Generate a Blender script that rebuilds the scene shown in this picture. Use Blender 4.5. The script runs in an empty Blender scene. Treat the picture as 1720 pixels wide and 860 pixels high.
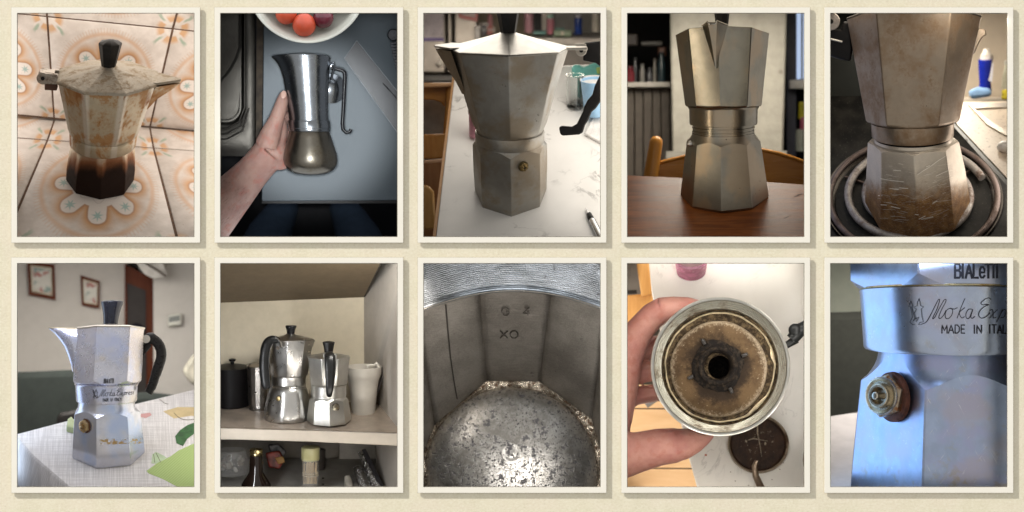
import bpy, bmesh, math, random
from math import sin, cos, tan, radians as R, pi, sqrt, asin, atan2
from mathutils import Vector as V, Matrix as M, Euler

random.seed(7)
SC = bpy.context.scene
COL = SC.collection
D = 4.0                                   # metres from the lens to the wall

# ------------------------------------------------------------------ camera, world, lamps, exposure
cam_d = bpy.data.cameras.new('camera')
cam = bpy.data.objects.new('camera', cam_d)
COL.objects.link(cam)
SC.camera = cam
cam.location = (0, -D, 0)
cam.rotation_euler = (R(90), 0, 0)
cam_d.sensor_width = 36
cam_d.lens = 36 * D / 1.72
cam_d.clip_start, cam_d.clip_end = 0.1, 100
cam_d.dof.use_dof = True
cam_d.dof.focus_distance = D + 0.13
cam_d.dof.aperture_fstop = 3.0

W = bpy.data.worlds.new('World')
SC.world = W
W.use_nodes = True
W.node_tree.nodes['Background'].inputs[0].default_value = (1.0, 0.98, 0.94, 1)
W.node_tree.nodes['Background'].inputs[1].default_value = 0.58

key_d = bpy.data.lights.new('key_lamp', 'POINT')
key = bpy.data.objects.new('key_lamp', key_d)
COL.objects.link(key)
GRAZE = R(10)
key.location = (-40 * cos(GRAZE) * .7071, -40 * sin(GRAZE), 40 * cos(GRAZE) * .7071)
key_d.energy = 146000
key_d.shadow_soft_size = 0.45
key_d.color = (1, .97, .91)

SC.view_settings.view_transform = 'Standard'
SC.view_settings.look = 'None'
SC.view_settings.exposure = 0
SC.view_settings.gamma = 1
SC.view_settings.use_curve_mapping = False
SC.cycles.use_denoising = True
SC.cycles.max_bounces = 8
SC.cycles.glossy_bounces = 4
SC.cycles.transmission_bounces = 6
SC.cycles.caustics_reflective = False
SC.cycles.caustics_refractive = False
SC.cycles.sample_clamp_indirect = 4

# ------------------------------------------------------------------ panes: where each picture hangs, its own frame of axes
class Pane:
    def __init__(s, cx, cy):
        s.c = V(((cx - 860) / 1000, 0, (430 - cy) / 1000))
        eye = V((0, -D, 0))
        y = (s.c - eye); s.D = y.length * 1000; y.normalize()
        x = y.cross(V((0, 0, 1))); x.normalize()
        z = x.cross(y)
        s.M = M(((x.x, y.x, z.x, s.c.x), (x.y, y.y, z.y, s.c.y), (x.z, y.z, z.z, s.c.z), (0, 0, 0, 1)))
        s.eye = V((0, -s.D, 0))
    def s(s, d): return 1 + d / s.D
    def P(s, px, py, d):                                  # picture millimetres and a depth behind the wall
        k = 1 + d / s.D
        return V(((px - 149) * k, d, (188 - py) * k))
    def on(s, px, py, pl):                                # where the sight line meets a plane
        a = V((px - 149, 0, 188 - py)) - s.eye
        p0, n = pl
        t = (p0 - s.eye).dot(n) / a.dot(n)
        return s.eye + a * t
    def tilt(s, px, py, d, e, roll=0):                    # a table or floor plane seen from e degrees above
        n = M.Rotation(R(roll), 3, 'Y') @ V((0, -sin(R(e)), cos(R(e))))
        return (s.P(px, py, d), n)

COLX = [178, 519, 860, 1202, 1543]
PN = [Pane(x, y) for y in (210, 630) for x in COLX]

# ------------------------------------------------------------------ mesh helper
CUR = [None]
class G:
    def __init__(s): s.v = []; s.f = []; s.uv = None
    def add(s, vs, fs):
        o = len(s.v); s.v += [V(a) for a in vs]; s.f += [tuple(i + o for i in f) for f in fs]; return s
    def loft(s, rings, c0=True, c1=True, closed=True):
        n = len(rings[0]); vs = [p for r in rings for p in r]; fs = []
        for k in range(len(rings) - 1):
            for i in range(n if closed else n - 1):
                j = (i + 1) % n
                fs.append((k*n+i, k*n+j, (k+1)*n+j, (k+1)*n+i))
        if c0: fs.append(tuple(reversed(range(n))))
        if c1: fs.append(tuple(range((len(rings)-1)*n, len(rings)*n)))
        return s.add(vs, fs)
    def tube(s, path, rad, n=10, flat=1.0, up=None, power=1.0):
        path = [V(p) for p in path]; rings = []
        if not isinstance(rad, (list, tuple)): rad = [rad] * len(path)
        ref = V(up) if up else None
        for i, p in enumerate(path):
            t = (path[min(i+1, len(path)-1)] - path[max(i-1, 0)]).normalized()
            if ref is None:
                ref = t.orthogonal()
            a = (ref - t * ref.dot(t)).normalized(); b = t.cross(a)
            if not up: ref = a
            r = rad[i]; ring = []
            for k in range(n):
                w = 2*pi*k/n; c_, s_ = cos(w), sin(w)
                if power != 1: c_ = math.copysign(abs(c_)**power, c_); s_ = math.copysign(abs(s_)**power, s_)
                ring.append(p + a*c_*r*flat + b*s_*r)
            rings.append(ring)
        return s.loft(rings)
    def box(s, c, size, rot=None):
        c = V(c); h = V(size) / 2; vs = []
        for x in (-1, 1):
            for y in (-1, 1):
                for z in (-1, 1):
                    q = V((x*h.x, y*h.y, z*h.z))
                    if rot is not None: q = rot @ q
                    vs.append(c + q)
        return s.add(vs, [(0,1,3,2),(4,6,7,5),(0,4,5,1),(2,3,7,6),(0,2,6,4),(1,5,7,3)])
    def slab(s, pts, off):                                # polygon and its copy pushed by off
        n = len(pts); off = V(off); vs = [V(p) for p in pts] + [V(p) + off for p in pts]
        fs = [tuple(range(n)), tuple(reversed(range(n, 2*n)))]
        for i in range(n):
            j = (i+1) % n; fs.append((i, i+n, j+n, j))
        return s.add(vs, fs)
    def ball(s, c, r, rot=None, nu=16, nv=10, squash=None):
        if not isinstance(r, (tuple, list)): r = (r, r, r)
        c = V(c); rings = []
        for k in range(1, nv):
            a = pi*k/nv - pi/2
            ring = []
            for i in range(nu):
                w = 2*pi*i/nu
                q = V((cos(a)*cos(w)*r[0], cos(a)*sin(w)*r[1], sin(a)*r[2]))
                ring.append(c + (rot @ q if rot is not None else q))
            rings.append(ring)
        return s.loft(rings)
    def lathe(s, c, axis, prof, n=32, x=None, c0=True, c1=True):   # prof: (height, radius) along axis
        c = V(c); axis = V(axis).normalized()
        a = (V(x) - axis*V(x).dot(axis)).normalized() if x else axis.orthogonal().normalized()
        b = axis.cross(a)
        return s.loft([[c + axis*h + (a*cos(2*pi*k/n) + b*sin(2*pi*k/n))*r for k in range(n)] for h, r in prof], c0, c1)
    def mesh(s, name, o, smooth):
        me = bpy.data.meshes.new(name)
        me.from_pydata([((p - o) * .001)[:] for p in s.v], [], s.f)
        if s.uv:
            L = me.uv_layers.new(name='UVMap')
            for lp in me.loops: L.data[lp.index].uv = s.uv[lp.vertex_index]
        bm = bmesh.new(); bm.from_mesh(me)
        if CUR[0]:                                         # nothing reaches through the side of its own niche
            for nx, nz in ((1, 0), (-1, 0), (0, 1), (0, -1)):
                h = 164.5 if nx else 202.5
                n = V((nx, -h/CUR[0].D, nz)); n.normalize()
                c = (CUR[0].eye - o) * .001
                if any((v.co - c).dot(n) > 1e-6 for v in bm.verts):
                    q = bmesh.ops.bisect_plane(bm, geom=bm.verts[:] + bm.edges[:] + bm.faces[:], plane_co=c, plane_no=n, clear_outer=True)
                    ed = [e for e in q['geom_cut'] if isinstance(e, bmesh.types.BMEdge)]
                    if ed: bmesh.ops.holes_fill(bm, edges=ed, sides=0)
        bmesh.ops.recalc_face_normals(bm, faces=bm.faces)
        bm.to_mesh(me); bm.free()
        if smooth:
            me.polygons.foreach_set('use_smooth', [True] * len(me.polygons))
            me.set_sharp_from_angle(angle=R(smooth))
        return me

ORG = {}
def finish(o, bevel, sub, remesh):
    if remesh:
        m = o.modifiers.new('remesh', 'REMESH'); m.mode = 'VOXEL'; m.voxel_size = remesh * .001; m.use_smooth_shade = True
        m = o.modifiers.new('smooth', 'SMOOTH'); m.iterations = 9; m.factor = .6
    if bevel:
        m = o.modifiers.new('bevel', 'BEVEL'); m.width = bevel * .001; m.segments = 2; m.limit_method = 'ANGLE'; m.angle_limit = R(40)
    if sub:
        m = o.modifiers.new('sub', 'SUBSURF'); m.levels = sub; m.render_levels = sub
def tag(o, label=None, cat=None, group=None, kind=None):
    if label: o['label'] = label
    if cat: o['category'] = cat
    if group: o['group'] = group
    if kind: o['kind'] = kind
    return o
def thing(p, name, label, cat, o, group=None, kind=None):
    e = bpy.data.objects.new(name, None); COL.objects.link(e)
    e.empty_display_size = .02
    e.matrix_world = p.M @ M.Translation(V(o) * .001)
    ORG[e.name] = V(o)
    return tag(e, label, cat, group, kind)
def part(name, g, mat, parent, smooth=45, bevel=0, sub=0, remesh=0, label=None, kind=None):
    o = bpy.data.objects.new(name, g.mesh(name, ORG[parent.name], smooth)); COL.objects.link(o)
    o.parent = parent; ORG[o.name] = ORG[parent.name]
    o.data.materials.append(mat); finish(o, bevel, sub, remesh)
    return tag(o, label, None, None, kind)
def solo(p, name, g, mat, o=None, label=None, cat=None, group=None, kind=None, smooth=45, bevel=0, sub=0, remesh=0):
    if o is None: o = sum(g.v, V()) / len(g.v)
    o = V(o)
    ob = bpy.data.objects.new(name, g.mesh(name, o, smooth)); COL.objects.link(ob)
    ob.matrix_world = p.M @ M.Translation(o * .001); ORG[ob.name] = o
    ob.data.materials.append(mat); finish(ob, bevel, sub, remesh)
    return tag(ob, label, cat, group, kind)
def struct(p, name, g, mat, bevel=0, smooth=45): return solo(p, name, g, mat, kind='structure', bevel=bevel, smooth=smooth)

def lamp(p, name, pos, aim, size, power, col=(1, 1, 1), shape='RECTANGLE', up=(0, 1, 0), spread=180):
    d = bpy.data.lights.new(name, 'AREA'); d.shape = shape; d.size = size[0]*.001; d.size_y = size[1]*.001
    d.energy = power; d.color = col; d.spread = R(spread)
    o = bpy.data.objects.new(name, d); COL.objects.link(o)
    z = -(V(aim)).normalized()
    x = V(up).cross(z)
    if x.length < 1e-4: x = V((1, 0, 0))
    x.normalize(); y = z.cross(x)
    mt = M(((x.x, y.x, z.x, pos[0]*.001), (x.y, y.y, z.y, pos[1]*.001), (x.z, y.z, z.z, pos[2]*.001), (0, 0, 0, 1)))
    o.matrix_world = p.M @ mt
    return o
def lamps(p, top=0, left=0, right=0, bottom=0, d0=60, d1=330, col=(1, .93, .84), lc=None, rc=None, tc=None):  # unseen softboxes added around the niche to light its contents
    m = (d0 + d1) / 2; k = p.s(m); L = d1 - d0
    if top: lamp(p, 'top_softbox', (0, m, 199*k), (0, 0, -1), (290, L), top, tc or col)
    if left: lamp(p, 'side_softbox', (-163*k, m, 0), (1, 0, 0), (L, 360), left, lc or col, up=(0, 0, 1))
    if right: lamp(p, 'side_softbox', (163*k, m, 0), (-1, 0, 0), (L, 360), right, rc or col, up=(0, 0, 1))
    if bottom: lamp(p, 'bottom_softbox', (0, m, -199*k), (0, 0, 1), (290, L), bottom, col)

# ------------------------------------------------------------------ shader helper: sockets with arithmetic
class S:
    def __init__(s, b, k): s.b = b; s.k = k
    def __add__(s, o): return s.b.m('ADD', s, o)
    __radd__ = __add__
    def __sub__(s, o): return s.b.m('SUBTRACT', s, o)
    def __rsub__(s, o): return s.b.m('SUBTRACT', o, s)
    def __mul__(s, o): return s.b.m('MULTIPLY', s, o)
    __rmul__ = __mul__
    def __truediv__(s, o): return s.b.m('DIVIDE', s, o)
    def __neg__(s): return s.b.m('MULTIPLY', s, -1)
class Mat:
    def __init__(s, name):
        s.mat = bpy.data.materials.new(name); s.mat.use_nodes = True
        s.nt = s.mat.node_tree; s.bsdf = s.nt.nodes['Principled BSDF']
        s._c = {}
    def n(s, t): return s.nt.nodes.new(t)
    def lk(s, a, sock):
        if isinstance(a, S): s.nt.links.new(a.k, sock)
        elif isinstance(a, (tuple, list)) and len(a) == 3 and sock.type == 'RGBA': sock.default_value = (*a, 1)
        else: sock.default_value = a
    def m(s, op, a, b=0.0, c=None):
        q = s.n('ShaderNodeMath'); q.operation = op; s.lk(a, q.inputs[0]); s.lk(b, q.inputs[1])
        if c is not None: s.lk(c, q.inputs[2])
        return S(s, q.outputs[0])
    def mn(s, a, b): return s.m('MINIMUM', a, b)
    def mx(s, a, b): return s.m('MAXIMUM', a, b)
    def ab(s, a): return s.m('ABSOLUTE', a)
    def sq(s, a): return s.m('SQRT', a)
    def step(s, x, lo, hi):                              # smooth 0..1 as x goes lo..hi
        q = s.n('ShaderNodeMapRange'); q.interpolation_type = 'SMOOTHSTEP'
        s.lk(x, q.inputs[0])
        if lo <= hi: q.inputs[1].default_value, q.inputs[2].default_value = lo, hi
        else:
            q.inputs[1].default_value, q.inputs[2].default_value = hi, lo
            q.inputs[3].default_value, q.inputs[4].default_value = 1, 0
        return S(s, q.outputs[0])
    def co(s, kind='Object'):
        if kind in s._c: return s._c[kind]
        q = s.n('ShaderNodeTexCoord')
        k = S(s, q.outputs[kind])
        if kind == 'Object':
            w = s.n('ShaderNodeVectorMath'); w.operation = 'SCALE'; s.lk(k, w.inputs[0]); w.inputs[3].default_value = 1000
            k = S(s, w.outputs[0])
        s._c[kind] = k
        return k
    def xyz(s, vec):
        q = s.n('ShaderNodeSeparateXYZ'); s.lk(vec, q.inputs[0]); return [S(s, o) for o in q.outputs]
    def vec(s, x, y, z):
        q = s.n('ShaderNodeCombineXYZ'); s.lk(x, q.inputs[0]); s.lk(y, q.inputs[1]); s.lk(z, q.inputs[2]); return S(s, q.outputs[0])
    def scl(s, vec, f):
        q = s.n('ShaderNodeVectorMath'); q.operation = 'MULTIPLY'; s.lk(vec, q.inputs[0]); q.inputs[1].default_value = f; return S(s, q.outputs[0])
    def rot(s, vec, e):
        q = s.n('ShaderNodeVectorRotate'); q.rotation_type = 'EULER_XYZ'; s.lk(vec, q.inputs[0]); q.inputs[4].default_value = [R(a) for a in e]; return S(s, q.outputs[0])
    def noise(s, vec=None, scale=.1, detail=4, rough=.55, dist=0):
        q = s.n('ShaderNodeTexNoise'); s.lk(vec or s.co(), q.inputs['Vector'])
        q.inputs['Scale'].default_value = scale; q.inputs['Detail'].default_value = detail
        q.inputs['Roughness'].default_value = rough; q.inputs['Distortion'].default_value = dist
        return S(s, q.outputs[0])
    def vor(s, vec=None, scale=.1, feat='F1', rnd=1):
        q = s.n('ShaderNodeTexVoronoi'); q.feature = feat; s.lk(vec or s.co(), q.inputs['Vector']); q.inputs['Scale'].default_value = scale
        q.inputs['Randomness'].default_value = rnd
        return S(s, q.outputs[0])
    def mix(s, f, a, b, blend='MIX'):
        q = s.n('ShaderNodeMix'); q.data_type = 'RGBA'; q.blend_type = blend
        s.lk(f, q.inputs[0]); s.lk(a, q.inputs[6]); s.lk(b, q.inputs[7]); return S(s, q.outputs[2])
    def ramp(s, f, stops):
        q = s.n('ShaderNodeValToRGB'); s.lk(f, q.inputs[0]); e = q.color_ramp.elements
        while len(e) < len(stops): e.new(.5)
        for a, (p, c) in zip(e, stops): a.position = p; a.color = (*c, 1)
        return S(s, q.outputs[0])
    def bump(s, h, dist=.5, strength=1.0):
        q = s.n('ShaderNodeBump'); s.lk(h, q.inputs['Height']); q.inputs['Distance'].default_value = dist*.001; q.inputs['Strength'].default_value = strength
        s.nt.links.new(q.outputs[0], s.bsdf.inputs['Normal']); return s
    def set(s, **k):
        nm = dict(col='Base Color', met='Metallic', rough='Roughness', spec='Specular IOR Level', trans='Transmission Weight', ior='IOR',
                  coat='Coat Weight', sss='Subsurface Weight', emc='Emission Color', ems='Emission Strength', alpha='Alpha', aniso='Anisotropic')
        for a, b in k.items(): s.lk(b, s.bsdf.inputs[nm[a]])
        return s

def plain(name, col, rough=.5, met=0, var=.12, scale=.05, bump=0, bscale=.4, spec=.5):
    b = Mat(name)
    f = b.noise(scale=scale, detail=5)
    b.set(col=b.mix(b.step(f, .3, .7), tuple(c*(1-var) for c in col), tuple(min(1, c*(1+var)) for c in col)), met=met, spec=spec)
    b.set(rough=b.noise(scale=scale*3)*.16 + (rough - .08))
    if bump: b.bump(b.noise(scale=bscale, detail=5), bump)
    return b.mat
def glass(name, col, rough=.05, ior=1.45):
    b = Mat(name); b.set(col=col, rough=rough, trans=1.0, ior=ior); b.bump(b.noise(scale=.06), .3); return b.mat
def wood(name, a, c, ax=0, scale=.06, rough=.35, stretch=.12, coat=.0, spec=.3):
    b = Mat(name); s_ = [1, 1, 1]; s_[ax] = stretch
    v = b.scl(b.co(), s_)
    f = b.noise(v, scale, 6, .6, 1.2); g = b.noise(v, scale*8, 4, .6)
    b.set(col=b.mix(b.step(f*.7 + g*.3, .32, .68), a, c), rough=b.noise(v, scale*4)*.2 + (rough-.1), coat=coat, spec=spec)
    b.bump(g, .12); return b.mat
def metal(name, col, rough=.38, dirt=(.2, .13, .07), dirt_lo=.6, dirt_hi=.85, spots=.0, scr=.2, fine=.06, met=1.0, dscale=.03, extra=None, tint=None, spec=.3, rvar=.2):
    b = Mat(name); co = b.co()
    f = b.noise(co, dscale, 7, .62, .4)
    g = b.noise(co, .25, 5, .6)
    base = b.mix(b.step(f, .35, .65), tuple(c*.86 for c in col), col)
    if tint: base = b.mix(b.step(b.noise(co, .018, 3), .42, .66), base, tint)
    fac = b.step(f*.72 + g*.28, dirt_lo, dirt_hi)
    base = b.mix(fac, base, dirt)
    if spots:
        v = b.vor(co, .14); w = b.noise(co, .035, 4)
        sp = b.step(v, .17, .06) * b.step(w, .66 - spots*.25, .72 - spots*.2)
        base = b.mix(sp*.8, base, (.03, .025, .02)); fac = b.mx(fac, sp)
    rr = b.noise(co, .08, 6)*rvar + (rough - rvar*.5) + fac*.08
    if extra:
        base, fx = extra(b, base, co); rr = rr + fx*.2; fac = b.mx(fac, fx)
    b.set(col=base, spec=spec, met=b.m('SUBTRACT', met, fac*.3), rough=b.mn(rr, .95))
    h = g*fine
    if scr:
        s1 = b.noise(b.scl(b.rot(co, (20, 35, 15)), (.05, 1, 1)), .7, 3)
        s2 = b.noise(b.scl(b.rot(co, (-30, -25, 60)), (.04, 1, 1)), .6, 3)
        h = h + (s1 + s2)*scr*.5
    b.bump(h, .8); return b.mat

# ------------------------------------------------------------------ a body of rings on a gently curved axis
def meet(a, b):                                            # the solid common to two shapes, as one closed mesh
    ob = []
    for g in (a, b):
        me = bpy.data.meshes.new('cut'); me.from_pydata([(q*.001)[:] for q in g.v], [], g.f)
        bm = bmesh.new(); bm.from_mesh(me); bmesh.ops.recalc_face_normals(bm, faces=bm.faces); bm.to_mesh(me); bm.free()
        o = bpy.data.objects.new('cut', me); COL.objects.link(o); ob.append(o)
    m = ob[0].modifiers.new('b', 'BOOLEAN'); m.operation = 'INTERSECT'; m.object = ob[1]; m.solver = 'EXACT'
    dg = bpy.context.evaluated_depsgraph_get(); dg.update()
    me = bpy.data.meshes.new_from_object(ob[0].evaluated_get(dg))
    r = G(); r.add([v.co*1000 for v in me.vertices], [tuple(f.vertices) for f in me.polygons])
    for o in ob: bpy.data.objects.remove(o)
    return r
class Bend:
    def __init__(s, p, keys, d):                          # keys (py, px, elevation) from the base upward
        s.p = p; s.k = sorted(keys, key=lambda a: -a[0]); s.tab = []
        py0 = s.k[0][0]; s.py0 = py0
        dep = d; y = py0 + 60
        # integrate upward and downward from the base
        s.dep = {}
        q = float(py0); dd = d
        s.up = [(q, dd)]
        while q > -140:
            dd -= tan(R(s.e(q))) * 1.0; q -= 1.0; s.up.append((q, dd))
        q = float(py0); dd = d; s.dn = [(q, dd)]
        while q < py0 + 120:
            dd += tan(R(s.e(q))) * 1.0; q += 1.0; s.dn.append((q, dd))
    def _l(s, py, i):
        k = s.k
        if py >= k[0][0]: return k[0][i]
        if py <= k[-1][0]:
            if i == 1 and len(k) > 1:                      # keep leaning the same way above the last key
                a, b = k[-2], k[-1]; return b[1] + (b[1]-a[1])/(b[0]-a[0])*(py-b[0])
            return k[-1][i]
        for a, b in zip(k, k[1:]):
            if b[0] <= py <= a[0]:
                t = (a[0]-py)/(a[0]-b[0]); return a[i]*(1-t) + b[i]*t
    def e(s, py): return s._l(py, 2)
    def depth(s, py):
        t = s.py0 - py
        T = s.up if t >= 0 else s.dn
        t = abs(t); i = min(int(t), len(T)-2); f = t - i
        return T[i][1]*(1-f) + T[i+1][1]*f
    def o(s, py): return s.p.P(s._l(py, 1), py, s.depth(py))
    def ax(s, py): e = R(s.e(py)); return V((0, -sin(e), cos(e)))
    def dirs(s, py, az):
        e = R(s.e(py)); y = V((0, cos(e), sin(e))); x = V((1, 0, 0)); a = R(az)
        return x*sin(a) - y*cos(a), x*cos(a) + y*sin(a)    # outward, tangent (to the right seen from the front)
    def pt(s, py, az, r, t=0, dz=0):
        o, u = s.dirs(py, az); k = s.p.s(s.depth(py))
        return s.o(py) + (o*r + u*t + s.ax(py)*dz)*k
    def ring(s, py, r, corners=None, rnd=0, dz=0, n=48, rc=.955):
        if corners is None:
            return [s.pt(py, 360*i/n, r, 0, dz) for i in range(n)]
        out = []; m = len(corners)
        for i in range(m):
            a, b = R(corners[i]), R(corners[(i+1) % m])
            A, B = V((sin(a), cos(a))), V((sin(b), cos(b)))
            for t in (.014, .032, .2, .4, .6, .8, .968, .986):
                q = A*(1-t) + B*t
                L = q.length; w = L*(1-rnd) + rc*rnd
                out.append(s.pt(py, math.degrees(atan2(q.x, q.y)), r*w, 0, dz))
        return out
    def body(s, secs, corners=None, c0=True, c1=True, n=48, g=None):
        g = g or G()
        if corners is None: rings = [s.ring(a[0], a[1], None, 0, a[2] if len(a) > 2 else 0, n) for a in secs]
        else: rings = [s.ring(a[0], a[1], corners, a[2], a[3] if len(a) > 3 else 0) for a in secs]
        return g.loft(rings, c0, c1)
    def bx(s, g, py, az, r0, r1, w, z0, z1):
        vs = [s.pt(py, az, r, t, z) for r in (r0, r1) for t in (-w/2, w/2) for z in (z0, z1)]
        return g.add(vs, [(0,1,3,2),(4,6,7,5),(0,4,5,1),(2,3,7,6),(0,2,6,4),(1,5,7,3)])
    def spout(s, az, secs, g=None):                       # secs (py, r_in, r_tip, half width in, half width at the tip)
        g = g or G(); rings = []
        for py, ri, rt, hw, tw in secs:
            rings.append([s.pt(py, az, ri, -hw), s.pt(py, az, ri*.4+rt*.6, -hw*.4-tw*.62), s.pt(py, az, rt, -tw), s.pt(py, az, rt, tw),
                          s.pt(py, az, ri*.4+rt*.6, hw*.4+tw*.62), s.pt(py, az, ri, hw)])
        return g.loft(rings)
def onto(b, rad, cx, lift=.4):                            # lay print where it is seen on a body: rad(height, azimuth) is its radius
    def f(x, y):
        yc = y; az = 0
        for _ in range(9):
            r = rad(yc, az); az = asin(max(-.985, min(.985, (x - cx)/r))); yc = y - r*cos(az)*sin(R(b.e(yc)))
        return b.pt(yc, math.degrees(az), rad(yc, az) + lift)
    return f
def facet_rad(corners, Rf):                                # radius of a polygon with these corner azimuths
    cs = sorted(corners)
    def f(y, az):
        d = math.degrees(az)
        for a, c in zip(cs, cs[1:]):
            if a <= d <= c: m = (a + c)/2; return Rf(y)*cos(R((c - a)/2))/cos(R(d - m))
        return Rf(y)
    return f
OCT0 = [-180, -135, -90, -45, 0, 45, 90, 135]
OCT22 = [a + 22.5 for a in OCT0]

# flat print: strokes of a pen laid on a surface
def smooth_line(pts, n=5):
    out = []; m = len(pts)
    for i in range(m - 1):
        p0, p1, p2, p3 = pts[max(i-1, 0)], pts[i], pts[i+1], pts[min(i+2, m-1)]
        for k in range(n):
            t = k / n
            out.append(tuple(.5*((2*p1[j]) + (-p0[j]+p2[j])*t + (2*p0[j]-5*p1[j]+4*p2[j]-p3[j])*t*t + (-p0[j]+3*p1[j]-3*p2[j]+p3[j])*t**3) for j in (0, 1)))
    return out + [tuple(pts[-1])]
def strokes(lines, w, proj, g=None, curve=False):
    g = g or G()
    for L in lines:
        if curve: L = smooth_line(L)
        L2 = []                                            # resample so that ribbons follow curved surfaces
        for a, b in zip(L, L[1:]):
            m = max(1, int(math.hypot(b[0]-a[0], b[1]-a[1]) / 4))
            L2 += [(a[0]+(b[0]-a[0])*k/m, a[1]+(b[1]-a[1])*k/m) for k in range(m)]
        L2.append(L[-1]); n = len(L2); vs = []
        for i, q in enumerate(L2):
            a, b = L2[max(i-1, 0)], L2[min(i+1, n-1)]
            dx, dy = b[0]-a[0], b[1]-a[1]; l = math.hypot(dx, dy) or 1
            nx, ny = -dy/l*w/2, dx/l*w/2
            ex = (-dx/l*w*.4 if i == 0 else dx/l*w*.4 if i == n-1 else 0); ey = (-dy/l*w*.4 if i == 0 else dy/l*w*.4 if i == n-1 else 0)
            vs += [proj(q[0]+nx+ex, q[1]+ny+ey), proj(q[0]-nx+ex, q[1]-ny+ey)]
        g.add(vs, [(2*i, 2*i+1, 2*i+3, 2*i+2) for i in range(n-1)])
    return g
FONT = {'M': [[(0,0),(0,1),(.5,.3),(1,1),(1,0)]], 'A': [[(0,0),(.5,1),(1,0)], [(.2,.35),(.8,.35)]], 'D': [[(0,0),(0,1),(.5,1),(.9,.75),(.9,.25),(.5,0),(0,0)]],
        'E': [[(.8,1),(0,1),(0,0),(.8,0)], [(0,.5),(.7,.5)]], 'I': [[(.3,0),(.3,1)]], 'N': [[(0,0),(0,1),(.9,0),(.9,1)]], 'T': [[(0,1),(1,1)], [(.5,1),(.5,0)]],
        'L': [[(0,1),(0,0),(.75,0)]], 'Y': [[(0,1),(.5,.5),(1,1)], [(.5,.5),(.5,0)]], ' ': [],
        'B': [[(0,0),(0,1),(.7,1),(.85,.85),(.85,.65),(.6,.53),(.9,.4),(.9,.12),(.7,0),(0,0)], [(0,.53),(.6,.53)]],
        'e': [[(.05,.42),(.85,.42),(.85,.7),(.6,.86),(.3,.86),(.05,.65),(.05,.2),(.3,0),(.6,0),(.85,.15)]],
        'G': [[(.9,.8),(.65,1),(.25,1),(0,.7),(0,.3),(.25,0),(.7,0),(.9,.25),(.9,.45),(.5,.45)]], '4': [[(.2,1),(.8,1),(0,.3),(.9,.3)], [(.65,.55),(.65,0)]],
        'X': [[(0,0),(1,1)], [(0,1),(1,0)]], 'O': [[(.3,0),(0,.3),(0,.7),(.3,1),(.7,1),(1,.7),(1,.3),(.7,0),(.3,0)]],
        '1': [[(.2,.8),(.5,1),(.5,0)]], '5': [[(.9,1),(.1,1),(.1,.55),(.6,.6),(.9,.35),(.6,0),(.1,.05)]], '7': [[(0,1),(.9,1),(.35,0)]],
        'u': [[(0,.6),(0,.15),(.3,0),(.6,.15),(.6,.6)], [(.6,.6),(.6,0)]], 'l': [[(.1,1),(.1,0)]], 'i': [[(.1,.6),(.1,0)], [(.1,.85),(.1,.8)]],
        'n': [[(0,0),(0,.6)], [(0,.4),(.3,.6),(.6,.5),(.6,0)]], 'a': [[(.6,.6),(.6,0)], [(.6,.45),(.3,.6),(0,.3),(.3,0),(.6,.15)]],
        'C': [[(.9,.8),(.6,1),(.2,.9),(0,.5),(.2,.1),(.6,0),(.9,.2)]]}
def word(txt, x, y, w, h, gap=.25, lw={}):                 # px strokes, y is the baseline
    out = []
    for c in txt:
        k = lw.get(c, 1)
        for L in FONT[c]: out.append([(x + a*w*k, y - b*h) for a, b in L])
        x += w*(.6 if c == 'I' else 1)*k + gap*w
    return out
def valve(b, parent, c, n, rad, mats, name='safety_valve'):
    n = V(n).normalized(); c = V(c); r = rad
    g = G(); g.lathe(c - n*1, n, [(0, r*1.12), (r*.10, r*1.12), (r*.12, r*1.02)], 24)
    v = part(name, g, mats[1], parent)
    g = G(); g.lathe(c, n, [(r*.05, r*1.0), (r*.5, r*1.0), (r*.58, r*.88)], 6)
    part('hex_nut', g, mats[0], v, smooth=20)
    g = G(); g.lathe(c, n, [(r*.5, r*.84), (r*.66, r*.84), (r*.7, r*.78), (r*.7, r*.55), (r*.62, r*.5), (r*.62, r*.46), (r*.82, r*.46), (r*.86, r*.4), (r*.86, r*.3), (r*.6, r*.26), (r*.6, r*.02)], 32)
    part('valve_face', g, mats[0], v)
    g = G(); g.lathe(c, n, [(r*.5, r*.17), (r*1.05, r*.17), (r*1.12, r*.12)], 16)
    part('valve_pin', g, mats[2], v)
    return v
# ================================================================== the wall, its niches and the ten mounts
def paper():
    b = Mat('cream_paper'); co = b.co()
    f = b.noise(co, .035, 5, .6); g = b.noise(b.scl(co, (1, 1, 1.4)), .21, 6, .75); h = b.noise(co, .012, 2)
    c = b.mix(b.step(f, .3, .7), (.795, .735, .565), (.855, .80, .63))
    c = b.mix(b.step(h, .4, .62)*.6, c, (.86, .775, .63))
    c = b.mix(b.step(g, .48, .64)*.75, c, (.91, .865, .72))
    c = b.mix(b.step(g, .47, .33)*.75, c, (.71, .655, .50))
    b.set(col=c, rough=.95, spec=.1); b.bump(g, .16); return b.mat
def card():
    b = Mat('mount_card'); f = b.noise(scale=.02, detail=3)
    b.set(col=b.mix(b.step(f, .35, .65), (.93, .895, .80), (.94, .905, .82)), rough=.8, spec=.15); return b.mat
PAPER, CARD = paper(), card()
EDGE = plain('dark_edge_line', (.16, .14, .11), .8); RIM = plain('card_rim', (.50, .45, .35), .8)  # thin dark line round the opening and a tan outer rim
xs = sorted({-1900.0, 1900.0} | {p.c.x*1000 + k*152 for p in PN for k in (-1, 1)})
zs = sorted({-1300.0, 1300.0} | {p.c.z*1000 + k*191 for p in PN for k in (-1, 1)})
g = G()
class World0: pass
W0 = World0(); W0.M = M.Identity(4)
def hole(x, z): return any(abs(x - p.c.x*1000) < 151 and abs(z - p.c.z*1000) < 190 for p in PN)
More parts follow.
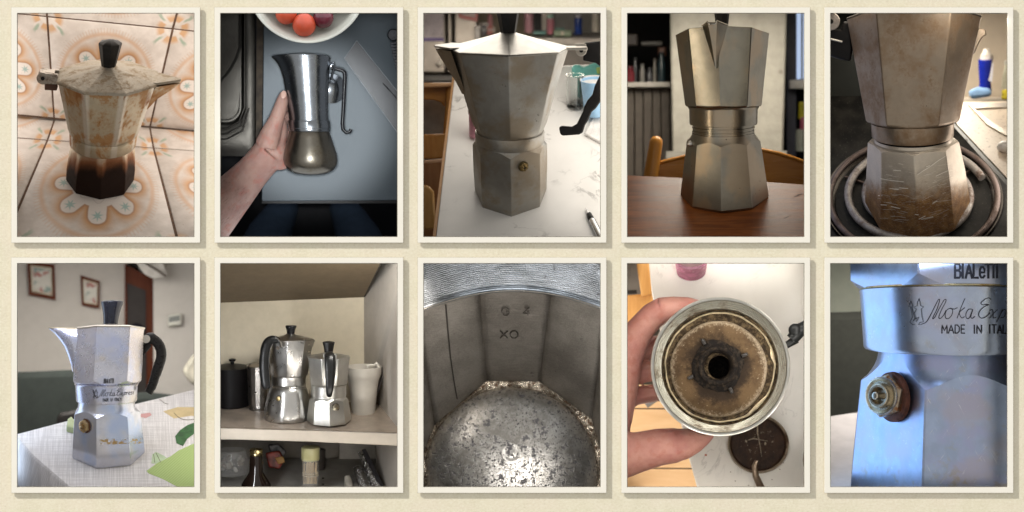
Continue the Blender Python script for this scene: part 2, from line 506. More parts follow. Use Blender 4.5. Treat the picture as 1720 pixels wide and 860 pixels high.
for a, b_ in zip(xs, xs[1:]):
    for c, d in zip(zs, zs[1:]):
        if not hole((a+b_)/2, (c+d)/2): g.add([(a, 0, c), (b_, 0, c), (b_, 0, d), (a, 0, d)], [(0, 1, 2, 3)])
wall = G()
for a, b_ in zip(xs, xs[1:]):
    for c, d in zip(zs, zs[1:]):
        if hole((a+b_)/2, (c+d)/2):
            q = [(a, c), (b_, c), (b_, d), (a, d)]
            for (x0, z0), (x1, z1) in zip(q, q[1:] + q[:1]):
                g.add([(x0, 0, z0), (x1, 0, z1), (x1, 7, z1), (x0, 7, z0)], [(0, 1, 2, 3)])
solo(W0, 'wall', g, PAPER, (0, 0, 0), kind='structure', smooth=0)

LIN = {}
def liner(i, depth, col):                                  # unseen box added behind the opening; keeps lamp light in, shapes reflections
    p = PN[i]; g = G(); e = V((0, -D*1000, 0)); c = p.c*1000
    fr = [V((c.x + a*167, 8, c.z + b_*205)) for a, b_ in ((-1, -1), (1, -1), (1, 1), (-1, 1))]
    bk = [e + (q - e)*(1 + depth/p.D) for q in fr]
    iv = p.M.inverted()
    q = [(iv @ (v*.001))*1000 for v in fr + bk]
    g.add(q, [(0, 1, 5, 4), (1, 2, 6, 5), (2, 3, 7, 6), (3, 0, 4, 7), (4, 5, 6, 7)])
    inn = [V((c.x + a*153.5, 8, c.z + b_*192.5)) for a, b_ in ((-1, -1), (1, -1), (1, 1), (-1, 1))]
    q2 = [(iv @ (v*.001))*1000 for v in inn]
    g.add(q[:4] + q2, [(0, 1, 5, 4), (1, 2, 6, 5), (2, 3, 7, 6), (3, 0, 4, 7)])
    CUR[0] = None
    solo(p, 'niche_baffle', g, plain('niche_baffle_%d' % i, col, .9, var=.03), (0, 0, 0), kind='structure', smooth=0)

def mount(i, what):
    p = PN[i]; c = V((p.c.x*1000, 0, p.c.z*1000))
    t = bpy.data.objects.new('photo_mount', None); COL.objects.link(t); t.location = c*.001
    tag(t, 'cream card mount around ' + what, 'photo mount', 'cream card mounts in two rows on the paper wall')
    ORG[t.name] = c
    def ring(g, x0, z0, x1, z1, y0, y1):                   # frame between outer (x0,z0) and inner (x1,z1)
        o = [c + V((a*x0, 0, b_*z0)) for a, b_ in ((-1, -1), (1, -1), (1, 1), (-1, 1))]
        n = [c + V((a*x1, 0, b_*z1)) for a, b_ in ((-1, -1), (1, -1), (1, 1), (-1, 1))]
        vs = [q + V((0, y, 0)) for y in (y0, y1) for q in o + n]
        fs = []
        for k in range(4):
            l = (k+1) % 4
            fs += [(k, l, 4+l, 4+k), (8+k, 12+k, 12+l, 8+l), (k, 8+k, 8+l, l), (4+k, 4+l, 12+l, 12+k)]
        g.add(vs, fs)
    g = G(); ring(g, 158.4, 197.6, 148.9, 188.1, -2.5, -1.7); part('board', g, CARD, t, smooth=0)
    g = G(); ring(g, 158.9, 198.1, 157, 196, -1.69, -1.3); part('outer_edge', g, RIM, t, smooth=0)
    g = G(); ring(g, 149.5, 188.8, 148.0, 187.2, -1.68, -1.2); part('inner_edge', g, EDGE, t, smooth=0)
    g = G(); ring(g, 153.5, 193, 151, 190.3, -1.69, 2.0); part('spacer', g, CARD, t, smooth=0)
    CUR[0] = p
# ================================================================== shared materials
ALU = metal('worn_aluminium', (.60, .58, .54), .40)
BLACK = plain('black_bakelite', (.010, .009, .009), .38, var=.3, spec=.22)
BLACKM = plain('black_bakelite_worn', (.016, .014, .013), .55, var=.3, spec=.25)
MARBLE = None
def marble(name, base=(.80, .785, .76), vein=(.42, .41, .40), sc=.012, w=.02):
    b = Mat(name); co = b.co()
    n = b.noise(co, sc, 6, .55, 1.5)
    v1 = b.step(b.ab(n - .5), w, .0); m_ = b.step(b.noise(co, sc*.8, 3), .5, .66)
    c = b.mix(b.step(b.noise(co, sc*1.6, 4), .38, .7)*.5, base, tuple(x*.9 for x in base))
    c = b.mix(v1*m_*.8, c, vein)
    b.set(col=c, rough=.22); return b.mat
def wave(pts): return pts

# ================================================================== 1: stained pot on patterned tiles
def tile_mat(name, sh=1.0):
    b = Mat(name); u, v, _ = b.xyz(b.co('UV')); x, y = u - .5, v - .5
    nz = b.noise(scale=.05, detail=5)
    r = b.sq(x*x + y*y) + (b.noise(scale=.06, detail=3) - .5)*.012
    th = b.m('ARCTAN2', y, x)
    t8 = b.m('SUBTRACT', b.m('FLOORED_MODULO', th + pi/8, pi/4), pi/8)
    qx, py = r*b.m('COSINE', t8), r*b.m('SINE', t8)
    px = qx - .262; pr = b.sq(px*px + py*py)
    cx_ = qx - b.mn(b.mx(qx, .10), .262); d = b.mn(b.sq(cx_*cx_ + py*py) - .067, r - .204)
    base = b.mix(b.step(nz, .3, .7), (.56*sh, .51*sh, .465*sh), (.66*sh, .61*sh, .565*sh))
    halo = b.m('POWER', b.mx(1 - b.mx(d, 0)/.105, 0), 1.7)
    rin = b.step(r, .42, .35)
    c = b.mix(halo*rin*.95, base, (.48, .245, .09))
    c = b.mix(b.step(b.ab(r - .405), .030, .0)*.6, c, (.55, .32, .17))                 # pale orange band
    tick = b.step(b.m('SINE', th*110), .1, .5)*b.step(b.ab(r - .435), .024, .016)
    c = b.mix(tick*.32, c, (.52, .33, .22))
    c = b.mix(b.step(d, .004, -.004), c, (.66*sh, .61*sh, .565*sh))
    c = b.mix(b.step(b.ab(d + .002), .010, .002)*.8, c, (.36, .19, .10))                 # brown outline of the flower
    ta = b.m('ARCTAN2', py, px)
    star = b.step(pr*(1.5 - b.m('COSINE', ta*7)*.55), .048, .018)
    c = b.mix(star*.8*b.step(r, .15, .22), c, (.22, .37, .35))
    c = b.mix(b.step(b.ab(r - .15 - b.m('COSINE', th*8)*.018), .006, .002)*.5, c, (.40, .34, .32))
    # corner leaves
    cx, cy = .5 - b.ab(x), .5 - b.ab(y); rc = b.sq(cx*cx + cy*cy); tc = b.m('ARCTAN2', cy, cx)
    lf = b.ab(b.m('SINE', (tc - pi/4)*3.2 + (nz - .5)*1.2))
    le = b.step(rc, .20, .16)*b.step(rc, .05, .08)
    org = le*b.step(lf, .5, .82)*b.step(rc, .145, .10)
    teal = le*b.step(lf, .42, .1)*b.step(rc, .085, .12)
    c = b.mix(org*.75, c, (.56, .29, .10)); c = b.mix(teal*.8, c, (.26, .36, .27))
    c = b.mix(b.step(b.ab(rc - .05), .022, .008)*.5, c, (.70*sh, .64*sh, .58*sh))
    dirt = b.step(b.noise(scale=.16, detail=2), .74, .78)
    c = b.mix(dirt*.6, c, (.2, .12, .07))
    b.set(col=c, rough=.34, spec=.4); b.bump(nz, .6); return b.mat

def homog(q):                                              # unit square -> four coplanar points (2D)
    (x0, y0), (x1, y1), (x2, y2), (x3, y3) = q
    dx1, dy1, dx2, dy2 = x1-x2, y1-y2, x3-x2, y3-y2
    sx, sy = x0-x1+x2-x3, y0-y1+y2-y3
    den = dx1*dy2 - dx2*dy1
    g_ = (sx*dy2 - dx2*sy)/den; h = (dx1*sy - sx*dy1)/den
    return lambda u, v: ((( x1-x0+g_*x1)*u + (x3-x0+h*x3)*v + x0)/(g_*u+h*v+1), ((y1-y0+g_*y1)*u + (y3-y0+h*y3)*v + y0)/(g_*u+h*v+1))
def tile(p, parent, mat, quad, pl, uv=(0, 0, 1, 1), n=6, h=3.0, gap=.006):
    f = homog(quad); g = G(); g.uv = []; nn = pl[1]; vs = []; fs = []
    us = [gap, gap*1.7] + [gap*2.4 + (1-gap*4.8)*i/n for i in range(n+1)] + [1-gap*1.7, 1-gap]
    m = len(us)
    for j, b_ in enumerate(us):
        for i, a in enumerate(us):
            k = min(min(i, m-1-i), min(j, m-1-j)); z = [-h, -.7, 0][min(k, 2)]
            q = f(a, b_); vs.append(p.on(q[0], q[1], pl) + nn*z)
            g.uv.append((uv[0] + (uv[2]-uv[0])*a, uv[1] + (uv[3]-uv[1])*b_))
    for j in range(m-1):
        for i in range(m-1): fs.append((j*m+i, j*m+i+1, (j+1)*m+i+1, (j+1)*m+i))
    g.add(vs, fs)
    return part('tile', g, mat, parent, smooth=60)

def scene1():
    p = PN[0]; liner(0, 700, (.42, .36, .30)); mount(0, 'the rust stained pot standing on patterned tiles')
    fl = p.tilt(139, 284, 245, 30, 3.2); rr = M.Rotation(R(3.2), 3, 'Y')
    wn = rr @ V((0, -cos(R(30)), -sin(R(30))))
    wl = (p.on(149, 187, fl), wn)
    GROUT = plain('brown_grout', (.12, .072, .048), .9, var=.3, scale=.1)
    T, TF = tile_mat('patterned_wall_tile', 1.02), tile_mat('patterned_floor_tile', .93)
    def sheet(name, quad, pl, mat):
        g = G(); g.slab([p.on(x, y, pl) - pl[1]*1.6 for x, y in quad], -pl[1]*6); return struct(p, name, g, mat, smooth=0)
    floor = sheet('floor', [(-60, 172), (360, 200), (360, 394), (-60, 394)], fl, GROUT)
    wall_ = sheet('wall', [(-60, -45), (360, -45), (360, 202), (-60, 170)], wl, GROUT)
    ORG[floor.name] = ORG[floor.name]
    for q, uv in (([(63.5, 178), (222, 191), (260, 25), (52, 8)], (0, 0, 1, 1)), ([(-100, 164), (63.5, 178), (52, 8), (-140, -8)], (0, 0, 1, 1)),
                  ([(222, 191), (392, 206), (470, 45), (260, 25)], (0, 0, 1, 1)), ([(52, 8), (260, 25), (278, -40), (48, -55)], (0, 0, 1, .35)),
                  ([(-140, -8), (52, 8), (48, -55), (-160, -65)], (0, 0, 1, .35)), ([(260, 25), (470, 45), (500, -20), (278, -40)], (0, 0, 1, .35))):
        tile(p, wall_, T, q, wl, uv)
    for q, uv in (([(52.5, 213), (228, 225), (222, 192), (64, 179)], (0, 0, 1, .26)), ([(-125, 201), (52.5, 213), (64, 179), (-90, 166)], (0, 0, 1, .26)),
                  ([(228, 225), (410, 237), (385, 205), (222, 192)], (0, 0, 1, .26)), ([(-28, 404), (275, 406), (228, 225), (52.5, 213)], (0, 0, 1, 1)),
                  ([(-320, 401), (-28, 404), (52.5, 213), (-125, 201)], (0, 0, 1, 1)), ([(275, 406), (580, 408), (410, 237), (228, 225)], (0, 0, 1, 1))):
        tile(p, floor, TF, q, fl, uv)
    # the pot
    b = Bend(p, [(284, 139, 34), (216, 144, 27), (108, 152, 21)], 245)
    def burn(m, base, co):
        x, y, z = m.xyz(co); nz = m.noise(co, .045, 5, .6); n2 = m.noise(co, .13, 4)
        az = m.m('ARCTAN2', x - z*.074, -(y + z*.58)); edge = m.m('COSINE', az*8)
        k = z*1.05 + 17 + (nz - .5)*16 + m.step(edge, .2, 1)*11 + m.step(az, .1, 1.2)*-8
        w = m.step(k, 80, 52)
        c = m.mix(w*.92, base, (.24, .075, .018)); c = m.mix(m.step(k, 66, 36)*.97, c, (.006, .0022, .0015))
        return c, w
    def rust(m, base, co):
        x, y, z = m.xyz(co); nz = m.noise(m.scl(co, (1, 1, .55)), .034, 6, .62, .5); n2 = m.noise(co, .15, 4)
        az = m.m('ARCTAN2', x - z*.074, -(y + z*.48 + 9)); edge = m.step(m.m('COSINE', (az + .05)*8), -.55, -.98)
        hi = m.step(m.ab(z - 158), 38, 5)*.8 + m.step(m.ab(z - 78), 14, 2)
        f = m.step(nz*.75 + n2*.25 + hi*.12 - edge*.05, .50, .62)
        drip = m.noise(m.scl(co, (1, 1, .08)), .16, 4, .6)
        f = m.mx(f, m.step(drip, .58, .68)*m.step(z, 95, 130)*.7)
        c = m.mix(f*.75, base, (.33, .155, .04)); c = m.mix(edge*.5, c, (.62, .60, .55)); g2 = m.step(nz + hi*.08, .60, .72)  # rust tones, with the highlight along facet edges painted in
        c = m.mix(g2*.8, c, (.24, .09, .025))
        return c, f
    MB = metal('burnt_base_metal', (.52, .45, .34), .48, (.30, .17, .07), .5, .7, extra=burn, scr=.1, met=.75)
    MU = metal('rusted_chamber_metal', (.41, .355, .26), .50, (.28, .155, .06), .5, .72, extra=rust, scr=.1, met=.7)
    ML = metal('crusty_lid_metal', (.36, .325, .265), .6, (.235, .18, .115), .46, .62, spots=.35, fine=.9, scr=.2, met=.65, dscale=.06)
    MH = metal('dull_hinge_metal', (.42, .38, .33), .45, (.10, .05, .03), .5, .7, met=.9)
    t = thing(p, 'moka_pot', 'rust stained pot without a handle on the flowered tiles', 'coffee pot', b.o(284))
    g = b.body([(284, 50, 0), (282.5, 55, 0), (279, 56.5, 0), (262, 57, 0), (233, 54.5, 0), (226, 53.5, .25), (221.5, 52.5, .9), (217, 51, 1)], OCT0)
    part('base', g, MB, t)
    g = b.body([(219.5, 49.5), (219.4, 54.2), (218.6, 55.2), (205, 56.2), (202, 56.6), (200.5, 55.6), (199, 53)]); part('collar', g, MU, t)
    oc = [a - 3 for a in OCT22]
    g = b.body([(203, 55, 1), (200.5, 57.5, .75), (195, 60.5, .2), (186, 64, 0), (113, 85, 0), (109.5, 86, 0)], oc); part('upper_chamber', g, MU, t)
    g = b.body([(110.5, 84, 0), (110.4, 88.6, 0), (107.6, 89.2, 0), (106.6, 88, 0), (105.5, 84, 0), (98, 50, 0), (91.5, 17, .3), (89.5, 14, 1), (88.5, 12, 1)], oc)
    lid = part('lid', g, ML, t)
    g = b.body([(91, 11.5, 0), (88.5, 12.2, 0), (54, 19.4, 0), (51, 19.6, 0), (49.6, 18.6, 0), (45, 4, .3)], [a+4 for a in OCT0]); part('knob', g, BLACKM, t)
    # hinge with its two lugs
    g = G(); b.bx(g, 109, -97, 78, 100, 21, -5, 1.2); b.bx(g, 107, -97, 88, 114, 17, 0.5, 4.5); part('hinge_plate', g, MH, t, bevel=1.2)
    for s_ in (-1, 1):
        g = G(); q = b.pt(112, -97, 106, s_*10.5); o_, u_ = b.dirs(112, -97)
        g.lathe(q - u_*2.2, u_, [(0, 11), (4.4, 11)], 20); b.bx(g, 112, -97, 82, 106, 4.4, -9 , 9)
        for k in range(-8, 0): g.v[k] += u_*s_*10.5
        part('hinge_lug', g, MH, t, bevel=.6)
    g = G(); q = b.pt(111, -97, 106); o_, u_ = b.dirs(111, -97); g.lathe(q - u_*15, u_, [(0, 3.4), (30, 3.4)], 12); part('hinge_pin', g, BLACK, t)
    g = G(); b.bx(g, 112, -97, 84, 104, 15, -22, -4); part('handle_socket', g, plain('rusty_socket', (.10, .05, .035), .8), t, bevel=1)
    # the spout and the leaf of the lid above it
    g = b.spout(84, [(158, 62, 70, 5, 1), (140, 68, 84, 14, 2), (124, 76, 106, 21, 3), (113, 82, 119, 25, 4), (111.5, 83, 121, 26, 4)]); part('spout', g, MU, t, smooth=30)
    g = G(); a_ = [b.pt(108.5, 84, r, w) for r, w in ((66, -24), (84, -27), (122, -4), (122, 4), (84, 27), (66, 24))]
    g.slab(a_, b.ax(108)*4.2); part('lid_flap', g, ML, t, bevel=1)
    lamps(p, top=1.1, left=.85, right=.8, d0=40, d1=420, col=(1, .92, .84), lc=(1, .95, .90))
# ================================================================== skin, hands
def skin(name, a=(.60, .33, .24), c=(.50, .22, .16), hair=False):
    b = Mat(name); co = b.co()
    f = b.noise(co, .028, 4, .55); g = b.noise(co, .5, 4, .7)
    col = b.mix(b.step(f, .34, .66), a, c)
    col = b.mix(b.step(b.noise(co, .07, 5), .5, .7)*.6, col, (.45, .16, .12))
    if hair:
        x, y, z = b.xyz(co)
        h = b.step(b.noise(b.scl(b.rot(co, (0, 40, 0)), (.12, 1, 1)), .75, 3), .60, .66)
        col = b.mix(h*b.step(x + z*.6, 15, -40)*.75, col, (.16, .08, .05))
    b.set(col=col, rough=.48, sss=.12, spec=.35)
    b.bsdf.inputs['Subsurface Radius'].default_value = (.006, .002, .001)
    cr = b.step(b.ab(b.noise(b.scl(co, (1, 1, .5)), .055, 4, .5, .8) - .5), .03, 0)
    b.bump(g + b.noise(co, .12, 4)*1.4 - cr*.12, .5); return b.mat
STEEL = None

# ================================================================== 2: steel pot held over a grey worktop
def scene2():
    p = PN[1]; liner(1, 1000, (.02, .02, .022)); mount(1, 'the polished steel pot held in a hand')
    FLOOR = plain('dark_floor', (.010, .009, .010), .8)
    g = G(); g.slab([p.P(-40, -40, 960), p.P(340, -40, 960), p.P(340, 420, 960), p.P(-40, 420, 960)], (0, 6, 0)); struct(p, 'floor', g, FLOOR)
    # worktop of grey laminate with a dark edge
    GREY = Mat('grey_laminate'); n_ = GREY.noise(scale=.9, detail=2)
    GREY.set(col=GREY.mix(GREY.step(n_, .35, .7), (.085, .108, .125), (.108, .134, .152)), rough=.42); GREY.bump(n_, .25)
    t = thing(p, 'worktop', 'grey laminate worktop with a dark edge', 'worktop', p.P(180, 150, 330))
    g = G(); g.slab([p.P(74.5, -30, 330), p.P(330, -30, 330), p.P(330, 313.5, 330), p.P(72, 316, 330), p.P(70, 313.5, 330)], (0, 5, 0)); part('top', g, GREY.mat, t, bevel=1)
    g = G(); g.slab([p.P(74, -30, 336), p.P(335, -30, 336), p.P(335, 319, 336), p.P(70, 320, 336)], (0, 26, 0)); part('edge', g, plain('dark_edge', (.015, .014, .014), .5), t)
    g = G(); g.slab([p.P(62, -30, 333), p.P(73.5, -30, 333), p.P(70, 243, 333), p.P(60, 243, 333)], (0, 10, 0)); part('joint', g, plain('brown_joint', (.05, .035, .022), .8, var=.5), t)
    # sink
    SINK = metal('brushed_sink_steel', (.085, .078, .068), .42, (.12, .10, .08), .62, .85, scr=.5, fine=.3)
    t = thing(p, 'kitchen_sink', 'brushed steel sink with a round bowl left of the worktop', 'sink', p.P(20, 120, 345))
    g = G()
    def rr(x0, y0, x1, y1, rad, d):
        out = []
        for cx, cy, a0 in ((x1-rad, y0+rad, -90), (x1-rad, y1-rad, 0), (x0+rad, y1-rad, 90), (x0+rad, y0+rad, 180)):
            for k in range(7): a = R(a0 + 15*k); out.append(p.P(cx + cos(a)*rad, cy + sin(a)*rad, d))
        return out
    g.loft([rr(-160, -60, 60, 241, 3, 352), rr(-160, -60, 60, 241, 4, 338), rr(-160, -58, 58, 239, 5, 336), rr(-160, -50, 42, 190, 26, 336), rr(-160, -50, 39, 187, 26, 339), rr(-160, -50, 36, 184, 25, 352), rr(-160, -50, 34, 182, 24, 352.5),
            rr(-160, -50, 31.5, 178, 22, 350)], True, False)
    part('rim', g, SINK, t)
    g = G(); g.loft([[p.P(-70 + cos(a)*r, 30 + sin(a)*r*1.06, d) for a in [2*pi*k/60 for k in range(60)]] for r, d in ((110, 349), (106, 350), (103, 356), (98, 400), (80, 440), (10, 450))], False, True)
    part('bowl', g, metal('dark_sink_bowl', (.075, .07, .062), .45, (.05, .045, .04), .55, .8, scr=.5, fine=.3), t)
    g = G(); g.loft([rr(-160, -50, 32, 179, 22, 350.2), [p.P(-70 + cos(a)*110, 30 + sin(a)*116.6, 349) for a in [R(-77 + 0) + 2*pi*k/28 for k in range(28)]]], False, False); part('drainer', g, SINK, t)
    g = G()
    for k in range(3):
        g.tube([p.P(-20, 196 + k*9, 335.4), p.P(12, 194 + k*9, 335.4), p.P(32 + k*3, 182 + k*8, 335.4), p.P(41 + k*4, 160, 335.4), p.P(42 + k*4, -10, 335.4)][:4 + (k == 0)], 1.6, 8)
    part('groove', g, SINK, t)
    # fruit bowl
    BOWL = plain('cream_glaze', (.55, .53, .45), .25, var=.05)
    t = thing(p, 'fruit_bowl', 'cream glazed bowl of tomatoes at the top of the worktop', 'bowl', p.P(146, -46, 320))
    g = G(); c = p.P(146, -46, 325); k = 1.08
    ra = lambda r, d: [c + V((cos(2*pi*i/72)*r*k, d - 325, sin(2*pi*i/72)*r*k)) for i in range(72)]
    g.loft([ra(45, 327), ra(75, 318), ra(92, 290), ra(99.5, 262), ra(99, 258), ra(96.5, 258), ra(94.5, 262), ra(84, 296), ra(60, 312), ra(8, 315)])
    part('bowl', g, BOWL, t, smooth=70)
    TOM = plain('tomato_skin', (.55, .075, .03), .42, var=.15, scale=.03); PLUM = plain('plum_skin', (.12, .018, .028), .25, var=.3, scale=.04)
    for x, y, r, d, m_, l_ in ((141, 20.5, 19.5, 278, TOM, 'matt orange red tomato lowest in the cream bowl'), (111, 2, 18, 284, TOM, 'orange red tomato at the left in the cream bowl'),
                               (173, 9, 17, 280, PLUM, 'dark shiny purple plum in the cream bowl')):
        tt = thing(p, 'tomato' if m_ is TOM else 'plum', l_, 'fruit', p.P(x, y, d)); g = G()
        c2 = p.P(x, y, d); g.loft([[c2 + V((cos(w)*r*sin(a)*k, -cos(a)*r*.92*k, sin(w)*r*sin(a)*k)) for w in [2*pi*i/24 for i in range(24)]] for a in [pi*j/14 for j in range(1, 14)]])
        part('fruit', g, m_, tt, smooth=80)
    # clear sleeve and the strap of metal links
    SL = Mat('clear_plastic_sleeve'); SL.set(col=(.21, .21, .215), rough=.35, alpha=.6, spec=.3); SL.bump(SL.noise(scale=.05, detail=4), .5)
    t = thing(p, 'plastic_sleeve', 'clear plastic sleeve with dark script lying on the worktop', 'sleeve', p.P(260, 110, 326))
    g = G(); q = [p.P(x, y, 326) for x, y in ((229, 46), (208, 76), (312, 220), (345, 190))]; g.slab(q, (0, .5, 0)); part('film', g, SL.mat, t)
    g = G()
    for a, b_ in (((229, 46), (345, 190)), ((208, 76), (312, 220)), ((229, 46), (208, 76))): g.tube([p.P(*a, 325.4), p.P(*b_, 325.4)], .55, 6)
    part('welded_edge', g, plain('sleeve_edge', (.42, .44, .46), .2), t)
    L = [[(277, 124), (281, 131), (278, 136)], [(281, 121), (286, 130), (282, 133)], [(285, 122), (292, 133)]]
    L = word('Culina', 0, 0, 5.5, 12, .12); a = R(48)
    L = [[(279 + x*cos(a) + y*sin(a)*.9, 123 + x*sin(a) - y*-.62) for x, y in l] for l in L]
    part('lettering', strokes(L, 1.5, lambda x, y: p.P(x, y, 325.2)), plain('dark_print', (.02, .018, .022), .6), t)
    t = thing(p, 'watch_strap', 'dark strap of metal links at the right edge of the worktop', 'watch strap', p.P(288, 60, 318))
    DS = metal('dark_link_steel', (.16, .16, .17), .3, (.02, .02, .02), .45, .7)
    g = G(); g.lathe(p.P(290, 36, 320), (0, -1, 0), [(0, 11), (6, 11), (8, 9), (8, 7), (7, 6.5)], 24); part('case', g, DS, t)
    for k_ in range(9):
        g = G(); a = R(8); g.box(p.P(291 + k_*1.1, 50 + k_*5, 321), (13, 4, 4.2), M.Rotation(R(-10), 3, 'Y')); part('link', g, DS, t, bevel=.8)
    # slippers and legs far below
    JEAN = plain('dark_denim', (.030, .050, .080), .9, bump=.8); SLIP = plain('dark_slipper', (.02, .02, .022), .8); STR = plain('grey_stripe', (.6, .58, .55), .8)
    t = thing(p, 'person', 'person in dark jeans and striped slippers standing below the worktop', 'person', p.P(155, 372, 940))
    g = G()
    for x0, x1 in ((98, 60), (216, 250)):
        g.tube([p.P(x0 + 10*(1 if x0 < 150 else -1), 325, 930), p.P(x0, 345, 900), p.P((x0+x1)/2, 380, 800), p.P(x1, 440, 640)], [30, 36, 46, 58], 16)
    part('jeans', g, JEAN, t, smooth=80)
    for x0, s_ in ((112, 1), (206, -1)):
        g = G(); g.tube([p.P(x0 - 4*s_, 345, 930), p.P(x0, 332, 926), p.P(x0 + 2*s_, 322, 932), p.P(x0 + 3*s_, 318, 940)], [20, 21, 17, 6], 14, flat=1.0); part('slipper', g, SLIP, t, smooth=80)
        for j in range(3):
            g = G(); g.tube([p.P(x0 + s_*(-19 + j*3.5) + dx*s_, 340 - j*5.2 - dy, 903 + j*3) for dx, dy in ((0, 0), (5, 6.5), (12, 10 - j), (20, 9 - j))], 2.2 if j else 3.2, 6); part('stripe', g, STR, t)
    # the pot: an axis leaning a little, seen from the side
    ST = metal('polished_steel', (.30, .32, .345), .25, (.30, .27, .22), .66, .9, scr=.12, fine=.05, dscale=.02)
    STB = metal('smoky_polished_steel', (.20, .18, .15), .32, (.10, .08, .05), .46, .72, scr=.12, fine=.05, dscale=.025)
    b = Bend(p, [(266, 152, 6), (190, 149.5, 0), (76, 142, -8)], 150)
    t = thing(p, 'coffee_maker', 'polished steel pot with a bulbous base held upright in the hand', 'coffee pot', b.o(266))
    g = b.body([(269, 18), (267, 30), (262, 39), (254, 44.3), (246, 45.6), (236, 44.6), (222, 40.5), (208, 36.2), (199, 33.8), (198, 33)], n=64); part('boiler', g, STB, t, smooth=60)
    g = b.body([(198.8, 33), (198.4, 35), (197, 35.6), (194, 35.2), (193.5, 35.7), (183, 35.9), (182.4, 35.4), (180.5, 35.4), (180, 34)], n=64); part('band', g, ST, t, smooth=40)
    rings = []
    for py, r, fl in ((181, 33.3, 0), (170, 33.4, 0), (150, 34.6, 0), (130, 36.4, 0), (110, 38.6, 0), (95, 40.4, 2), (86, 41.6, 5), (80, 42.6, 9), (76.5, 43.6, 12), (75.8, 43.4, 12), (76.8, 42.4, 11), (78, 41, 9)):
        ring = []
        for k in range(64):
            az = 360*k/64; w = max(0, cos(R(az + 84)))**5
            ring.append(b.pt(py, az, r + fl*w, 0, w*fl*.10))
        rings.append(ring)
    g = G(); g.loft(rings); part('jug', g, ST, t, smooth=60)
    ROD = plain('black_enamel_rod', (.008, .008, .010), .32, spec=.3)
    g = G(); d = 150
    g.tube([p.P(186, 92, d), p.P(196, 94, d), p.P(204, 96, d), p.P(208.5, 100, d), p.P(209, 108, d), p.P(207, 150, d), p.P(205, 186, d), p.P(206, 195, d), p.P(211, 200, d), p.P(217, 199.5, d), p.P(219.5, 194.5, d)], [3.6, 3.6, 3.6, 3.6, 3.5, 3.3, 3.2, 3.2, 3.2, 3.1, 3.0], 12); part('handle', g, ROD, t, smooth=80)
    g = G(); g.tube([p.P(184, 88, d - 5), p.P(190, 84, d - 5), p.P(191, 92, d-5), p.P(188, 102, d-4), p.P(186.5, 112, d-4)], 2.4, 8, flat=1.8); part('hinge', g, ST, t)
    g = G(); c = p.P(186, 127, d + 14); g.lathe(c, (.25, -1, .1), [(0, 25.5), (2.5, 26), (3, 25), (9, 14), (12, 5)], 40); part('open_lid', g, ST, t, smooth=30)
    # hand and forearm coming from the lower left
    SK = skin('hand_skin', (.46, .285, .235), (.37, .205, .17), True)
    t = thing(p, 'person', 'bare left forearm and hand gripping the steel pot from the left', 'person', p.P(60, 290, 190))
    g = G(); P = p.P
    g.tube([P(-70, 400, 200), P(-20, 352, 190), P(25, 300, 178), P(54, 268, 168), P(70, 250, 160), P(84, 234, 158)], [56, 50, 41, 34, 33, 34], 20, flat=.8)
    g.ball(P(88, 232, 158), (26, 20, 34), M.Rotation(R(-20), 3, 'Y')); g.ball(P(97, 205, 158), (17, 16, 36), M.Rotation(R(8), 3, 'Y')); g.ball(P(100, 238, 162), (20, 17, 28), M.Rotation(R(-10), 3, 'Y'))
    g.tube([P(78, 222, 146), P(86, 200, 139), P(95, 178, 136), P(101, 160, 137), P(105, 146, 140), P(107, 134, 143)], [21, 17.5, 13.5, 11.8, 10.5, 6.5], 14)
    for k_, (y0, y1, r, L) in enumerate(((150, 146, 10, 1.0), (174, 172, 10.5, 1.08), (199, 198, 10, 1.0), (223, 222, 9, .82))):     # four fingers behind the pot
        g.tube([P(96, y0 + 18, 176), P(108, y0 + 6, 192), P(126, y1 + 2, 201), P(126 + 24*L, y1, 200), P(126 + 44*L, y1 - 1, 190)], [12, 11, r, r*.92, r*.62], 12)
    part('hand', g, SK, t, remesh=1.7)
    g = G(); c = P(106.5, 137, 132.5); g.ball(c, (5, 1.6, 7.5), M.Rotation(R(10), 3, 'Y') @ M.Rotation(R(-22), 3, 'X')); part('thumbnail', g, plain('nail', (.62, .40, .33), .3), t)
    # flash of the phone that took the picture, and added unseen fill lamps
    f = bpy.data.lights.new('flash_lamp', 'SPOT'); f.energy = 235; f.spot_size = R(6.5); f.spot_blend = .4; f.shadow_soft_size = .04; f.color = (.92, .97, 1)
    o = bpy.data.objects.new('flash_lamp', f); COL.objects.link(o); o.matrix_world = p.M @ (M.Translation((0, -2.5, .01)) @ M.Rotation(R(89.8), 4, 'X'))
    lamp(p, 'deep_fill', (0, 760, 199*p.s(760)), (0, .1, -1), (300, 200), .32, (.8, .88, 1))  # unseen fill added deep in the niche to bring out the legs
    lamps(p, top=.42, left=.012, right=.06, bottom=.22, d0=60, d1=280, col=(.9, .95, 1))
# ================================================================== quick upright shapes
def panel(g, p, x0, y0, x1, y1, d, th=20):
    a, b_ = p.P(x0, y0, d), p.P(x1, y1, d); k = (a + b_)/2
    return g.box(k + V((0, th/2, 0)), (abs(b_.x - a.x), th, abs(b_.z - a.z)))
def turned(p, cx, y0, y1, d, prof, e=6, n=28, roll=0, g=None):       # prof (t from the bottom 0..1, radius) between heights y1 (bottom) and y0 (top)
    g = g or G(); k = p.s(d); a = p.P(cx, y1, d)
    ax = M.Rotation(R(roll), 3, 'Y') @ V((0, -sin(R(e)), cos(R(e)))); h = (y1 - y0)/cos(R(e))*k
    return g.lathe(a, ax, [(t*h, r*k) for t, r in prof], n, x=(1, 0, 0))
def poly(g, p, pts, d, th=20): return g.slab([p.P(x, y, d) for x, y in pts], (0, th, 0))

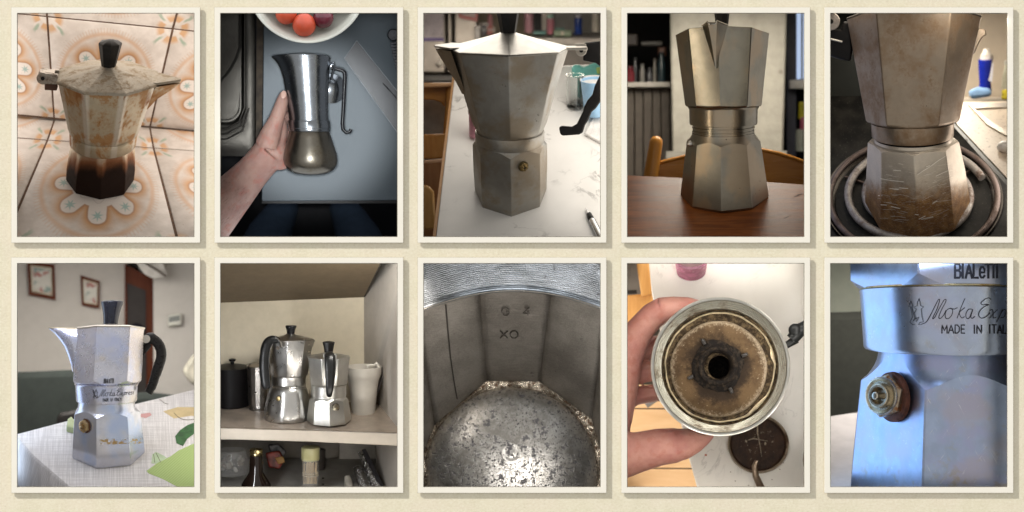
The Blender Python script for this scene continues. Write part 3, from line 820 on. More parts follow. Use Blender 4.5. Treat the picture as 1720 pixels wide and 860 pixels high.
# ================================================================== 3: pot on the marble table of a kitchen
def scene3():
    p = PN[2]; liner(2, 1500, (.10, .085, .07)); mount(2, 'the large pot with a rusty valve on a marble table')
    global MARBLE; MARBLE = marble('white_marble', w=.03, vein=(.30, .29, .28))
    OAK = wood('orange_oak', (.34, .15, .035), (.46, .23, .065), 2, .05)
    tb = p.tilt(146, 300, 270, 41)
    t = thing(p, 'table', 'white marble table with thin grey veins and an oak edge', 'table', p.on(160, 260, tb))
    g = G(); g.slab([p.on(x, y, tb) for x, y in ((19, 392), (53.5, 98), (330, 84), (330, 392))], -tb[1]*12); part('top', g, MARBLE, t, bevel=1.5)
    g = G(); g.slab([p.on(x, y, tb) - tb[1]*3 for x, y in ((13, 392), (20.5, 376), (54, 98), (50, 98))], -tb[1]*14); part('edge', g, wood('pale_oak_edge', (.50, .27, .12), (.58, .34, .17), 2), t)
    # chair at the left
    t = thing(p, 'chair', 'orange oak chair with a grey seat pad left of the marble table', 'chair', p.P(20, 330, 560)); d = 520
    g = G(); poly(g, p, [(-30, 117), (52, 117), (52, 124), (-30, 126)], d-10, 26); part('top_rail', g, wood('oak_rail', (.42, .24, .12), (.5, .3, .16), 0), t, bevel=3)
    g = G(); poly(g, p, [(40, 124), (51, 121), (43, 226), (31, 226)], d, 24); part('post', g, OAK, t, bevel=3)
    g = G(); poly(g, p, [(-30, 124), (41, 122), (36, 158), (30, 150), (18, 146), (-30, 144)], d+12, 12); part('back_panel', g, wood('dark_oak_panel', (.28, .12, .02), (.36, .16, .035), 0), t, bevel=2)
    g = G(); poly(g, p, [(-30, 205), (41, 202), (39, 243), (-30, 247)], d-6, 24); part('lower_rail', g, OAK, t, bevel=3)
    g = G(); poly(g, p, [(-30, 140), (40, 140), (34, 212), (-30, 212)], d+60, 10); part('seat_pad', g, plain('grey_felt', (.17, .165, .16), .9), t)
    t = thing(p, 'chair', 'pale oak chair seat edge at the lower left corner', 'chair', p.P(10, 360, 420)); d = 470
    g = G(); poly(g, p, [(-30, 254), (38, 246), (24, 345), (18, 392), (-30, 392)], d+40, 14); part('side_panel', g, wood('brown_oak_side', (.24, .115, .05), (.32, .16, .075), 2), t, bevel=2)
    g = G(); poly(g, p, [(-30, 251), (38, 244), (38, 250), (-30, 255)], d-20, 24); part('arm', g, wood('pale_oak_arm', (.52, .32, .2), (.6, .38, .25), 0), t, bevel=2)
    g = G(); poly(g, p, [(-30, 287), (8, 290), (17, 300), (21, 362), (-30, 370)], d-40, 22); part('seat', g, wood('golden_oak_seat', (.46, .26, .085), (.56, .34, .13), 2), t, bevel=4)
    # fridge and counter far behind
    d = 1280; FR = metal('brushed_fridge_steel', (.32, .29, .26), .4, (.2, .18, .16), .7, .9, scr=.5)
    t = thing(p, 'fridge', 'brushed steel fridge with two doors behind the spout', 'fridge', p.P(50, 110, d))
    for x0, x1 in ((-40, 38), (40, 49), (51.5, 92)):
        g = G(); panel(g, p, x0, -30, x1, 101, d, 90); part('door', g, FR, t, bevel=4)
    g = G(); panel(g, p, 38.6, -30, 51, 101, d + 30, 80); part('gap', g, BLACKM, t)
    g = G(); panel(g, p, -40, 105, 92, 114, d+10, 60); part('plinth', g, plain('dark_plinth', (.10, .095, .09), .5), t)
    g = G(); g.ball(p.P(27, 85, d-12), 7); part('knob', g, plain('pale_knob', (.7, .66, .6), .4), t)
    t = thing(p, 'paper_sheet', 'white handwritten sheet with a purple lower edge on the fridge', 'note', p.P(15, 20, d-4))
    g = G(); panel(g, p, -20, -20, 34.5, 43, d-5, 3); part('sheet', g, plain('lilac_paper', (.68, .62, .64), .8), t)
    g = G(); panel(g, p, -20, 42, 34.5, 47, d-6, 3); part('purple_edge', g, plain('purple_edge', (.22, .17, .42), .7), t)
    g = G(); random.seed(3)
    lines = []
    for k in range(8):
        y = 4 + k*4.6; x = 3
        while x < 30: L = random.uniform(2, 6); lines.append([(x, y), (x+L, y + random.uniform(-.6, .6))]); x += L + 2
    part('handwriting', strokes(lines, .9, lambda x, y: p.P(x, y, d-6.5)), plain('ink', (.2, .18, .3), .7), t)
    t = thing(p, 'wall_frame', 'pink framed board above the white jug', 'frame', p.P(76, 5, d-4))
    g = G(); poly(g, p, [(59, -10), (93, -10), (91, 15), (60, 9)], d-10, 8); part('frame', g, plain('pink_frame', (.58, .20, .19), .5), t)
    g = G(); poly(g, p, [(64, -10), (88, -10), (87, 8), (65, 4)], d-12, 8); part('board', g, plain('pale_board', (.62, .5, .48), .6), t)
    back = G(); panel(back, p, 90, -40, 184, 120, d+120, 10); struct(p, 'wall', back, plain('beige_kitchen_wall', (.30, .26, .20), .8))
    b2 = G(); panel(b2, p, 184, -40, 340, 40, d+118, 10); struct(p, 'splashback', b2, plain('taupe_splashback', (.26, .245, .22), .4))
    t = thing(p, 'counter', 'white kitchen counter with cupboards behind the pot', 'counter', p.P(240, 60, d))
    g = G(); cp = p.tilt(240, 40, d, 9); g.slab([p.on(x, y, cp) for x, y in ((176, 42.5), (340, 42.5), (340, 33), (184, 33.5))], -cp[1]*16); part('worktop', g, plain('white_worktop', (.62, .58, .54), .3), t, bevel=2)
    g = G(); panel(g, p, 176, 44, 340, 120, d+10, 60); part('cupboard', g, plain('taupe_cupboard', (.20, .18, .16), .5), t)
    def bottle(name, label, cat, x, y0, y1, w, col, cap=None, d=d-20, prof=None, rough=.3, gl=False, group=None):
        t = thing(p, name, label, cat, p.P(x, y1, d), group)
        pr = prof or [(0, w*.46), (.02, w*.5), (.72, w*.5), (.80, w*.46), (.82, w*.3), (.83, w*.3)]
        part('body', turned(p, x, y0, y1, d, pr), glass(name + '_glass', col) if gl else plain(name + '_paint', col, rough), t)
        if cap: part('lid', turned(p, x, y0, y1, d, [(.80, w*.40), (.82, w*.43), (.97, w*.43), (1, w*.38)]), plain(name + '_cap', cap, .4), t)
        return t
    bottle('bottle', 'pink floral bottle beside the pot knob', 'bottle', 177, -14, 33, 15, (.52, .28, .33))
    bottle('bottle', 'pink bottle with a mint lid on the counter', 'bottle', 213.5, 3, 36, 13, (.50, .19, .24), (.35, .60, .50))
    bottle('bottle', 'royal blue bottle with a pale cap on the counter', 'bottle', 260, 2, 36, 12.5, (.02, .06, .30), (.5, .5, .55))
    bottle('bottle', 'cream bottle right of the royal blue bottle', 'bottle', 290, -12, 32, 14, (.52, .49, .43), (.6, .58, .5))
    t = thing(p, 'storage_box', 'green clear storage box with a pale label on the counter', 'box', p.P(232, 38, d-30))
    g = G(); panel(g, p, 218, 29, 249, 40, d-34, 26); part('box', g, plain('green_plastic', (.20, .27, .17), .4), t, bevel=3)
    g = G(); panel(g, p, 231, 31, 236, 38, d-36, 2); part('label', g, plain('pale_label', (.6, .55, .45), .6), t)
    t = thing(p, 'storage_box', 'teal lidded dish behind the green box', 'box', p.P(226, 30, d+20))
    g = G(); panel(g, p, 217, 25, 237, 30, d+20, 26); part('lid', g, plain('teal_plastic', (.16, .36, .30), .4), t, bevel=2)
    t = thing(p, 'storage_box', 'flat teal tray at the left end of the counter', 'box', p.P(192, 35, d-30))
    g = G(); panel(g, p, 184, 31, 206, 36, d-34, 26); part('tray', g, plain('teal_tray', (.14, .33, .31), .4), t, bevel=2)
    t = thing(p, 'oven', 'black framed oven front above the counter', 'oven', p.P(192, 20, d+100))
    g = G(); panel(g, p, 186, -30, 199, 30, d+96, 20); part('door', g, BLACK, t)
    g = G(); panel(g, p, 199.6, -30, 215, 28, d+92, 20); part('panel', g, FR, t)
    for k_, (x, w, yy, c1, l_) in enumerate(((91, 8, 44, (.75, .72, .7), 'narrow white carton below the white jug'), (102, 9, 38, (.10, .09, .10), 'dark jar among the clutter behind the lid'),
                                   (112, 9, 37, (.45, .15, .13), 'red patterned packet behind the lid'), (117, 7, 34, (.5, .42, .34), 'tan packet at the right end of the clutter'))):
        t = thing(p, 'packet', l_, 'packet', p.P(x, yy, d-30))
        g = G(); panel(g, p, x-w/2, 18 + k_*2 if k_ else 22, x+w/2, yy, d-34 + k_*3, 20); part('box', g, plain('packet_%d' % k_, c1, .5), t, bevel=2)
        g = G(); panel(g, p, x-w/2+1, 26, x+w/2-1, 31, d-36 + k_*3, 3); part('label', g, plain('packet_label_%d' % k_, tuple(min(1, c*.5 + .2) for c in c1), .6), t)
    bottle('jug', 'white jug in front of the beige wall', 'jug', 102, 15, 26, 15, (.66, .63, .6))
    t = thing(p, 'vase', 'pink pot with red flowers above the clutter', 'vase', p.P(112, 26, d-10))
    g = G(); panel(g, p, 108, 2, 116, 24, d-12, 10); part('pot', g, plain('rose_vase', (.5, .2, .22), .5), t, bevel=3)
    # things standing on the table
    q = p.on(84, 208, tb); dd = q.y
    t = thing(p, 'bottle', 'pink patterned bottle half hidden left of the pot', 'bottle', q)
    part('body', turned(p, 88, 168, 208, dd, [(0, 9), (.05, 11), (.9, 11.5), (1, 11.5)], 12), plain('pink_bottle', (.60, .27, .35), .3), t)
    part('label', turned(p, 87, 128, 170, dd, [(0, 11.4), (.03, 11.8), (.85, 11), (1, 7)], 12), plain('brown_label', (.22, .09, .05), .5, var=.9, scale=.16), t)
    AQ = plain('aqua_plastic', (.14, .47, .42), .35)
    q = p.on(262, 110, tb); dd = q.y
    t = thing(p, 'cloth', 'crumpled aqua bag behind the clear glass', 'bag', q)
    g = G(); poly(g, p, [(249, 88), (262, 86), (268, 92), (285, 84), (330, 74), (330, 104), (292, 112), (250, 110)], dd, 30); part('bag', g, AQ, t, bevel=5)
    g = G(); poly(g, p, [(290, 92), (330, 84), (330, 104), (292, 102)], dd-8, 14); part('green_label', g, plain('lime_label', (.38, .52, .14), .5), t, bevel=2)
    q = p.on(254, 157, tb); dd = q.y
    t = thing(p, 'glass', 'clear drinking glass half full on the marble table', 'glass', q)
    g = turned(p, 254, 104, 157, dd, [(0, 10), (.01, 13.4), (.5, 14.2), (1, 15), (1, 14), (.5, 13.2), (.10, 12.3), (.09, 1)], 14); part('wall', g, glass('clear_glass', (.96, .97, .97)), t)
    t = thing(p, 'mug', 'teal mug between the glass and the blue cup', 'mug', p.on(268, 145, tb))
    part('body', turned(p, 269, 107, 144, p.on(268, 145, tb).y + 10, [(0, 8), (.02, 9), (.9, 10), (1, 10.4), (1, 9.4), (.1, 8)], 14), plain('teal_mug', (.10, .36, .33), .3), t)
    q = p.on(285, 168, tb); dd = q.y - 16
    t = thing(p, 'cup', 'sky blue cup with a white rim right of the glass', 'cup', q)
    part('body', turned(p, 288, 113, 172, dd, [(0, 15), (.02, 17), (1, 24.5), (1, 23), (.1, 15)], 16), plain('sky_blue_paper', (.27, .46, .66), .4), t)
    part('rim', turned(p, 288, 110.5, 114, dd, [(0, 24.6), (.3, 25.6), (.8, 25.4), (1, 24.4), (.3, 22.6)], 16), plain('white_rim', (.7, .68, .66), .4), t)
    q = p.on(286, 190, tb); t = thing(p, 'napkin', 'white crumpled napkin under the pot handle', 'napkin', q)
    g = G(); g.slab([p.on(x, y, tb) + tb[1]*6 for x, y in ((270, 206), (284, 180), (330, 176), (330, 215), (300, 222))], -tb[1]*5); part('napkin', g, plain('white_napkin', (.72, .7, .68), .8, bump=2, bscale=.1), t, bevel=2)
    # pen
    t = thing(p, 'pen', 'silver and black pen at the lower right corner of the table', 'pen', p.on(282, 360, tb))
    a, e = p.on(273.5, 330, tb) + tb[1]*3, p.on(303, 392, tb) + tb[1]*6; u = (e - a); L = u.length; u.normalize()
    PS = metal('silver_pen_metal', (.62, .62, .63), .25, (.3, .3, .3), .7, .9, scr=0)
    g = G(); g.lathe(a, u, [(0, .6), (L*.16, 3.4)], 16); part('tip', g, PS, t)
    g = G(); g.lathe(a, u, [(L*.16, 4.2), (L*.17, 5), (L*.33, 5.6), (L*.34, 5.2)], 20); part('grip', g, BLACK, t)
    g = G(); g.lathe(a, u, [(L*.34, 5.6), (L, 6.2)], 20); part('barrel', g, PS, t)
    g = G(); g.tube([a + u*L*.30 + V((5.5, -3, 0)), a + u*L*.6 + V((6.3, -3, 0)), a + u*L + V((6.8, -3, 0))], 1.3, 8); part('clip', g, BLACK, t)
    # the pot
    b = Bend(p, [(302, 147, 40), (250, 146, 28), (190, 145, 15), (57, 143, 9)], 270)
    def pits(m, base, co):
        v = m.noise(co, .12, 4, .7); w = m.noise(co, .02, 3); s_ = m.step(v, .64, .72)*m.step(w, .44, .56)
        n = m.step(m.noise(co, .014, 6, .6), .42, .62)
        return m.mix(s_*.85, m.mix(n*.75, base, (.27, .215, .15)), (.06, .05, .045)), s_
    MP = metal('brushed_cast_aluminium', (.37, .355, .325), .42, (.20, .17, .125), .54, .78, scr=.35, extra=pits, met=.72)
    ML = metal('smooth_lid_aluminium', (.44, .425, .395), .32, (.40, .36, .28), .58, .8, scr=.3)
    t = thing(p, 'moka_pot', 'large worn aluminium pot with a rusty valve on the marble table', 'coffee pot', b.o(302))
    oc = [-178, -132, -96, -51, 1, 53, 98, 135]
    g = meet(b.body([(305, 56, 0), (304, 59, 0), (300, 61, 0), (262, 63, 0), (205, 63.5, 0)], oc), b.body([(310, 100), (232, 75), (225, 65), (219, 58.5), (215, 55.5), (212, 54.5)], n=128)); part('base', g, MP, t, smooth=22)
    g = b.body([(215, 50), (214.6, 57), (213, 58), (200, 58.5), (198, 58), (197, 55)], n=64); part('collar', g, MP, t)
    g = b.body([(200, 57, 1), (197, 58.5, .8), (191, 61.5, .25), (184, 64, 0), (122, 82, 0), (62, 102, 0), (60.5, 103, 0)], oc); part('upper_chamber', g, MP, t)
    g = b.body([(61, 100, 0), (60.8, 105, 0), (59.2, 106, 0), (58.2, 105, 0), (57, 100, 0), (44, 50, 0), (36, 22, .2), (34.5, 17, 1), (33, 14, 1)], oc); part('lid', g, ML, t)
    g = b.body([(36, 12.5, 0), (33, 13, 0), (-4, 20, 0), (-12, 21, 0), (-16, 18, 0)], [a + 8 for a in OCT0]); part('knob', g, BLACK, t)
    g = b.spout(-91, [(136, 72, 79, 6, 1), (114, 78, 90, 19, 2), (90, 86, 105, 28, 3), (70, 92, 117, 33, 5), (62, 95, 121, 34, 6), (60.4, 95, 122, 34, 6)]); part('spout', g, metal('brown_spout_metal', (.36, .31, .25), .42, (.2, .15, .1), .5, .7, scr=.2), t, smooth=30)
    g = G(); g.slab([b.pt(57.5, -91, r, w) for r, w in ((84, -32), (97, -36), (124, -7), (124, 7), (97, 36), (84, 32), (50, 14), (50, -14))], b.ax(57)*3); part('lid_flap', g, ML, t, bevel=1)
    # hinge and handle on the right
    HG = metal('hinge_aluminium', (.50, .47, .42), .4, (.2, .16, .11), .55, .75)
    g = G(); b.bx(g, 60, 92, 96, 132, 24, -2, 3); part('hinge_plate', g, HG, t, bevel=1)
    g = G(); q = b.pt(66, 92, 123, 12); n_ = V((0, -1, .1)); g.lathe(q, n_, [(-2, 9.5), (3, 9.5)], 24); g.box(q + V((-1, -1, 6)), (19, 5, 13)); part('hinge_lug', g, HG, t, bevel=.8)
    g = G(); g.lathe(q, n_, [(2.5, 3.6), (4, 3.6), (4.2, 3)], 16); part('hinge_pin', g, BLACK, t)
    g = G(); y_ = q.y
    def hp(x, y): k = p.s(y_); return V(((x-149)*k, y_ - 2, (188-y)*k))
    g.slab([hp(x, y) for x, y in ((268, 80), (270, 50), (284, 49), (330, 44), (330, 108), (297, 150), (290, 160), (283, 166), (277, 180), (272, 188), (268, 201), (262, 204), (234, 206), (230, 203), (228, 192), (232, 189), (250, 190.5), (258, 186), (262, 178), (268, 166), (270, 158), (276, 146), (284, 137), (288, 122), (296, 106), (300, 92), (290, 84))], (0, 15, 0))
    part('handle', g, BLACK, t, bevel=3.5)
    # valve on the facet right of the front edge
    az = 23; o_, u_ = b.dirs(240, az); c = b.pt(235, az, 56.6, 0)
    VM = metal('corroded_brass', (.42, .30, .13), .5, (.10, .07, .03), .42, .6, fine=1.2, scr=0)
    v = part('safety_valve', G().lathe(c, o_, [(-1, 9.6), (1, 9.4)], 24), plain('valve_stain', (.10, .075, .03), .8), t)
    g = G(); g.lathe(c, o_, [(0, 8.6), (4, 8.6), (5, 7.6)], 6); part('hex_nut', g, VM, v, smooth=20)
    g = G()
    for k in range(5): a = 2*pi*k/5; g.ball(c + o_*5 + u_*cos(a)*4 + b.ax(262)*sin(a)*4, 2.7, nu=10, nv=8)
    part('valve_face', g, VM, v)
    g = G(); g.lathe(c, o_, [(4, 1.6), (8.2, 1.5)], 10); part('valve_pin', g, plain('dark_hole', (.01, .008, .005), .8), v)
    lamps(p, top=.95, left=.03, right=1.0, d0=40, d1=420, col=(1, .93, .83), lc=(1, .80, .58))
    lamp(p, 'kitchen_fill', (0, 900, 199*p.s(900)), (0, .15, -1), (330, 600), 6.5, (1, .9, .76))  # unseen fill added overhead to brighten the kitchen background
# ================================================================== 4: pot on a dark wooden table
def scene4():
    p = PN[3]; liner(3, 1500, (.10, .09, .08)); mount(3, 'the pot with a V shaped spout on a dark wood table')
    tb = p.tilt(160, 306, 245, 23)
    TW = Mat('varnished_dark_wood'); co = TW.co()
    f = TW.noise(TW.scl(co, (.16, 1, 1)), .05, 6, .6, .8); h = TW.noise(TW.scl(co, (.05, 1, 1)), .5, 3)
    TW.set(col=TW.mix(TW.step(f*.75 + h*.25, .34, .66), (.105, .028, .007), (.25, .078, .020)), rough=f*.15 + .30, spec=.12); TW.bump(h, .12)
    t = thing(p, 'table', 'varnished dark brown wooden table under the pot', 'table', p.on(150, 340, tb))
    g = G(); g.slab([p.on(x, y, tb) for x, y in ((-60, 384), (-60, 268), (0, 271.5), (150, 279), (230, 283), (297, 288), (360, 293), (360, 384))], -tb[1]*14); part('top', g, TW.mat, t, bevel=1.5)
    g = G(); part('scratch', strokes([[(264, 345), (271, 342)], [(286, 306), (294, 304)], [(281, 309), (287, 307)]], 1.0, lambda x, y: p.on(x, y, tb) + tb[1]*.3), plain('scratch', (.02, .01, .01), .8), t)
    # chair behind the table
    OR = wood('orange_varnished_beech', (.40, .155, .022), (.53, .24, .045), 0, .03, .25)
    t = thing(p, 'chair', 'orange varnished chair with a curved back rail behind the table', 'chair', p.P(140, 300, 560)); d = 520
    g = G(); a, e_ = p.P(31, 330, d), p.P(50, 212, d); u = (e_-a); L = u.length; g.lathe(a, u, [(0, 15), (L*.95, 13), (L*1.0, 11.5), (L*1.04, 7), (L*1.05, 2)], 20); part('post', g, wood('orange_post', (.38, .15, .02), (.50, .23, .05), 2, .03, .22), t, smooth=70)
    top = [(46, 252), (70, 246), (95, 240), (140, 231), (190, 228), (228, 229), (255, 235), (280, 243), (340, 266)]; bot = [(340, 330), (280, 300), (220, 300), (150, 300), (90, 300), (46, 300)]
    g = G(); poly(g, p, top + bot, d + 8, 20); part('back_rail', g, OR, t, bevel=6)
    g = G(); g.tube([p.P(x, y + 1, d + 8) for x, y in top], 3.4, 8); part('top_edge', g, OR, t, smooth=80)
    # pillar, shelf, cupboard, window
    PL = Mat('rough_concrete'); n = PL.noise(scale=.03, detail=7, rough=.65); v = PL.step(PL.vor(scale=.02), .12, .05)
    PL.set(col=PL.mix(v*.6, PL.mix(PL.step(n, .3, .7), (.33, .315, .275), (.42, .40, .35)), (.16, .14, .11)), rough=.85); PL.bump(n, 2.5)
    d = 900
    t = thing(p, 'pillar', 'pale rough concrete pillar behind the pot', 'pillar', p.P(170, 260, d))
    g = G(); poly(g, p, [(72, -40), (269, -40), (262, 250), (76, 250)], d, 80); part('shaft', g, PL.mat, t, bevel=5)
    g = G(); panel(g, p, 66, 232, 268, 300, d-6, 90); part('skirting', g, plain('grey_skirting', (.30, .29, .26), .7), t)
    bk = G(); panel(bk, p, -80, -60, 380, 330, 1380, 10); struct(p, 'wall', bk, plain('dark_room_wall', (.018, .016, .016), .8))
    t = thing(p, 'cupboard', 'grey brown panelled cupboard with a white top at the left', 'cupboard', p.P(30, 280, 1000)); d = 1000
    g = G(); panel(g, p, -60, 115, 74, 124, d-30, 160); part('top', g, plain('white_ledge', (.50, .47, .43), .5), t, bevel=2)
    for k in range(9): 
        g = G(); x0 = -62 + k*15; panel(g, p, x0, 126, x0 + 13.6, 320, d, 14); part('board', g, plain('grey_brown_paint', (.125, .105, .088), .6), t, bevel=2)
    g = G(); panel(g, p, -60, 126, 74, 320, d+9, 14); part('backing', g, plain('dark_gap', (.05, .042, .036), .8), t)
    random.seed(12)
    for k, (x, w, y0, c, nm, lb) in enumerate(((5, 16, 92, (.20, .03, .04), 'jar', 'dark red jar at the left end of the dark shelf'), (26, 9, 88, (.30, .29, .27), 'jar', 'grey tall jar in the middle of the dark shelf'),
                                   (47, 6, 80, (.50, .47, .42), 'candle', 'thin white candle on the dark shelf'), (58, 14, 70, (.03, .05, .06), 'bottle', 'dark teal bottle beside the pillar'),
                                   (38, 10, 95, (.10, .10, .11), 'jar', 'low grey jar left of the white candle'), (14, 9, 78, (.06, .06, .065), 'bottle', 'black bottle behind the dark red jar'))):
        t = thing(p, nm, lb, nm, p.P(x, 115, 1010))
        part('body', turned(p, x, y0, 115.5, 1005 + (k % 3)*14, [(0, w*.5), (.7, w*.5), (.8, w*.35), (.98, w*.33), (1, w*.3)]), plain('shelf_ware_%d' % k, c, .25), t)
        part('lid', turned(p, x, y0 - 4, y0 + 1, 1005 + (k % 3)*14, [(0, w*.38), (1, w*.36)]), plain('shelf_lid_%d' % k, tuple(v*.5 for v in c), .4), t)
    for k, (x0, x1, y0, y1, c, lb) in enumerate(((-10, 18, 34, 54, (.09, .075, .07), 'brown carton on the upper shelf at the far left'), (24, 60, 47, 54, (.20, .19, .18), 'flat grey tin on the upper shelf'), (52, 66, 56, 72, (.14, .055, .03), 'rust coloured box next to the pillar'))):
        t = thing(p, 'box', lb, 'box', p.P(x0, y1, 1040)); g = G(); panel(g, p, x0, y0, x1, y1, 1040, 30); part('carton', g, plain('shelf_box_%d' % k, c, .5), t, bevel=3)
    t = thing(p, 'window', 'pale blue window at the right edge with a dark frame', 'window', p.P(290, 60, 1100)); d = 1100
    WG = Mat('evening_window_glass'); WG.set(col=(.25, .35, .5), rough=.1, emc=(.50, .62, .86), ems=.85)
    g = G(); panel(g, p, 284, -40, 292, 112, d+12, 4); part('pane', g, WG.mat, t)
    g = G(); panel(g, p, 294, -40, 345, 112, d+12, 4); part('pane', g, WG.mat, t)
    g = G(); panel(g, p, 267, -40, 284, 330, d, 30); part('frame', g, plain('slate_frame', (.07, .075, .11), .5), t, bevel=2)
    g = G(); panel(g, p, 291.5, -40, 294.5, 112, d, 24); part('glazing_bar', g, plain('grey_bar', (.4, .4, .42), .5), t)
    g = G(); panel(g, p, 272, 113, 345, 128, d-40, 70); part('sill', g, plain('white_sill', (.72, .70, .68), .5), t, bevel=2)
    for k, (x, y0, y1, w, c, lb) in enumerate(((293, 150, 178, 13, (.55, .48, .03), 'yellow packet below the window sill'), (296, 176, 205, 13, (.42, .10, .16), 'pink packet below the yellow one'), (290, 196, 232, 16, (.34, .36, .32), 'pale jar at the lower right behind the chair'))):
        t = thing(p, 'packet', lb, 'packet', p.P(x, y1, 1080)); part('body', turned(p, x, y0, y1, 1080 - k*15, [(0, w*.5), (.85, w*.5), (1, w*.4)]), plain('right_ware_%d' % k, c, .5), t)
    # the pot
    b = Bend(p, [(308, 164, 19), (205, 162, 9), (157, 162, 2), (36, 160, -8)], 245)
    def oily_warm_reflection(m, base, co):
        n = m.noise(m.scl(co, (1, 1, .7)), .018, 4, .5); x, y, z = m.xyz(co)
        v = m.vor(co, .05); s_ = m.step(v, .08, .03)*m.step(m.noise(co, .03, 3), .5, .6)
        k = m.step(n, .44, .58)
        return m.mix(s_, m.mix(k*.6, base, (.44, .33, .22)), (.03, .025, .02)), s_  # warm patches put reflected colour into the metal; dark spots are oil
    MU = metal('polished_old_aluminium', (.33, .305, .25), .26, (.20, .17, .13), .74, .95, rvar=.05, scr=.06, extra=oily_warm_reflection, fine=.02)
    MBs = metal('scuffed_base_aluminium', (.32, .295, .245), .38, (.26, .23, .18), .6, .8, scr=.12, fine=.04, extra=oily_warm_reflection)
    t = thing(p, 'moka_pot', 'worn aluminium pot with its V shaped spout facing forward on the dark table', 'coffee pot', b.o(308))
    oc = [a - 4 for a in (-180, -135, -90, -42, 0, 42, 90, 135)]
    g = meet(b.body([(310.5, 70, .2), (309, 73, .15), (306, 74.5, .05), (262, 68.5, 0), (196, 59.5, 0)], oc), b.body([(330, 120), (222, 70), (215, 61.5), (210.5, 57), (206, 54), (203, 52.5), (199, 52)], n=128)); part('base', g, MBs, t, smooth=22)
    g = b.body([(202, 50), (201, 53), (199.5, 53), (199, 51.5), (197.5, 51.5), (197, 53), (195.5, 53), (195, 51.5), (193, 51.5), (192.6, 52.6), (190.5, 52.6), (190, 50.5), (185, 50.5)], n=64); part('thread', g, MU, t, smooth=25)
    g = b.body([(187, 50), (186.4, 56.2), (184.5, 57), (162, 57.3), (160, 58.5), (158, 60)], n=64); part('collar', g, MU, t)
    g = b.body([(161.5, 56, 1), (158.5, 60, .7), (156.5, 63, .15), (154, 64.5, 0), (40, 78, 0), (36.5, 78.6, 0), (35.6, 77.6, 0), (36.5, 74, 0), (60, 60, 0)], oc); part('upper_chamber', g, MU, t)
    g = b.body([(39, 73.5, 0), (38, 73.5, 0), (36.5, 40, 0), (34, 12, 1)], oc); part('lid', g, MU, t)
    g = b.body([(37, 9, 0), (26, 9.6, 0), (0, 13, 0), (-10, 14, 0), (-13, 10, 0)], OCT0); part('knob', g, BLACK, t)
    az = -9.5                                                      # the spout: a beak with two flanks and a flat ridge
    g = G(); rings = []
    for y, tip, hw, tw in ((98, 1.0, 1.5, .8), (80, 6.5, 7, 2.2), (60, 13, 13.2, 4.0), (44, 18, 18, 6.2), (36.5, 21, 20.5, 7.5), (33.5, 22, 21, 7.8)):
        r0 = 78 - (y-36)*.115 - 5
        rings.append([b.pt(y, az, r0, -hw), b.pt(y, az, r0 + 4 + tip, -tw), b.pt(y, az, r0 + 4 + tip, tw), b.pt(y, az, r0, hw), b.pt(y, az, r0-6, hw*.7), b.pt(y, az, r0-6, -hw*.7)])
    g.loft(rings); part('spout', g, MU, t, smooth=20)
    g = G(); f = lambda y, tip, w: b.pt(y, az, 73 + tip, w)
    g.tube([f(35.2, 6, -21), f(33, 22, -11), f(31.6, 25.5, -8.2), f(36.5, 26, -4.6), f(36.5, 26, 4.6), f(31.4, 25.5, 8.2), f(33, 20, 12), f(35.4, 5, 22)], 1.15, 8); part('spout_lip', g, metal('spout_lip_highlight', (.85, .82, .76), .2, scr=0), t)  # brighter metal carries the white highlight of the lip
    g = G(); g.slab([f(34.2, 24.5, -7), f(35.6, 26.4, -4), f(35.6, 26.4, 4), f(34.2, 24.5, 7), f(33.6, 8, 9), f(33.6, 8, -9)], b.ax(34)*.8); part('spout_opening', g, plain('dark_spout_opening', (.01, .009, .008), .7), t)
    c = b.pt(216, -72, 58); g = G(); g.lathe(c, b.dirs(216, -72)[0], [(-2, 5), (3, 5), (5, 3.5), (7, 1.5)], 16); part('safety_valve', g, ALU, t)
    g = G(); random.seed(4)
    for k in range(9):
        x = 236 + random.uniform(-12, 14); L = random.uniform(2, 6); y = 124 + random.uniform(-3, 3); g = strokes([[(x, y), (x + L, y + random.uniform(-.8, .8))]], random.uniform(1, 2.4), onto(b, facet_rad(oc, lambda y: 78.3 - (y - 40)*.119), 161, .3), g)
    part('dark_smudge', g, plain('dark_smudge', (.05, .042, .035), .7), t)
    lamps(p, top=.22, left=.03, right=.18, d0=50, d1=360, col=(1, .87, .66), lc=(1, .82, .55), rc=(1, .95, .9))
    lamp(p, 'backdrop_fill', (20, 700, 199*p.s(700)), (0, .2, -1), (300, 380), 5.5, (1, .92, .78))  # unseen fill added to brighten the pillar and background
    lamp(p, 'front_fill', (-157, 60, 20), (.8, 1, -.1), (14, 300), .10, (1, .86, .66), up=(0, 0, 1))  # unseen strip behind the card edge, added to light the pot's front
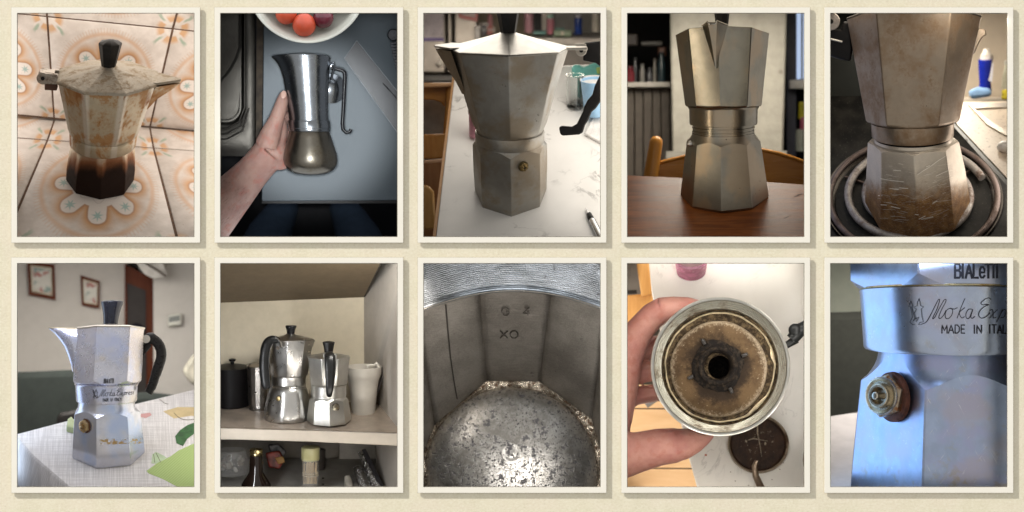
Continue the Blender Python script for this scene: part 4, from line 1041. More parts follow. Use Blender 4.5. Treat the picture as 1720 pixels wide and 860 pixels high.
# ================================================================== 5: scratched pot on an electric coil stove
def scene5():
    p = PN[4]; liner(4, 1500, (.12, .10, .085)); mount(4, 'the scratched brown pot on the stove coil')
    st = p.tilt(146, 318, 240, 43)
    STV = Mat('black_enamel_stove'); co = STV.co(); n = STV.noise(co, .03, 5); sp = STV.step(STV.noise(co, .35, 2), .66, .72)
    STV.set(col=STV.mix(sp*.5, STV.mix(STV.step(n, .35, .7), (.016, .016, .015), (.040, .038, .033)), (.2, .19, .15)), rough=n*.3 + .35, spec=.15)
    t = thing(p, 'stove', 'black enamel stove top with electric coil burners', 'stove', p.on(146, 318, st))
    up = st[1]
    g = G(); g.slab([p.on(x, y, st) - up*12 for x, y in ((-60, 384), (-60, 130), (60, 130), (204, 180), (350, 345), (350, 384))], -up*10); part('top', g, STV.mat, t)
    C = p.on(140, 306, st); ex = V((1, 0, 0)); ey = up.cross(ex)
    def ell(r, h, n=72, a0=0, a1=360): return [C + (ex*cos(R(a0 + (a1-a0)*k/n)) + ey*sin(R(a0 + (a1-a0)*k/n)))*r + up*h for k in range(n + 1)]
    COIL = metal('grey_burnt_coil', (.52, .49, .45), .5, (.20, .14, .11), .45, .65, fine=.5, met=.6)
    COIL2 = metal('brown_burnt_coil', (.24, .19, .17), .5, (.12, .08, .06), .45, .65, fine=.5, met=.6)
    g = G(); g.loft([[q for q in ell(r, h)[:-1]] for r, h in ((160, -11), (158, -6), (146, -7), (138, -12), (120, -26), (60, -34), (10, -34))], False, True); part('drip_bowl', g, metal('dark_drip_bowl', (.07, .065, .06), .25, (.03, .025, .02), .5, .7), t)
    bt = thing(p, 'burner_coil', 'grey spiral heating coil right under the pot', 'burner', C)
    path = []
    for k in range(0, 300):
        a = 20 + k*4.2; r = 129 - 31*(a-20)/360
        if r < 30: break
        path.append(C + (ex*cos(R(a)) + ey*sin(R(a)))*r)
    g = G(); g.tube(path, 7.4, 10, flat=1.0); part('coil', g, COIL, bt, smooth=80)
    g = G(); g.tube(ell(148, -3), 5.6, 10); part('trim_ring', g, COIL2, bt, smooth=80)
    for a in (35, 155, 275):
        g = G(); g.box(C + (ex*cos(R(a)) + ey*sin(R(a)))*75 - up*11, (120, 3, 9), M((ex*cos(R(a)) + ey*sin(R(a)), -ex*sin(R(a)) + ey*cos(R(a)), up)).transposed()); part('support_bar', g, COIL2, bt)
    # the burner behind on the left
    b2 = p.tilt(50, 205, 520, 24); up2 = b2[1]; ey2 = up2.cross(ex); C2 = p.on(52, 210, b2)
    t2 = thing(p, 'burner_coil', 'blurred spiral heating coil behind the pot on the left', 'burner', C2)
    path = []
    for k in range(0, 300):
        a = k*6; r = 66 - 17*a/360
        if r < 12: break
        path.append(C2 + (ex*cos(R(a)) + ey2*sin(R(a)))*r + up2*8)
    g = G(); g.tube(path, 5.2, 8); part('coil', g, metal('sooty_coil', (.16, .14, .11), .5, (.05, .04, .03), .4, .6, met=.5), t2, smooth=80)
    g = G(); g.lathe(C2, up2, [(0, 82), (3, 80), (2, 72), (-6, 50), (-8, 10)], 40); part('drip_bowl', g, metal('brown_drip_bowl', (.20, .16, .12), .4, (.06, .045, .03), .45, .65, met=.7), t2)
    g = G(); g.slab([p.on(x, y, b2) - up2*4 for x, y in ((-60, 262), (-60, 150), (230, 150), (230, 262))], -up2*6); part('rear_top', g, STV.mat, t)
    # dark back of the stove with a lamp and a pan handle
    d = 760
    t3 = thing(p, 'control_panel_box', 'dark control panel behind the stove at the left', 'panel', p.P(40, 180, d))
    g = G(); panel(g, p, -60, -40, 150, 200, d, 20); part('panel', g, plain('black_glass_panel', (.012, .014, .012), .35), t3)
    LP = Mat('yellow_indicator'); LP.set(col=(.6, .5, .02), emc=(1, .78, .03), ems=.9, rough=.4)
    g = G(); g.ball(p.P(3, 165, d-8), 8.5, nv=8); part('indicator_light', g, LP.mat, t3)
    t4 = thing(p, 'pan', 'black pan handle with a steel end at the left edge', 'pan', p.P(10, 185, 430))
    g = G(); g.tube([p.P(-30, 172, 430), p.P(2, 181, 430), p.P(24, 193, 435), p.P(50, 196, 445)], [9, 8, 7, 5], 12); part('handle', g, BLACK, t4, smooth=80)
    g = G(); g.tube([p.P(-20, 172, 422), p.P(2, 178, 421), p.P(18, 186, 426)], 2.6, 8); part('steel_strip', g, ALU, t4)
    # counter, sink and wall on the right
    t5 = thing(p, 'counter', 'speckled beige counter with a dark edge right of the stove', 'counter', p.P(270, 240, 420))
    CT = Mat('speckled_counter'); co = CT.co(); v = CT.noise(co, .12, 5, .75)
    CT.set(col=CT.mix(CT.step(v, .54, .66)*.7, (.60, .50, .39), (.26, .18, .12)), rough=.35)
    cp = p.tilt(250, 230, 470, 27); cu = cp[1]
    g = G(); g.slab([p.on(x, y, cp) for x, y in ((196, 150), (213, 188), (350, 338), (350, 150))], -cu*10); part('top', g, CT.mat, t5)
    g = G(); g.slab([p.on(x, y, cp) - cu*1.5 for x, y in ((200, 172), (199, 188), (350, 368), (350, 338), (213, 188))], -cu*16); part('edge', g, plain('black_rubber_edge', (.012, .012, .011), .4), t5, bevel=2)
    t6 = thing(p, 'kitchen_sink', 'steel sink set in the speckled counter', 'sink', p.on(285, 180, cp))
    SK_ = metal('warm_sink_steel', (.46, .42, .37), .35, (.3, .26, .2), .7, .9, scr=.2)
    g = G(); o_ = [(231, 156), (350, 152), (350, 236), (288, 206), (262, 190)]; i_ = [(240, 163), (345, 160), (345, 222), (290, 199), (268, 185)]
    g.loft([[p.on(x, y, cp) + cu*h for x, y in q] for q, h in ((o_, .2), (o_, 3), (i_, 3), (i_, -9.5))], False, True); part('basin', g, SK_, t6, bevel=1.2)
    g = G(); panel(g, p, 180, -50, 360, 175, 1150, 10); struct(p, 'wall', g, plain('cream_kitchen_wall', (.64, .545, .43), .8, var=.04))
    wt = thing(p, 'counter', 'far pale counter along the cream wall behind the sink', 'counter', p.P(270, 155, 1000))
    g = G(); panel(g, p, 190, 143, 360, 165, 1000, 140); part('top', g, plain('cream_far_counter', (.56, .50, .42), .4), wt, bevel=2)
    # soap bottle, sponge, spoon rest
    d = 940; t7 = thing(p, 'soap_bottle', 'clear bottle of blue dish soap by the sink', 'bottle', p.P(258, 138, d))
    part('soap', turned(p, 258.5, 80, 134, d, [(0, 10), (.03, 11), (.3, 9.5), (.85, 11.5), (1, 11.5)], 8), plain('blue_soap', (.010, .022, .30), .2), t7)
    part('neck', turned(p, 261, 62, 81, d, [(0, 11), (.5, 10), (.6, 7), (1, 5)], 8), plain('cloudy_plastic', (.62, .57, .5), .3), t7)
    g = G(); poly(g, p, [(264, 90), (272, 84), (270, 118), (263, 114)], d-14, 3); part('label', g, plain('white_label', (.62, .62, .68), .5), t7)
    t8 = thing(p, 'sponge', 'pale blue cloth around the foot of the soap bottle', 'cloth', p.P(250, 140, d))
    g = G(); poly(g, p, [(230, 132), (246, 125), (268, 128), (271, 140), (236, 146)], d-24, 40); part('cloth', g, plain('blue_cloth', (.20, .34, .55), .8), t8, bevel=7)
    t9 = thing(p, 'sponge', 'yellow sponge at the right edge behind the sink', 'sponge', p.P(295, 142, d)); g = G(); panel(g, p, 286, 130, 310, 147, d, 30); part('sponge', g, plain('yellow_sponge', (.52, .42, .03), .9), t9, bevel=4)
    ta = thing(p, 'jar', 'pale green jar at the right edge above the yellow sponge', 'jar', p.P(295, 130, d+60)); part('body', turned(p, 294, 88, 128, d+60, [(0, 9), (.5, 8), (.8, 5), (1, 3)]), plain('pale_green_jar', (.42, .40, .30), .4), ta)
    part('lid', turned(p, 294, 82, 89, d+60, [(0, 5), (1, 4)]), plain('grey_jar_lid', (.4, .38, .33), .4), ta)
    tb_ = thing(p, 'spoon', 'white ceramic spoon rest on the counter at the right edge', 'spoon rest', p.on(290, 235, cp)); g = G(); g.ball(p.on(293, 232, cp) + cu*8, (17, 13, 12)); part('bowl', g, plain('white_china', (.75, .72, .68), .2), tb_, smooth=80)
    # the pot
    b = Bend(p, [(318, 147, 46), (262, 144, 30), (205, 139, 13), (150, 139, 2), (14, 141, -10)], 232)
    def brown(m, base, co):
        n = m.noise(co, .014, 5, .6, .4); k = m.noise(co, .08, 5, .65)
        f = m.step(n*.7 + k*.3, .40, .66)
        c = m.mix(f*.8, base, (.23, .14, .075))
        s_ = m.step(m.noise(co, .05, 5, .7), .60, .70)*m.step(n, .44, .58)
        c = m.mix(s_*.6, c, (.17, .11, .075))
        return c, f*.55
    def scratch(m, base, co):
        x, y, z = m.xyz(co); n = m.noise(co, .03, 5, .6)
        lo = m.step(z + (n-.5)*64, 44, 6)
        c = m.mix(lo*.9, base, m.mix(m.step(m.noise(co, .07, 5, .65), .4, .65), (.24, .105, .025), (.44, .23, .075)))
        s1 = m.noise(m.scl(m.rot(co, (0, -9, 0)), (.035, .6, 1)), .75, 4, .65); s2 = m.noise(m.scl(m.rot(co, (0, 17, 0)), (.03, .6, 1)), .9, 3, .65)
        s_ = m.mx(m.step(s1, .58, .64), m.step(s2, .60, .66)*.8)*m.step(z + (n-.5)*40, 98, 40)
        c = m.mix(s_*.35, c, (.95, .88, .78))
        return c, m.mx(lo*.7 - s_, 0)
    MU = metal('browned_chamber_metal', (.34, .27, .20), .36, (.20, .125, .07), .5, .72, spots=.35, scr=.25, extra=brown, met=.8)
    MB_ = metal('scratched_base_metal', (.64, .56, .46), .38, (.36, .26, .17), .52, .8, scr=.3, extra=scratch, met=.6)
    t = thing(p, 'moka_pot', 'brown stained pot with a scratched base standing on the stove coil', 'coffee pot', b.o(318))
    cb = [-180, -132, -90, -44, 1, 44, 90, 134]
    g = meet(b.body([(320, 84, 0), (319, 86.5, 0), (316, 87.5, 0), (262, 82, 0), (218, 76, 0), (200, 74, 0)], cb), b.body([(330, 160), (224, 94), (219, 79), (215.5, 71), (213.5, 65), (210, 63)], n=128)); part('base', g, MB_, t, smooth=22)
    g = b.body([(216, 60), (213, 62), (205, 62)]); part('thread', g, plain('dark_gasket_gap', (.008, .006, .005), .8, spec=.1), t)
    g = b.body([(207, 60), (207, 66.8), (205.5, 68), (186, 69), (184.5, 68.2), (184, 66)], n=64); part('collar', g, MU, t)
    cu_ = [-180, -128, -82, -33, 33, 82, 128, 170]
    g = b.body([(186, 66, 1), (184, 70, .9), (181.5, 76, .2), (178, 78.5, 0), (16, 111, 0), (13.5, 112, 0), (12.5, 111, 0), (12.5, 105, 0)], cu_); part('upper_chamber', g, MU, t)
    g = b.body([(13, 110, 0), (12.8, 112.6, 0), (10.6, 113, 0), (9.8, 112, 0), (-10, 60, 0)], cu_); part('lid', g, plain('dark_lid_metal', (.10, .085, .07), .5, met=.8), t)  # lid metal darker than the chamber
    y_ = b.pt(60, 90, 100).y
    g = G(); k = p.s(y_); hp = lambda x, y: V(((x-149)*k, y_, (188-y)*k))
    g.slab([hp(x, y) for x, y in ((238, 72), (241, 46), (243, 30), (252, 27), (259, 30), (261, 39), (256, 41), (251, 47), (246, 58), (242, 68))], (0, 14, 0)); part('spout', g, metal('brown_spout', (.30, .24, .185), .45, (.12, .08, .05), .5, .7, met=.8), t, bevel=3)
    g = G(); c = V(hp(4, 13)) + V((0, -14, 0)); g.lathe(c, (0, -1, 0), [(0, 15.5), (4, 15.5)], 28); g.box(c + V((-10, -2, 9)), (34, 4, 14)); part('hinge_lug', g, metal('pale_hinge', (.50, .45, .41), .4, (.3, .24, .2), .6, .8), t, bevel=.8)
    g = G(); g.lathe(c, (0, -1, 0), [(4, 4.2), (5.5, 4.2), (5.5, 2.2), (4.5, 2)], 16); part('hinge_pin', g, BLACKM, t)
    g = G(); g.slab([hp(x, y) for x, y in ((-30, 26), (20, 26), (24, 12), (36, 14), (40, 60), (36, 80), (18, 76), (-30, 60))], (0, 22, 0)); part('handle', g, BLACK, t, bevel=4)
    g = G(); g.tube([hp(-20, 37) + V((0, -6, 0)), hp(6, 43) + V((0, -6, 0)), hp(22, 47) + V((0, -3, 0))], 1.8, 8); part('handle_rim', g, ALU, t)
    random.seed(21); g = G(); pr = onto(b, facet_rad(cb, lambda y: 76 + (y - 218)*.125), 146, .3); L = [[(151, 270), (160, 264), (172, 257), (186, 247), (200, 239)]]
    for k in range(80):
        x = random.uniform(82, 205); y = 345 - 95*random.random()**1.6; l = random.uniform(5, 22); s_ = random.uniform(.12, .5) if x > 149 else random.uniform(-.3, .06)
        if x + l < 208 and not x < 150 < x + l: L.append([(x, y), (x + l, y - l*s_)])
    for k, l in enumerate(L): strokes([l], 1.1 if k == 0 else random.choice((.3, .35, .4, .5, 1.2)), pr, g)
    part('scratch', g, plain('bright_scratch', (.88, .82, .72), .45), t)
    lamps(p, top=.9, left=.16, right=1.15, d0=50, d1=330, col=(1, .88, .72), lc=(.75, .8, 1), rc=(1, .90, .80))
    lamp(p, 'front_fill', (60, 32, 202), (-.2, 1, -.8), (170, 16), .5, (1, .90, .76))  # unseen strip behind the card's top edge, added for the base
    lamp(p, 'kitchen_fill', (60, 820, 199*p.s(820)), (.1, .1, -1), (300, 420), 5.0, (1, .91, .77))  # unseen fill added over the far wall and counter
# ================================================================== print on the two signed pots
def mk(z):                                                 # pen strokes traced at z pixels per millimetre
    c = lambda q: [[(x/z, y/z) for x, y in L] for L in q]
    emb = c([[(625,310),(610,350),(622,352),(632,400),(636,430),(618,468),(640,487),(652,486)], [(625,310),(640,348),(632,356),(652,440),(640,462),(662,432),(664,466),(684,430),(660,445),(650,400),(664,372),(646,356),(670,346),(672,322),(685,294)],
             [(685,294),(696,346),(718,356),(700,370),(706,430),(716,466),(690,470),(680,486),(692,487)]])
    scr = c([[(700,484),(735,468),(765,420),(800,350),(824,304),(834,306),(815,370),(784,436),(796,436),(830,370),(862,312),(878,300),(878,320),(850,372),(828,428),(838,442),(862,418),(878,384)],
             [(912,366),(888,378),(874,412),(880,440),(902,440),(924,412),(928,378),(910,366),(940,372),(962,362)],
             [(1018,294),(990,360),(962,438)], [(1016,362),(978,398),(994,436),(1014,428)],
             [(1068,372),(1044,374),(1026,406),(1030,438),(1052,434),(1076,372),(1062,424),(1070,440),(1090,426)],
             [(1206,300),(1196,288),(1170,294),(1136,322),(1144,338),(1170,336),(1192,338),(1160,352),(1126,386),(1120,420),(1142,438),(1180,420),(1200,396)],
             [(1200,378),(1218,374),(1224,402),(1226,434),(1246,428)], [(1254,374),(1228,400),(1198,436)], [(1290,372),(1276,410),(1250,462)], [(1284,392),(1304,370),(1318,384),(1304,424),(1280,432)],
             [(1334,374),(1322,432)], [(1328,400),(1344,376),(1358,372)]])
    more = c([[(1370,410),(1400,385),(1385,370),(1368,400),(1380,436),(1405,425)], [(1440,372),(1420,385),(1440,405),(1430,434),(1412,430)], [(1480,372),(1460,385),(1480,405),(1470,434),(1452,430)]])
    return emb, scr, more

# ================================================================== 6: bright pot on a cloth covered table
def scene6():
    p = PN[5]; liner(5, 1500, (.36, .34, .32)); mount(5, 'the bright pot on a white tablecloth')
    tb = p.tilt(152, 318, 230, 26)
    CL = Mat('white_woven_cloth'); co = CL.co(); x, y, z = CL.xyz(CL.rot(co, (-26, 0, 0)))
    w1 = CL.noise(CL.vec(x*.02, y, z*0), .42, 3, .7); w2 = CL.noise(CL.vec(x, y*.02, z*0), .42, 3, .7)
    f = CL.step(w1*.5 + w2*.5, .44, .60)
    CL.set(col=CL.mix(f, (.56, .535, .535), (.76, .735, .735)), rough=.85); CL.bump(w1 + w2, .35)
    t = thing(p, 'tablecloth', 'white woven tablecloth with printed green leaves hanging over the table corner', 'tablecloth', p.on(150, 318, tb)); up = tb[1]
    g = G(); edge = [(-2, 286), (92, 262), (200, 236), (260, 222), (350, 200)]
    e2 = [(3, 291), (30, 322), (75, 362), (100, 384)]
    topf = [p.on(x, y, tb) for x, y in edge] + [p.on(x, y, tb) for x, y in ((350, 384), (100, 384), (75, 362), (30, 322), (3, 291))]
    g.slab(topf, -up*4); part('top', g, CL.mat, t, bevel=1.5)
    g = G(); r0 = [p.on(x, y, tb) - up*.8 for x, y in [(-2, 286)] + e2]
    r1 = [q + V((-1.5, -2.5, -4)) for q in r0]; r2 = [q + V((-2, -2 + 2*sin(i*2), -60)) for i, q in enumerate(r0)]; r3 = [q + V((-1, -1 + 3*sin(i*2), -140)) for i, q in enumerate(r0)]
    g.loft([r0, r1, r2, r3], False, False, closed=False); part('hanging_side', g, CL.mat, t, smooth=80)
    GRN = Mat('printed_leaf_green'); co = GRN.co(); s_ = GRN.m('SINE', GRN.xyz(GRN.rot(co, (0, 38, 0)))[2]*1.9)
    GRN.set(col=GRN.mix(GRN.step(s_, -.3, .4), (.30, .42, .13), (.42, .52, .22)), rough=.85)
    DK = plain('printed_dark_green', (.025, .10, .025), .8, var=.4, scale=.08)
    def patch(name, pts, mat, h=.35): 
        g = G(); g.slab([p.on(x, y, tb) + up*h for x, y in pts], -up*.3); part(name, g, mat, t)
    patch('leaf_print', [(216, 350), (232, 338), (256, 326), (270, 316), (297, 304), (330, 300), (330, 383), (280, 383), (262, 374), (244, 364), (220, 354)], GRN.mat)
    patch('leaf_print', [(224, 337), (226, 322), (232, 318), (244, 324), (250, 328), (232, 338)], plain('pale_leaf', (.42, .52, .34), .85), .2)
    patch('leaf_print', [(264, 292), (272, 282), (284, 274), (300, 268), (330, 262), (330, 280), (297, 287), (284, 297), (277, 309), (266, 304)], DK, .4)
    patch('leaf_print', [(207, 254), (222, 252), (225, 256), (215, 261), (206, 259)], plain('rose_print', (.50, .27, .26), .85))
    patch('leaf_print', [(244, 250), (268, 243), (330, 244), (330, 262), (290, 258), (262, 262)], plain('straw_print', (.56, .44, .24), .85), .2)
    g = G(); part('stem_print', strokes([[(238, 230), (246, 236), (252, 238)], [(262, 253), (272, 262), (284, 265), (297, 264)], [(228, 322), (230, 336)], [(232, 320), (240, 336)]], .9, lambda x, y: p.on(x, y, tb) + up*.5, curve=True), plain('stem_print', (.10, .09, .05), .8), t)
    g = G(); g.slab([p.on(x, y, tb) + up*12 for x, y in ((84, 283), (86, 270), (92, 266), (97, 272), (96, 286))], -up*12); 
    tf = thing(p, 'leaf', 'small pale green leaf behind the pot at the left', 'leaf', p.on(90, 284, tb)); part('blade', g, plain('pale_green_leaf', (.40, .46, .25), .7), tf, bevel=2)
    # room
    wm = plain('pale_plaster', (.56, .53, .49), .9, var=.03); d = 1250
    g = G(); panel(g, p, -80, -80, 184, 420, d, 20); struct(p, 'wall', g, wm)
    g = G(); panel(g, p, 228, -80, 380, 420, d-80, 20); struct(p, 'wall', g, plain('grey_plaster', (.54, .515, .48), .9, var=.03))
    g = G(); poly(g, p, [(180, -30), (232, -30), (252, 22), (229, 26), (212, 18)], d-150, 8); struct(p, 'ceiling', g, plain('white_ceiling', (.50, .48, .45), .9))
    g = G(); g.tube([p.P(210, -4, d-165), p.P(249, 22, d-165)], 2.4, 8)
    t = thing(p, 'cornice', 'dark thin ceiling strip above the doorway', 'cornice', p.P(230, 8, d-165)); part('strip', g, plain('dark_strip', (.06, .045, .035), .6), t)
    t = thing(p, 'door', 'red brown wooden door frame with a dark opening behind the knob', 'door', p.P(205, 250, d-40)); RW = wood('red_brown_wood', (.085, .020, .008), (.13, .034, .013), 2, .02, .5, spec=.1)
    g = G(); poly(g, p, [(181, 2), (231, 27), (231, 420), (181, 420)], d-30, 16); part('frame', g, RW, t, bevel=2)
    g = G(); poly(g, p, [(184, 33), (215, 46), (217, 420), (184, 420)], d-36, 8); part('opening', g, plain('dark_opening', (.022, .016, .014), .7), t)
    g = G(); poly(g, p, [(180, 0), (183.5, 2), (184, 420), (180, 420)], d-44, 20); part('jamb', g, RW, t)
    t = thing(p, 'vase', 'dark round vase in the doorway', 'vase', p.P(200, 116, d-60)); g = G(); g.ball(p.P(200, 110, d-60), (14, 12, 12)); part('body', g, plain('black_vase', (.02, .02, .03), .2), t)
    for k, (q, lab) in enumerate((([(19, -4), (64, 2), (66, 62), (22, 53)], 'larger red brown framed print near the left edge'), ([(107, 20), (139, 30), (138, 76), (109, 71)], 'smaller red brown framed print behind the knob'))):
        t = thing(p, 'picture_frame', lab, 'picture', p.P(*q[3], d-8), 'framed prints on the plaster wall')
        c = (sum(a for a, _ in q)/4, sum(b_ for _, b_ in q)/4)
        ins = lambda f: [(c[0] + (a-c[0])*f, c[1] + (b_-c[1])*f) for a, b_ in q]
        g = G(); g.loft([[p.P(x, y, dd) for x, y in r] for r, dd in ((q, d-1), (q, d-14), (ins(.80), d-14), (ins(.78), d-4))], False, True); part('frame', g, RW, t, smooth=20)
        g = G(); poly(g, p, ins(.79), d-6, 2); part('mat_board', g, plain('cream_mat_%d' % k, (.56, .50, .38), .8), t)
        g = G(); poly(g, p, ins(.68), d-8, 2); PM = Mat('floral_print_%d' % k); n = PM.noise(scale=.045, detail=3); n2 = PM.noise(scale=.06, detail=4, dist=1)
        PM.set(col=PM.mix(PM.step(n2, .54, .62), PM.mix(PM.step(n, .52, .62), (.55, .53, .47), (.20, .27, .24)), (.36, .13, .11)), rough=.5); part('print', g, PM.mat, t)
    t = thing(p, 'thermostat', 'small white thermostat with a grey display on the right wall', 'thermostat', p.P(262, 97, d-90))
    g = G(); poly(g, p, [(252, 88), (275, 84), (275, 104), (252, 107)], d-96, 12); part('case', g, plain('thermostat_case', (.56, .56, .50), .5), t, bevel=2)
    g = G(); poly(g, p, [(254, 91), (272, 88), (272, 97), (254, 100)], d-98, 3); part('display', g, plain('grey_display', (.16, .17, .16), .3), t)
    SOF = plain('dark_green_cloth', (.016, .022, .019), .9, bump=.5)
    t = thing(p, 'sofa', 'dark green sofa back behind the table', 'sofa', p.P(50, 300, 900))
    g = G(); poly(g, p, [(-60, 184), (110, 178), (140, 181), (140, 420), (-60, 420)], 920, 90); part('backrest', g, SOF, t, bevel=14)
    g = G(); poly(g, p, [(180, 222), (215, 217), (260, 222), (330, 236), (330, 420), (180, 420)], 860, 90); part('seat', g, SOF, t, bevel=14)
    t = thing(p, 'bag', 'black bag on the dark green sofa behind the table', 'bag', p.P(85, 270, 800)); g = G(); poly(g, p, [(68, 256), (74, 250), (110, 244), (110, 290), (66, 280)], 800, 60); part('body', g, BLACKM, t, bevel=8)
    t = thing(p, 'cushion', 'pale flowered cushion at the right edge', 'cushion', p.P(290, 190, 900)); g = G(); poly(g, p, [(276, 182), (290, 160), (300, 150), (330, 150), (330, 210), (292, 205)], 880, 60); part('cover', g, plain('flowered_cover', (.42, .40, .33), .9, var=.35, scale=.03), t, bevel=12)
    # the pot
    b = Bend(p, [(318, 152, 24), (240, 150, 8), (200, 150, 2), (111, 156, -5)], 230)
    def tarn(m, base, co):
        x, y, z = m.xyz(co); n = m.noise(co, .03, 4); s_ = m.step(z + (n-.5)*5, 16, 18)*m.step(z + (n-.5)*5, 27, 24)*m.step(m.noise(co, .12, 4), .46, .56)*m.step(x, -16, -10)
        c = m.mix(s_*.9, base, (.42, .26, .05)); return c, s_
    def tan(m, base, co):
        x, y, z = m.xyz(co); n = m.noise(co, .026, 4, .5); k = m.step(n + m.step(x, 10, 60)*.22, .54, .72)
        return m.mix(k*.55, base, (.62, .53, .42)), k*0
    MA = metal('bright_aluminium', (.66, .66, .73), .27, (.56, .53, .54), .8, .95, scr=.03, fine=.01, tint=(.52, .56, .74), met=.8, rvar=.05, extra=tan)
    MBA = metal('bright_base_aluminium', (.66, .67, .74), .26, (.56, .53, .54), .8, .95, scr=.03, fine=.01, met=.8, rvar=.05, extra=tarn, tint=(.48, .57, .78))
    GOLD = metal('tarnished_rim', (.52, .45, .32), .35, (.36, .25, .09), .5, .7, scr=0)
    t = thing(p, 'moka_pot', 'bright aluminium pot with printed lettering on the white tablecloth', 'coffee pot', b.o(318))
    cb = [-180, -126, -72, -17, 38, 88, 130, 160]
    g = meet(b.body([(319.5, 57, 0), (319, 60.5, 0), (316, 61.5, 0), (300, 60.5, 0), (252, 56, 0), (228, 54.5, 0)], cb), b.body([(330, 90), (255, 62), (250.5, 55.5), (246, 50.6), (242.5, 48), (239, 47.2), (234, 47), (231, 48)], n=128)); part('base', g, MBA, t, smooth=22)
    g = b.body([(232, 45), (231.5, 49.5), (230, 50.5), (207, 51.6), (204, 52.5), (203, 54)], n=64); part('collar', g, MA, t)
    g = b.body([(204, 52, 1), (202.6, 53.2, 1), (201.8, 53, 1)], cb, False, False); part('tarnish_line', g, GOLD, t)
    cu_ = [-178, -128, -68, -21, 34, 76, 118, 150]
    g = meet(b.body([(206, 59.4, 0), (196, 59.4, 0), (116, 58, 0), (112.5, 58.4, 0)], cu_), b.body([(203.5, 52), (201.5, 53.5), (195, 60.5), (180, 66), (105, 70)], n=128)); part('upper_chamber', g, MA, t, smooth=22)
    g = b.body([(113, 57, 0), (112.8, 59.6, 0), (110.8, 60, 0), (109.8, 59, 0), (109, 56, 0), (105.5, 18, .2), (104, 13, 1), (102, 11.5, 1)], cu_); part('lid', g, metal('pale_lid_rim', (.60, .56, .50), .3, (.4, .32, .2), .58, .8, scr=.1), t)
    KN = plain('glossy_dark_knob', (.010, .012, .022), .12); g = b.body([(105, 11.4), (103, 12), (90, 13), (76, 16), (67, 18.8), (65.2, 18.6), (64.4, 17), (64, 5)], n=40); kn = part('knob', g, KN, t, smooth=70)
    # smooth curved spout
    g = G(); rings = []
    for y, tip, hw in ((182, 58, 4), (170, 61, 10), (155, 67, 15), (140, 74, 18), (128, 83, 19), (120, 92, 17), (115, 98, 14), (112.6, 101, 11), (111.4, 101.5, 9)):
        ring = []
        for k in range(13):
            a = pi*k/12; w = -cos(a)*hw; r = 50 + (tip - 50)*sin(a)**.8
            ring.append(b.pt(y, -86, r, w, (2.2 if tip > 90 else 0)*sin(a)))
        rings.append(ring)
    g.loft(rings); part('spout', g, MA, t, smooth=60)
    g = G(); g.tube([b.pt(111.4, -86, 50 + 51.5*sin(pi*k/12)**.8, -cos(pi*k/12)*9, 2*sin(pi*k/12)) for k in range(13)], 1.1, 8); part('spout_rim', g, GOLD, t)
    # handle
    y_ = b.pt(130, 90, 60).y; k = p.s(y_); hp = lambda x, y: V(((x-149)*k, y_, (188-y)*k))
    g = G(); path = [(211, 128), (219, 126), (228, 129), (236, 136), (240.5, 147), (240.5, 160), (236, 175), (231, 190), (227, 203), (223, 212), (219, 219)]
    g.tube([hp(*q) for q in smooth_line(path, 4)], [7.5]*4 + [9.5, 10.2, 10.5, 10.5] + [9.4]*20 + [8.4]*8 + [7.4]*5, 14, flat=.85, up=(0, 1, 0), power=.8)
    hd = part('handle', g, plain('satin_black_handle', (.010, .009, .009), .28, spec=.25), t, smooth=80)
    g = G(); g.tube([hp(221, 136), hp(214, 145), hp(211, 156), hp(212, 136)], [6, 6, 3, 2], 10, flat=.8, up=(0, 1, 0)); part('brace', g, BLACK, hd)
    g = G(); g.lathe(hp(215.5, 128) + V((0, -9, 0)), (0, -1, 0), [(0, 7.2), (3, 7.2), (3.4, 3), (5, 3), (5.2, 2)], 20); part('hinge', g, metal('hinge_bright', (.58, .54, .48), .3, (.3, .22, .12), .55, .75), t)
    # valve on the left facet
    az = -44; o_, u_ = b.dirs(264, az); c = b.pt(264, az, 50.4)
    BR = metal('worn_brass', (.56, .41, .21), .3, (.22, .12, .04), .45, .7, scr=0); valve(b, t, c, o_ - V((.25, 0, 0)), 11.5, (BR, plain('dark_rust', (.12, .05, .02), .7), metal('worn_brass_pin', (.62, .52, .36), .3, scr=0)))
    g = G(); part('stamp', strokes([[(102.5, 311), (103.5, 313)], [(105, 312), (107.5, 311.5)], [(109, 312.5), (113, 312)]], 1.6, lambda x, y: b.pt(311 - 6 + (y-312), math.degrees(asin(max(-1, min(1, (x-152)/60.5)))), 60.5*cos(R(32.5))/max(.3, cos(R(math.degrees(asin((x-152)/60.5)) + 44.5))) + .3)), plain('dark_stamp', (.03, .03, .03), .7), t)
    # lettering: flat on the front facet, round the collar
    INK = plain('black_ink', (.012, .012, .014), .6)
    def facet(x, y):
        az = atan2((x - 155.5), 58.5); mid = R(6.5); half = R(27.5)
        r = 59.4*cos(half)/cos(az - mid) + .5; return b.pt(y, math.degrees(az), r)
    L = word('BIALeTTI', 150.6, 199.4, 2.0, 6.4, .34, {'I': .6, 'L': .8}); part('lettering', strokes(L, 1.25, facet), INK, t)
    def coll(x, y): az = asin(max(-.99, min(.99, (x-150)/51.6))); return b.pt(y, math.degrees(az), 51.7 + (y < 212)*.3)
    emb, scr, more = mk(4.574); f = lambda q, sx=.357, ox=148.5 - 47.5-21.4, sy=.30, oy=189.6: [[(x*sx + ox, y*sy + oy) for x, y in l] for l in q]
    part('lettering', strokes(f(emb) + f(scr) + f(more), .62, coll, curve=True), INK, t)
    part('lettering', strokes(word('MADE IN ITALY', 144, 226.2, 1.9, 4, .32), .8, coll), INK, t)
    lamps(p, top=.8, left=.75, right=.45, d0=50, d1=360, col=(1, .97, .95), lc=(.62, .78, 1), rc=(1, .93, .80))
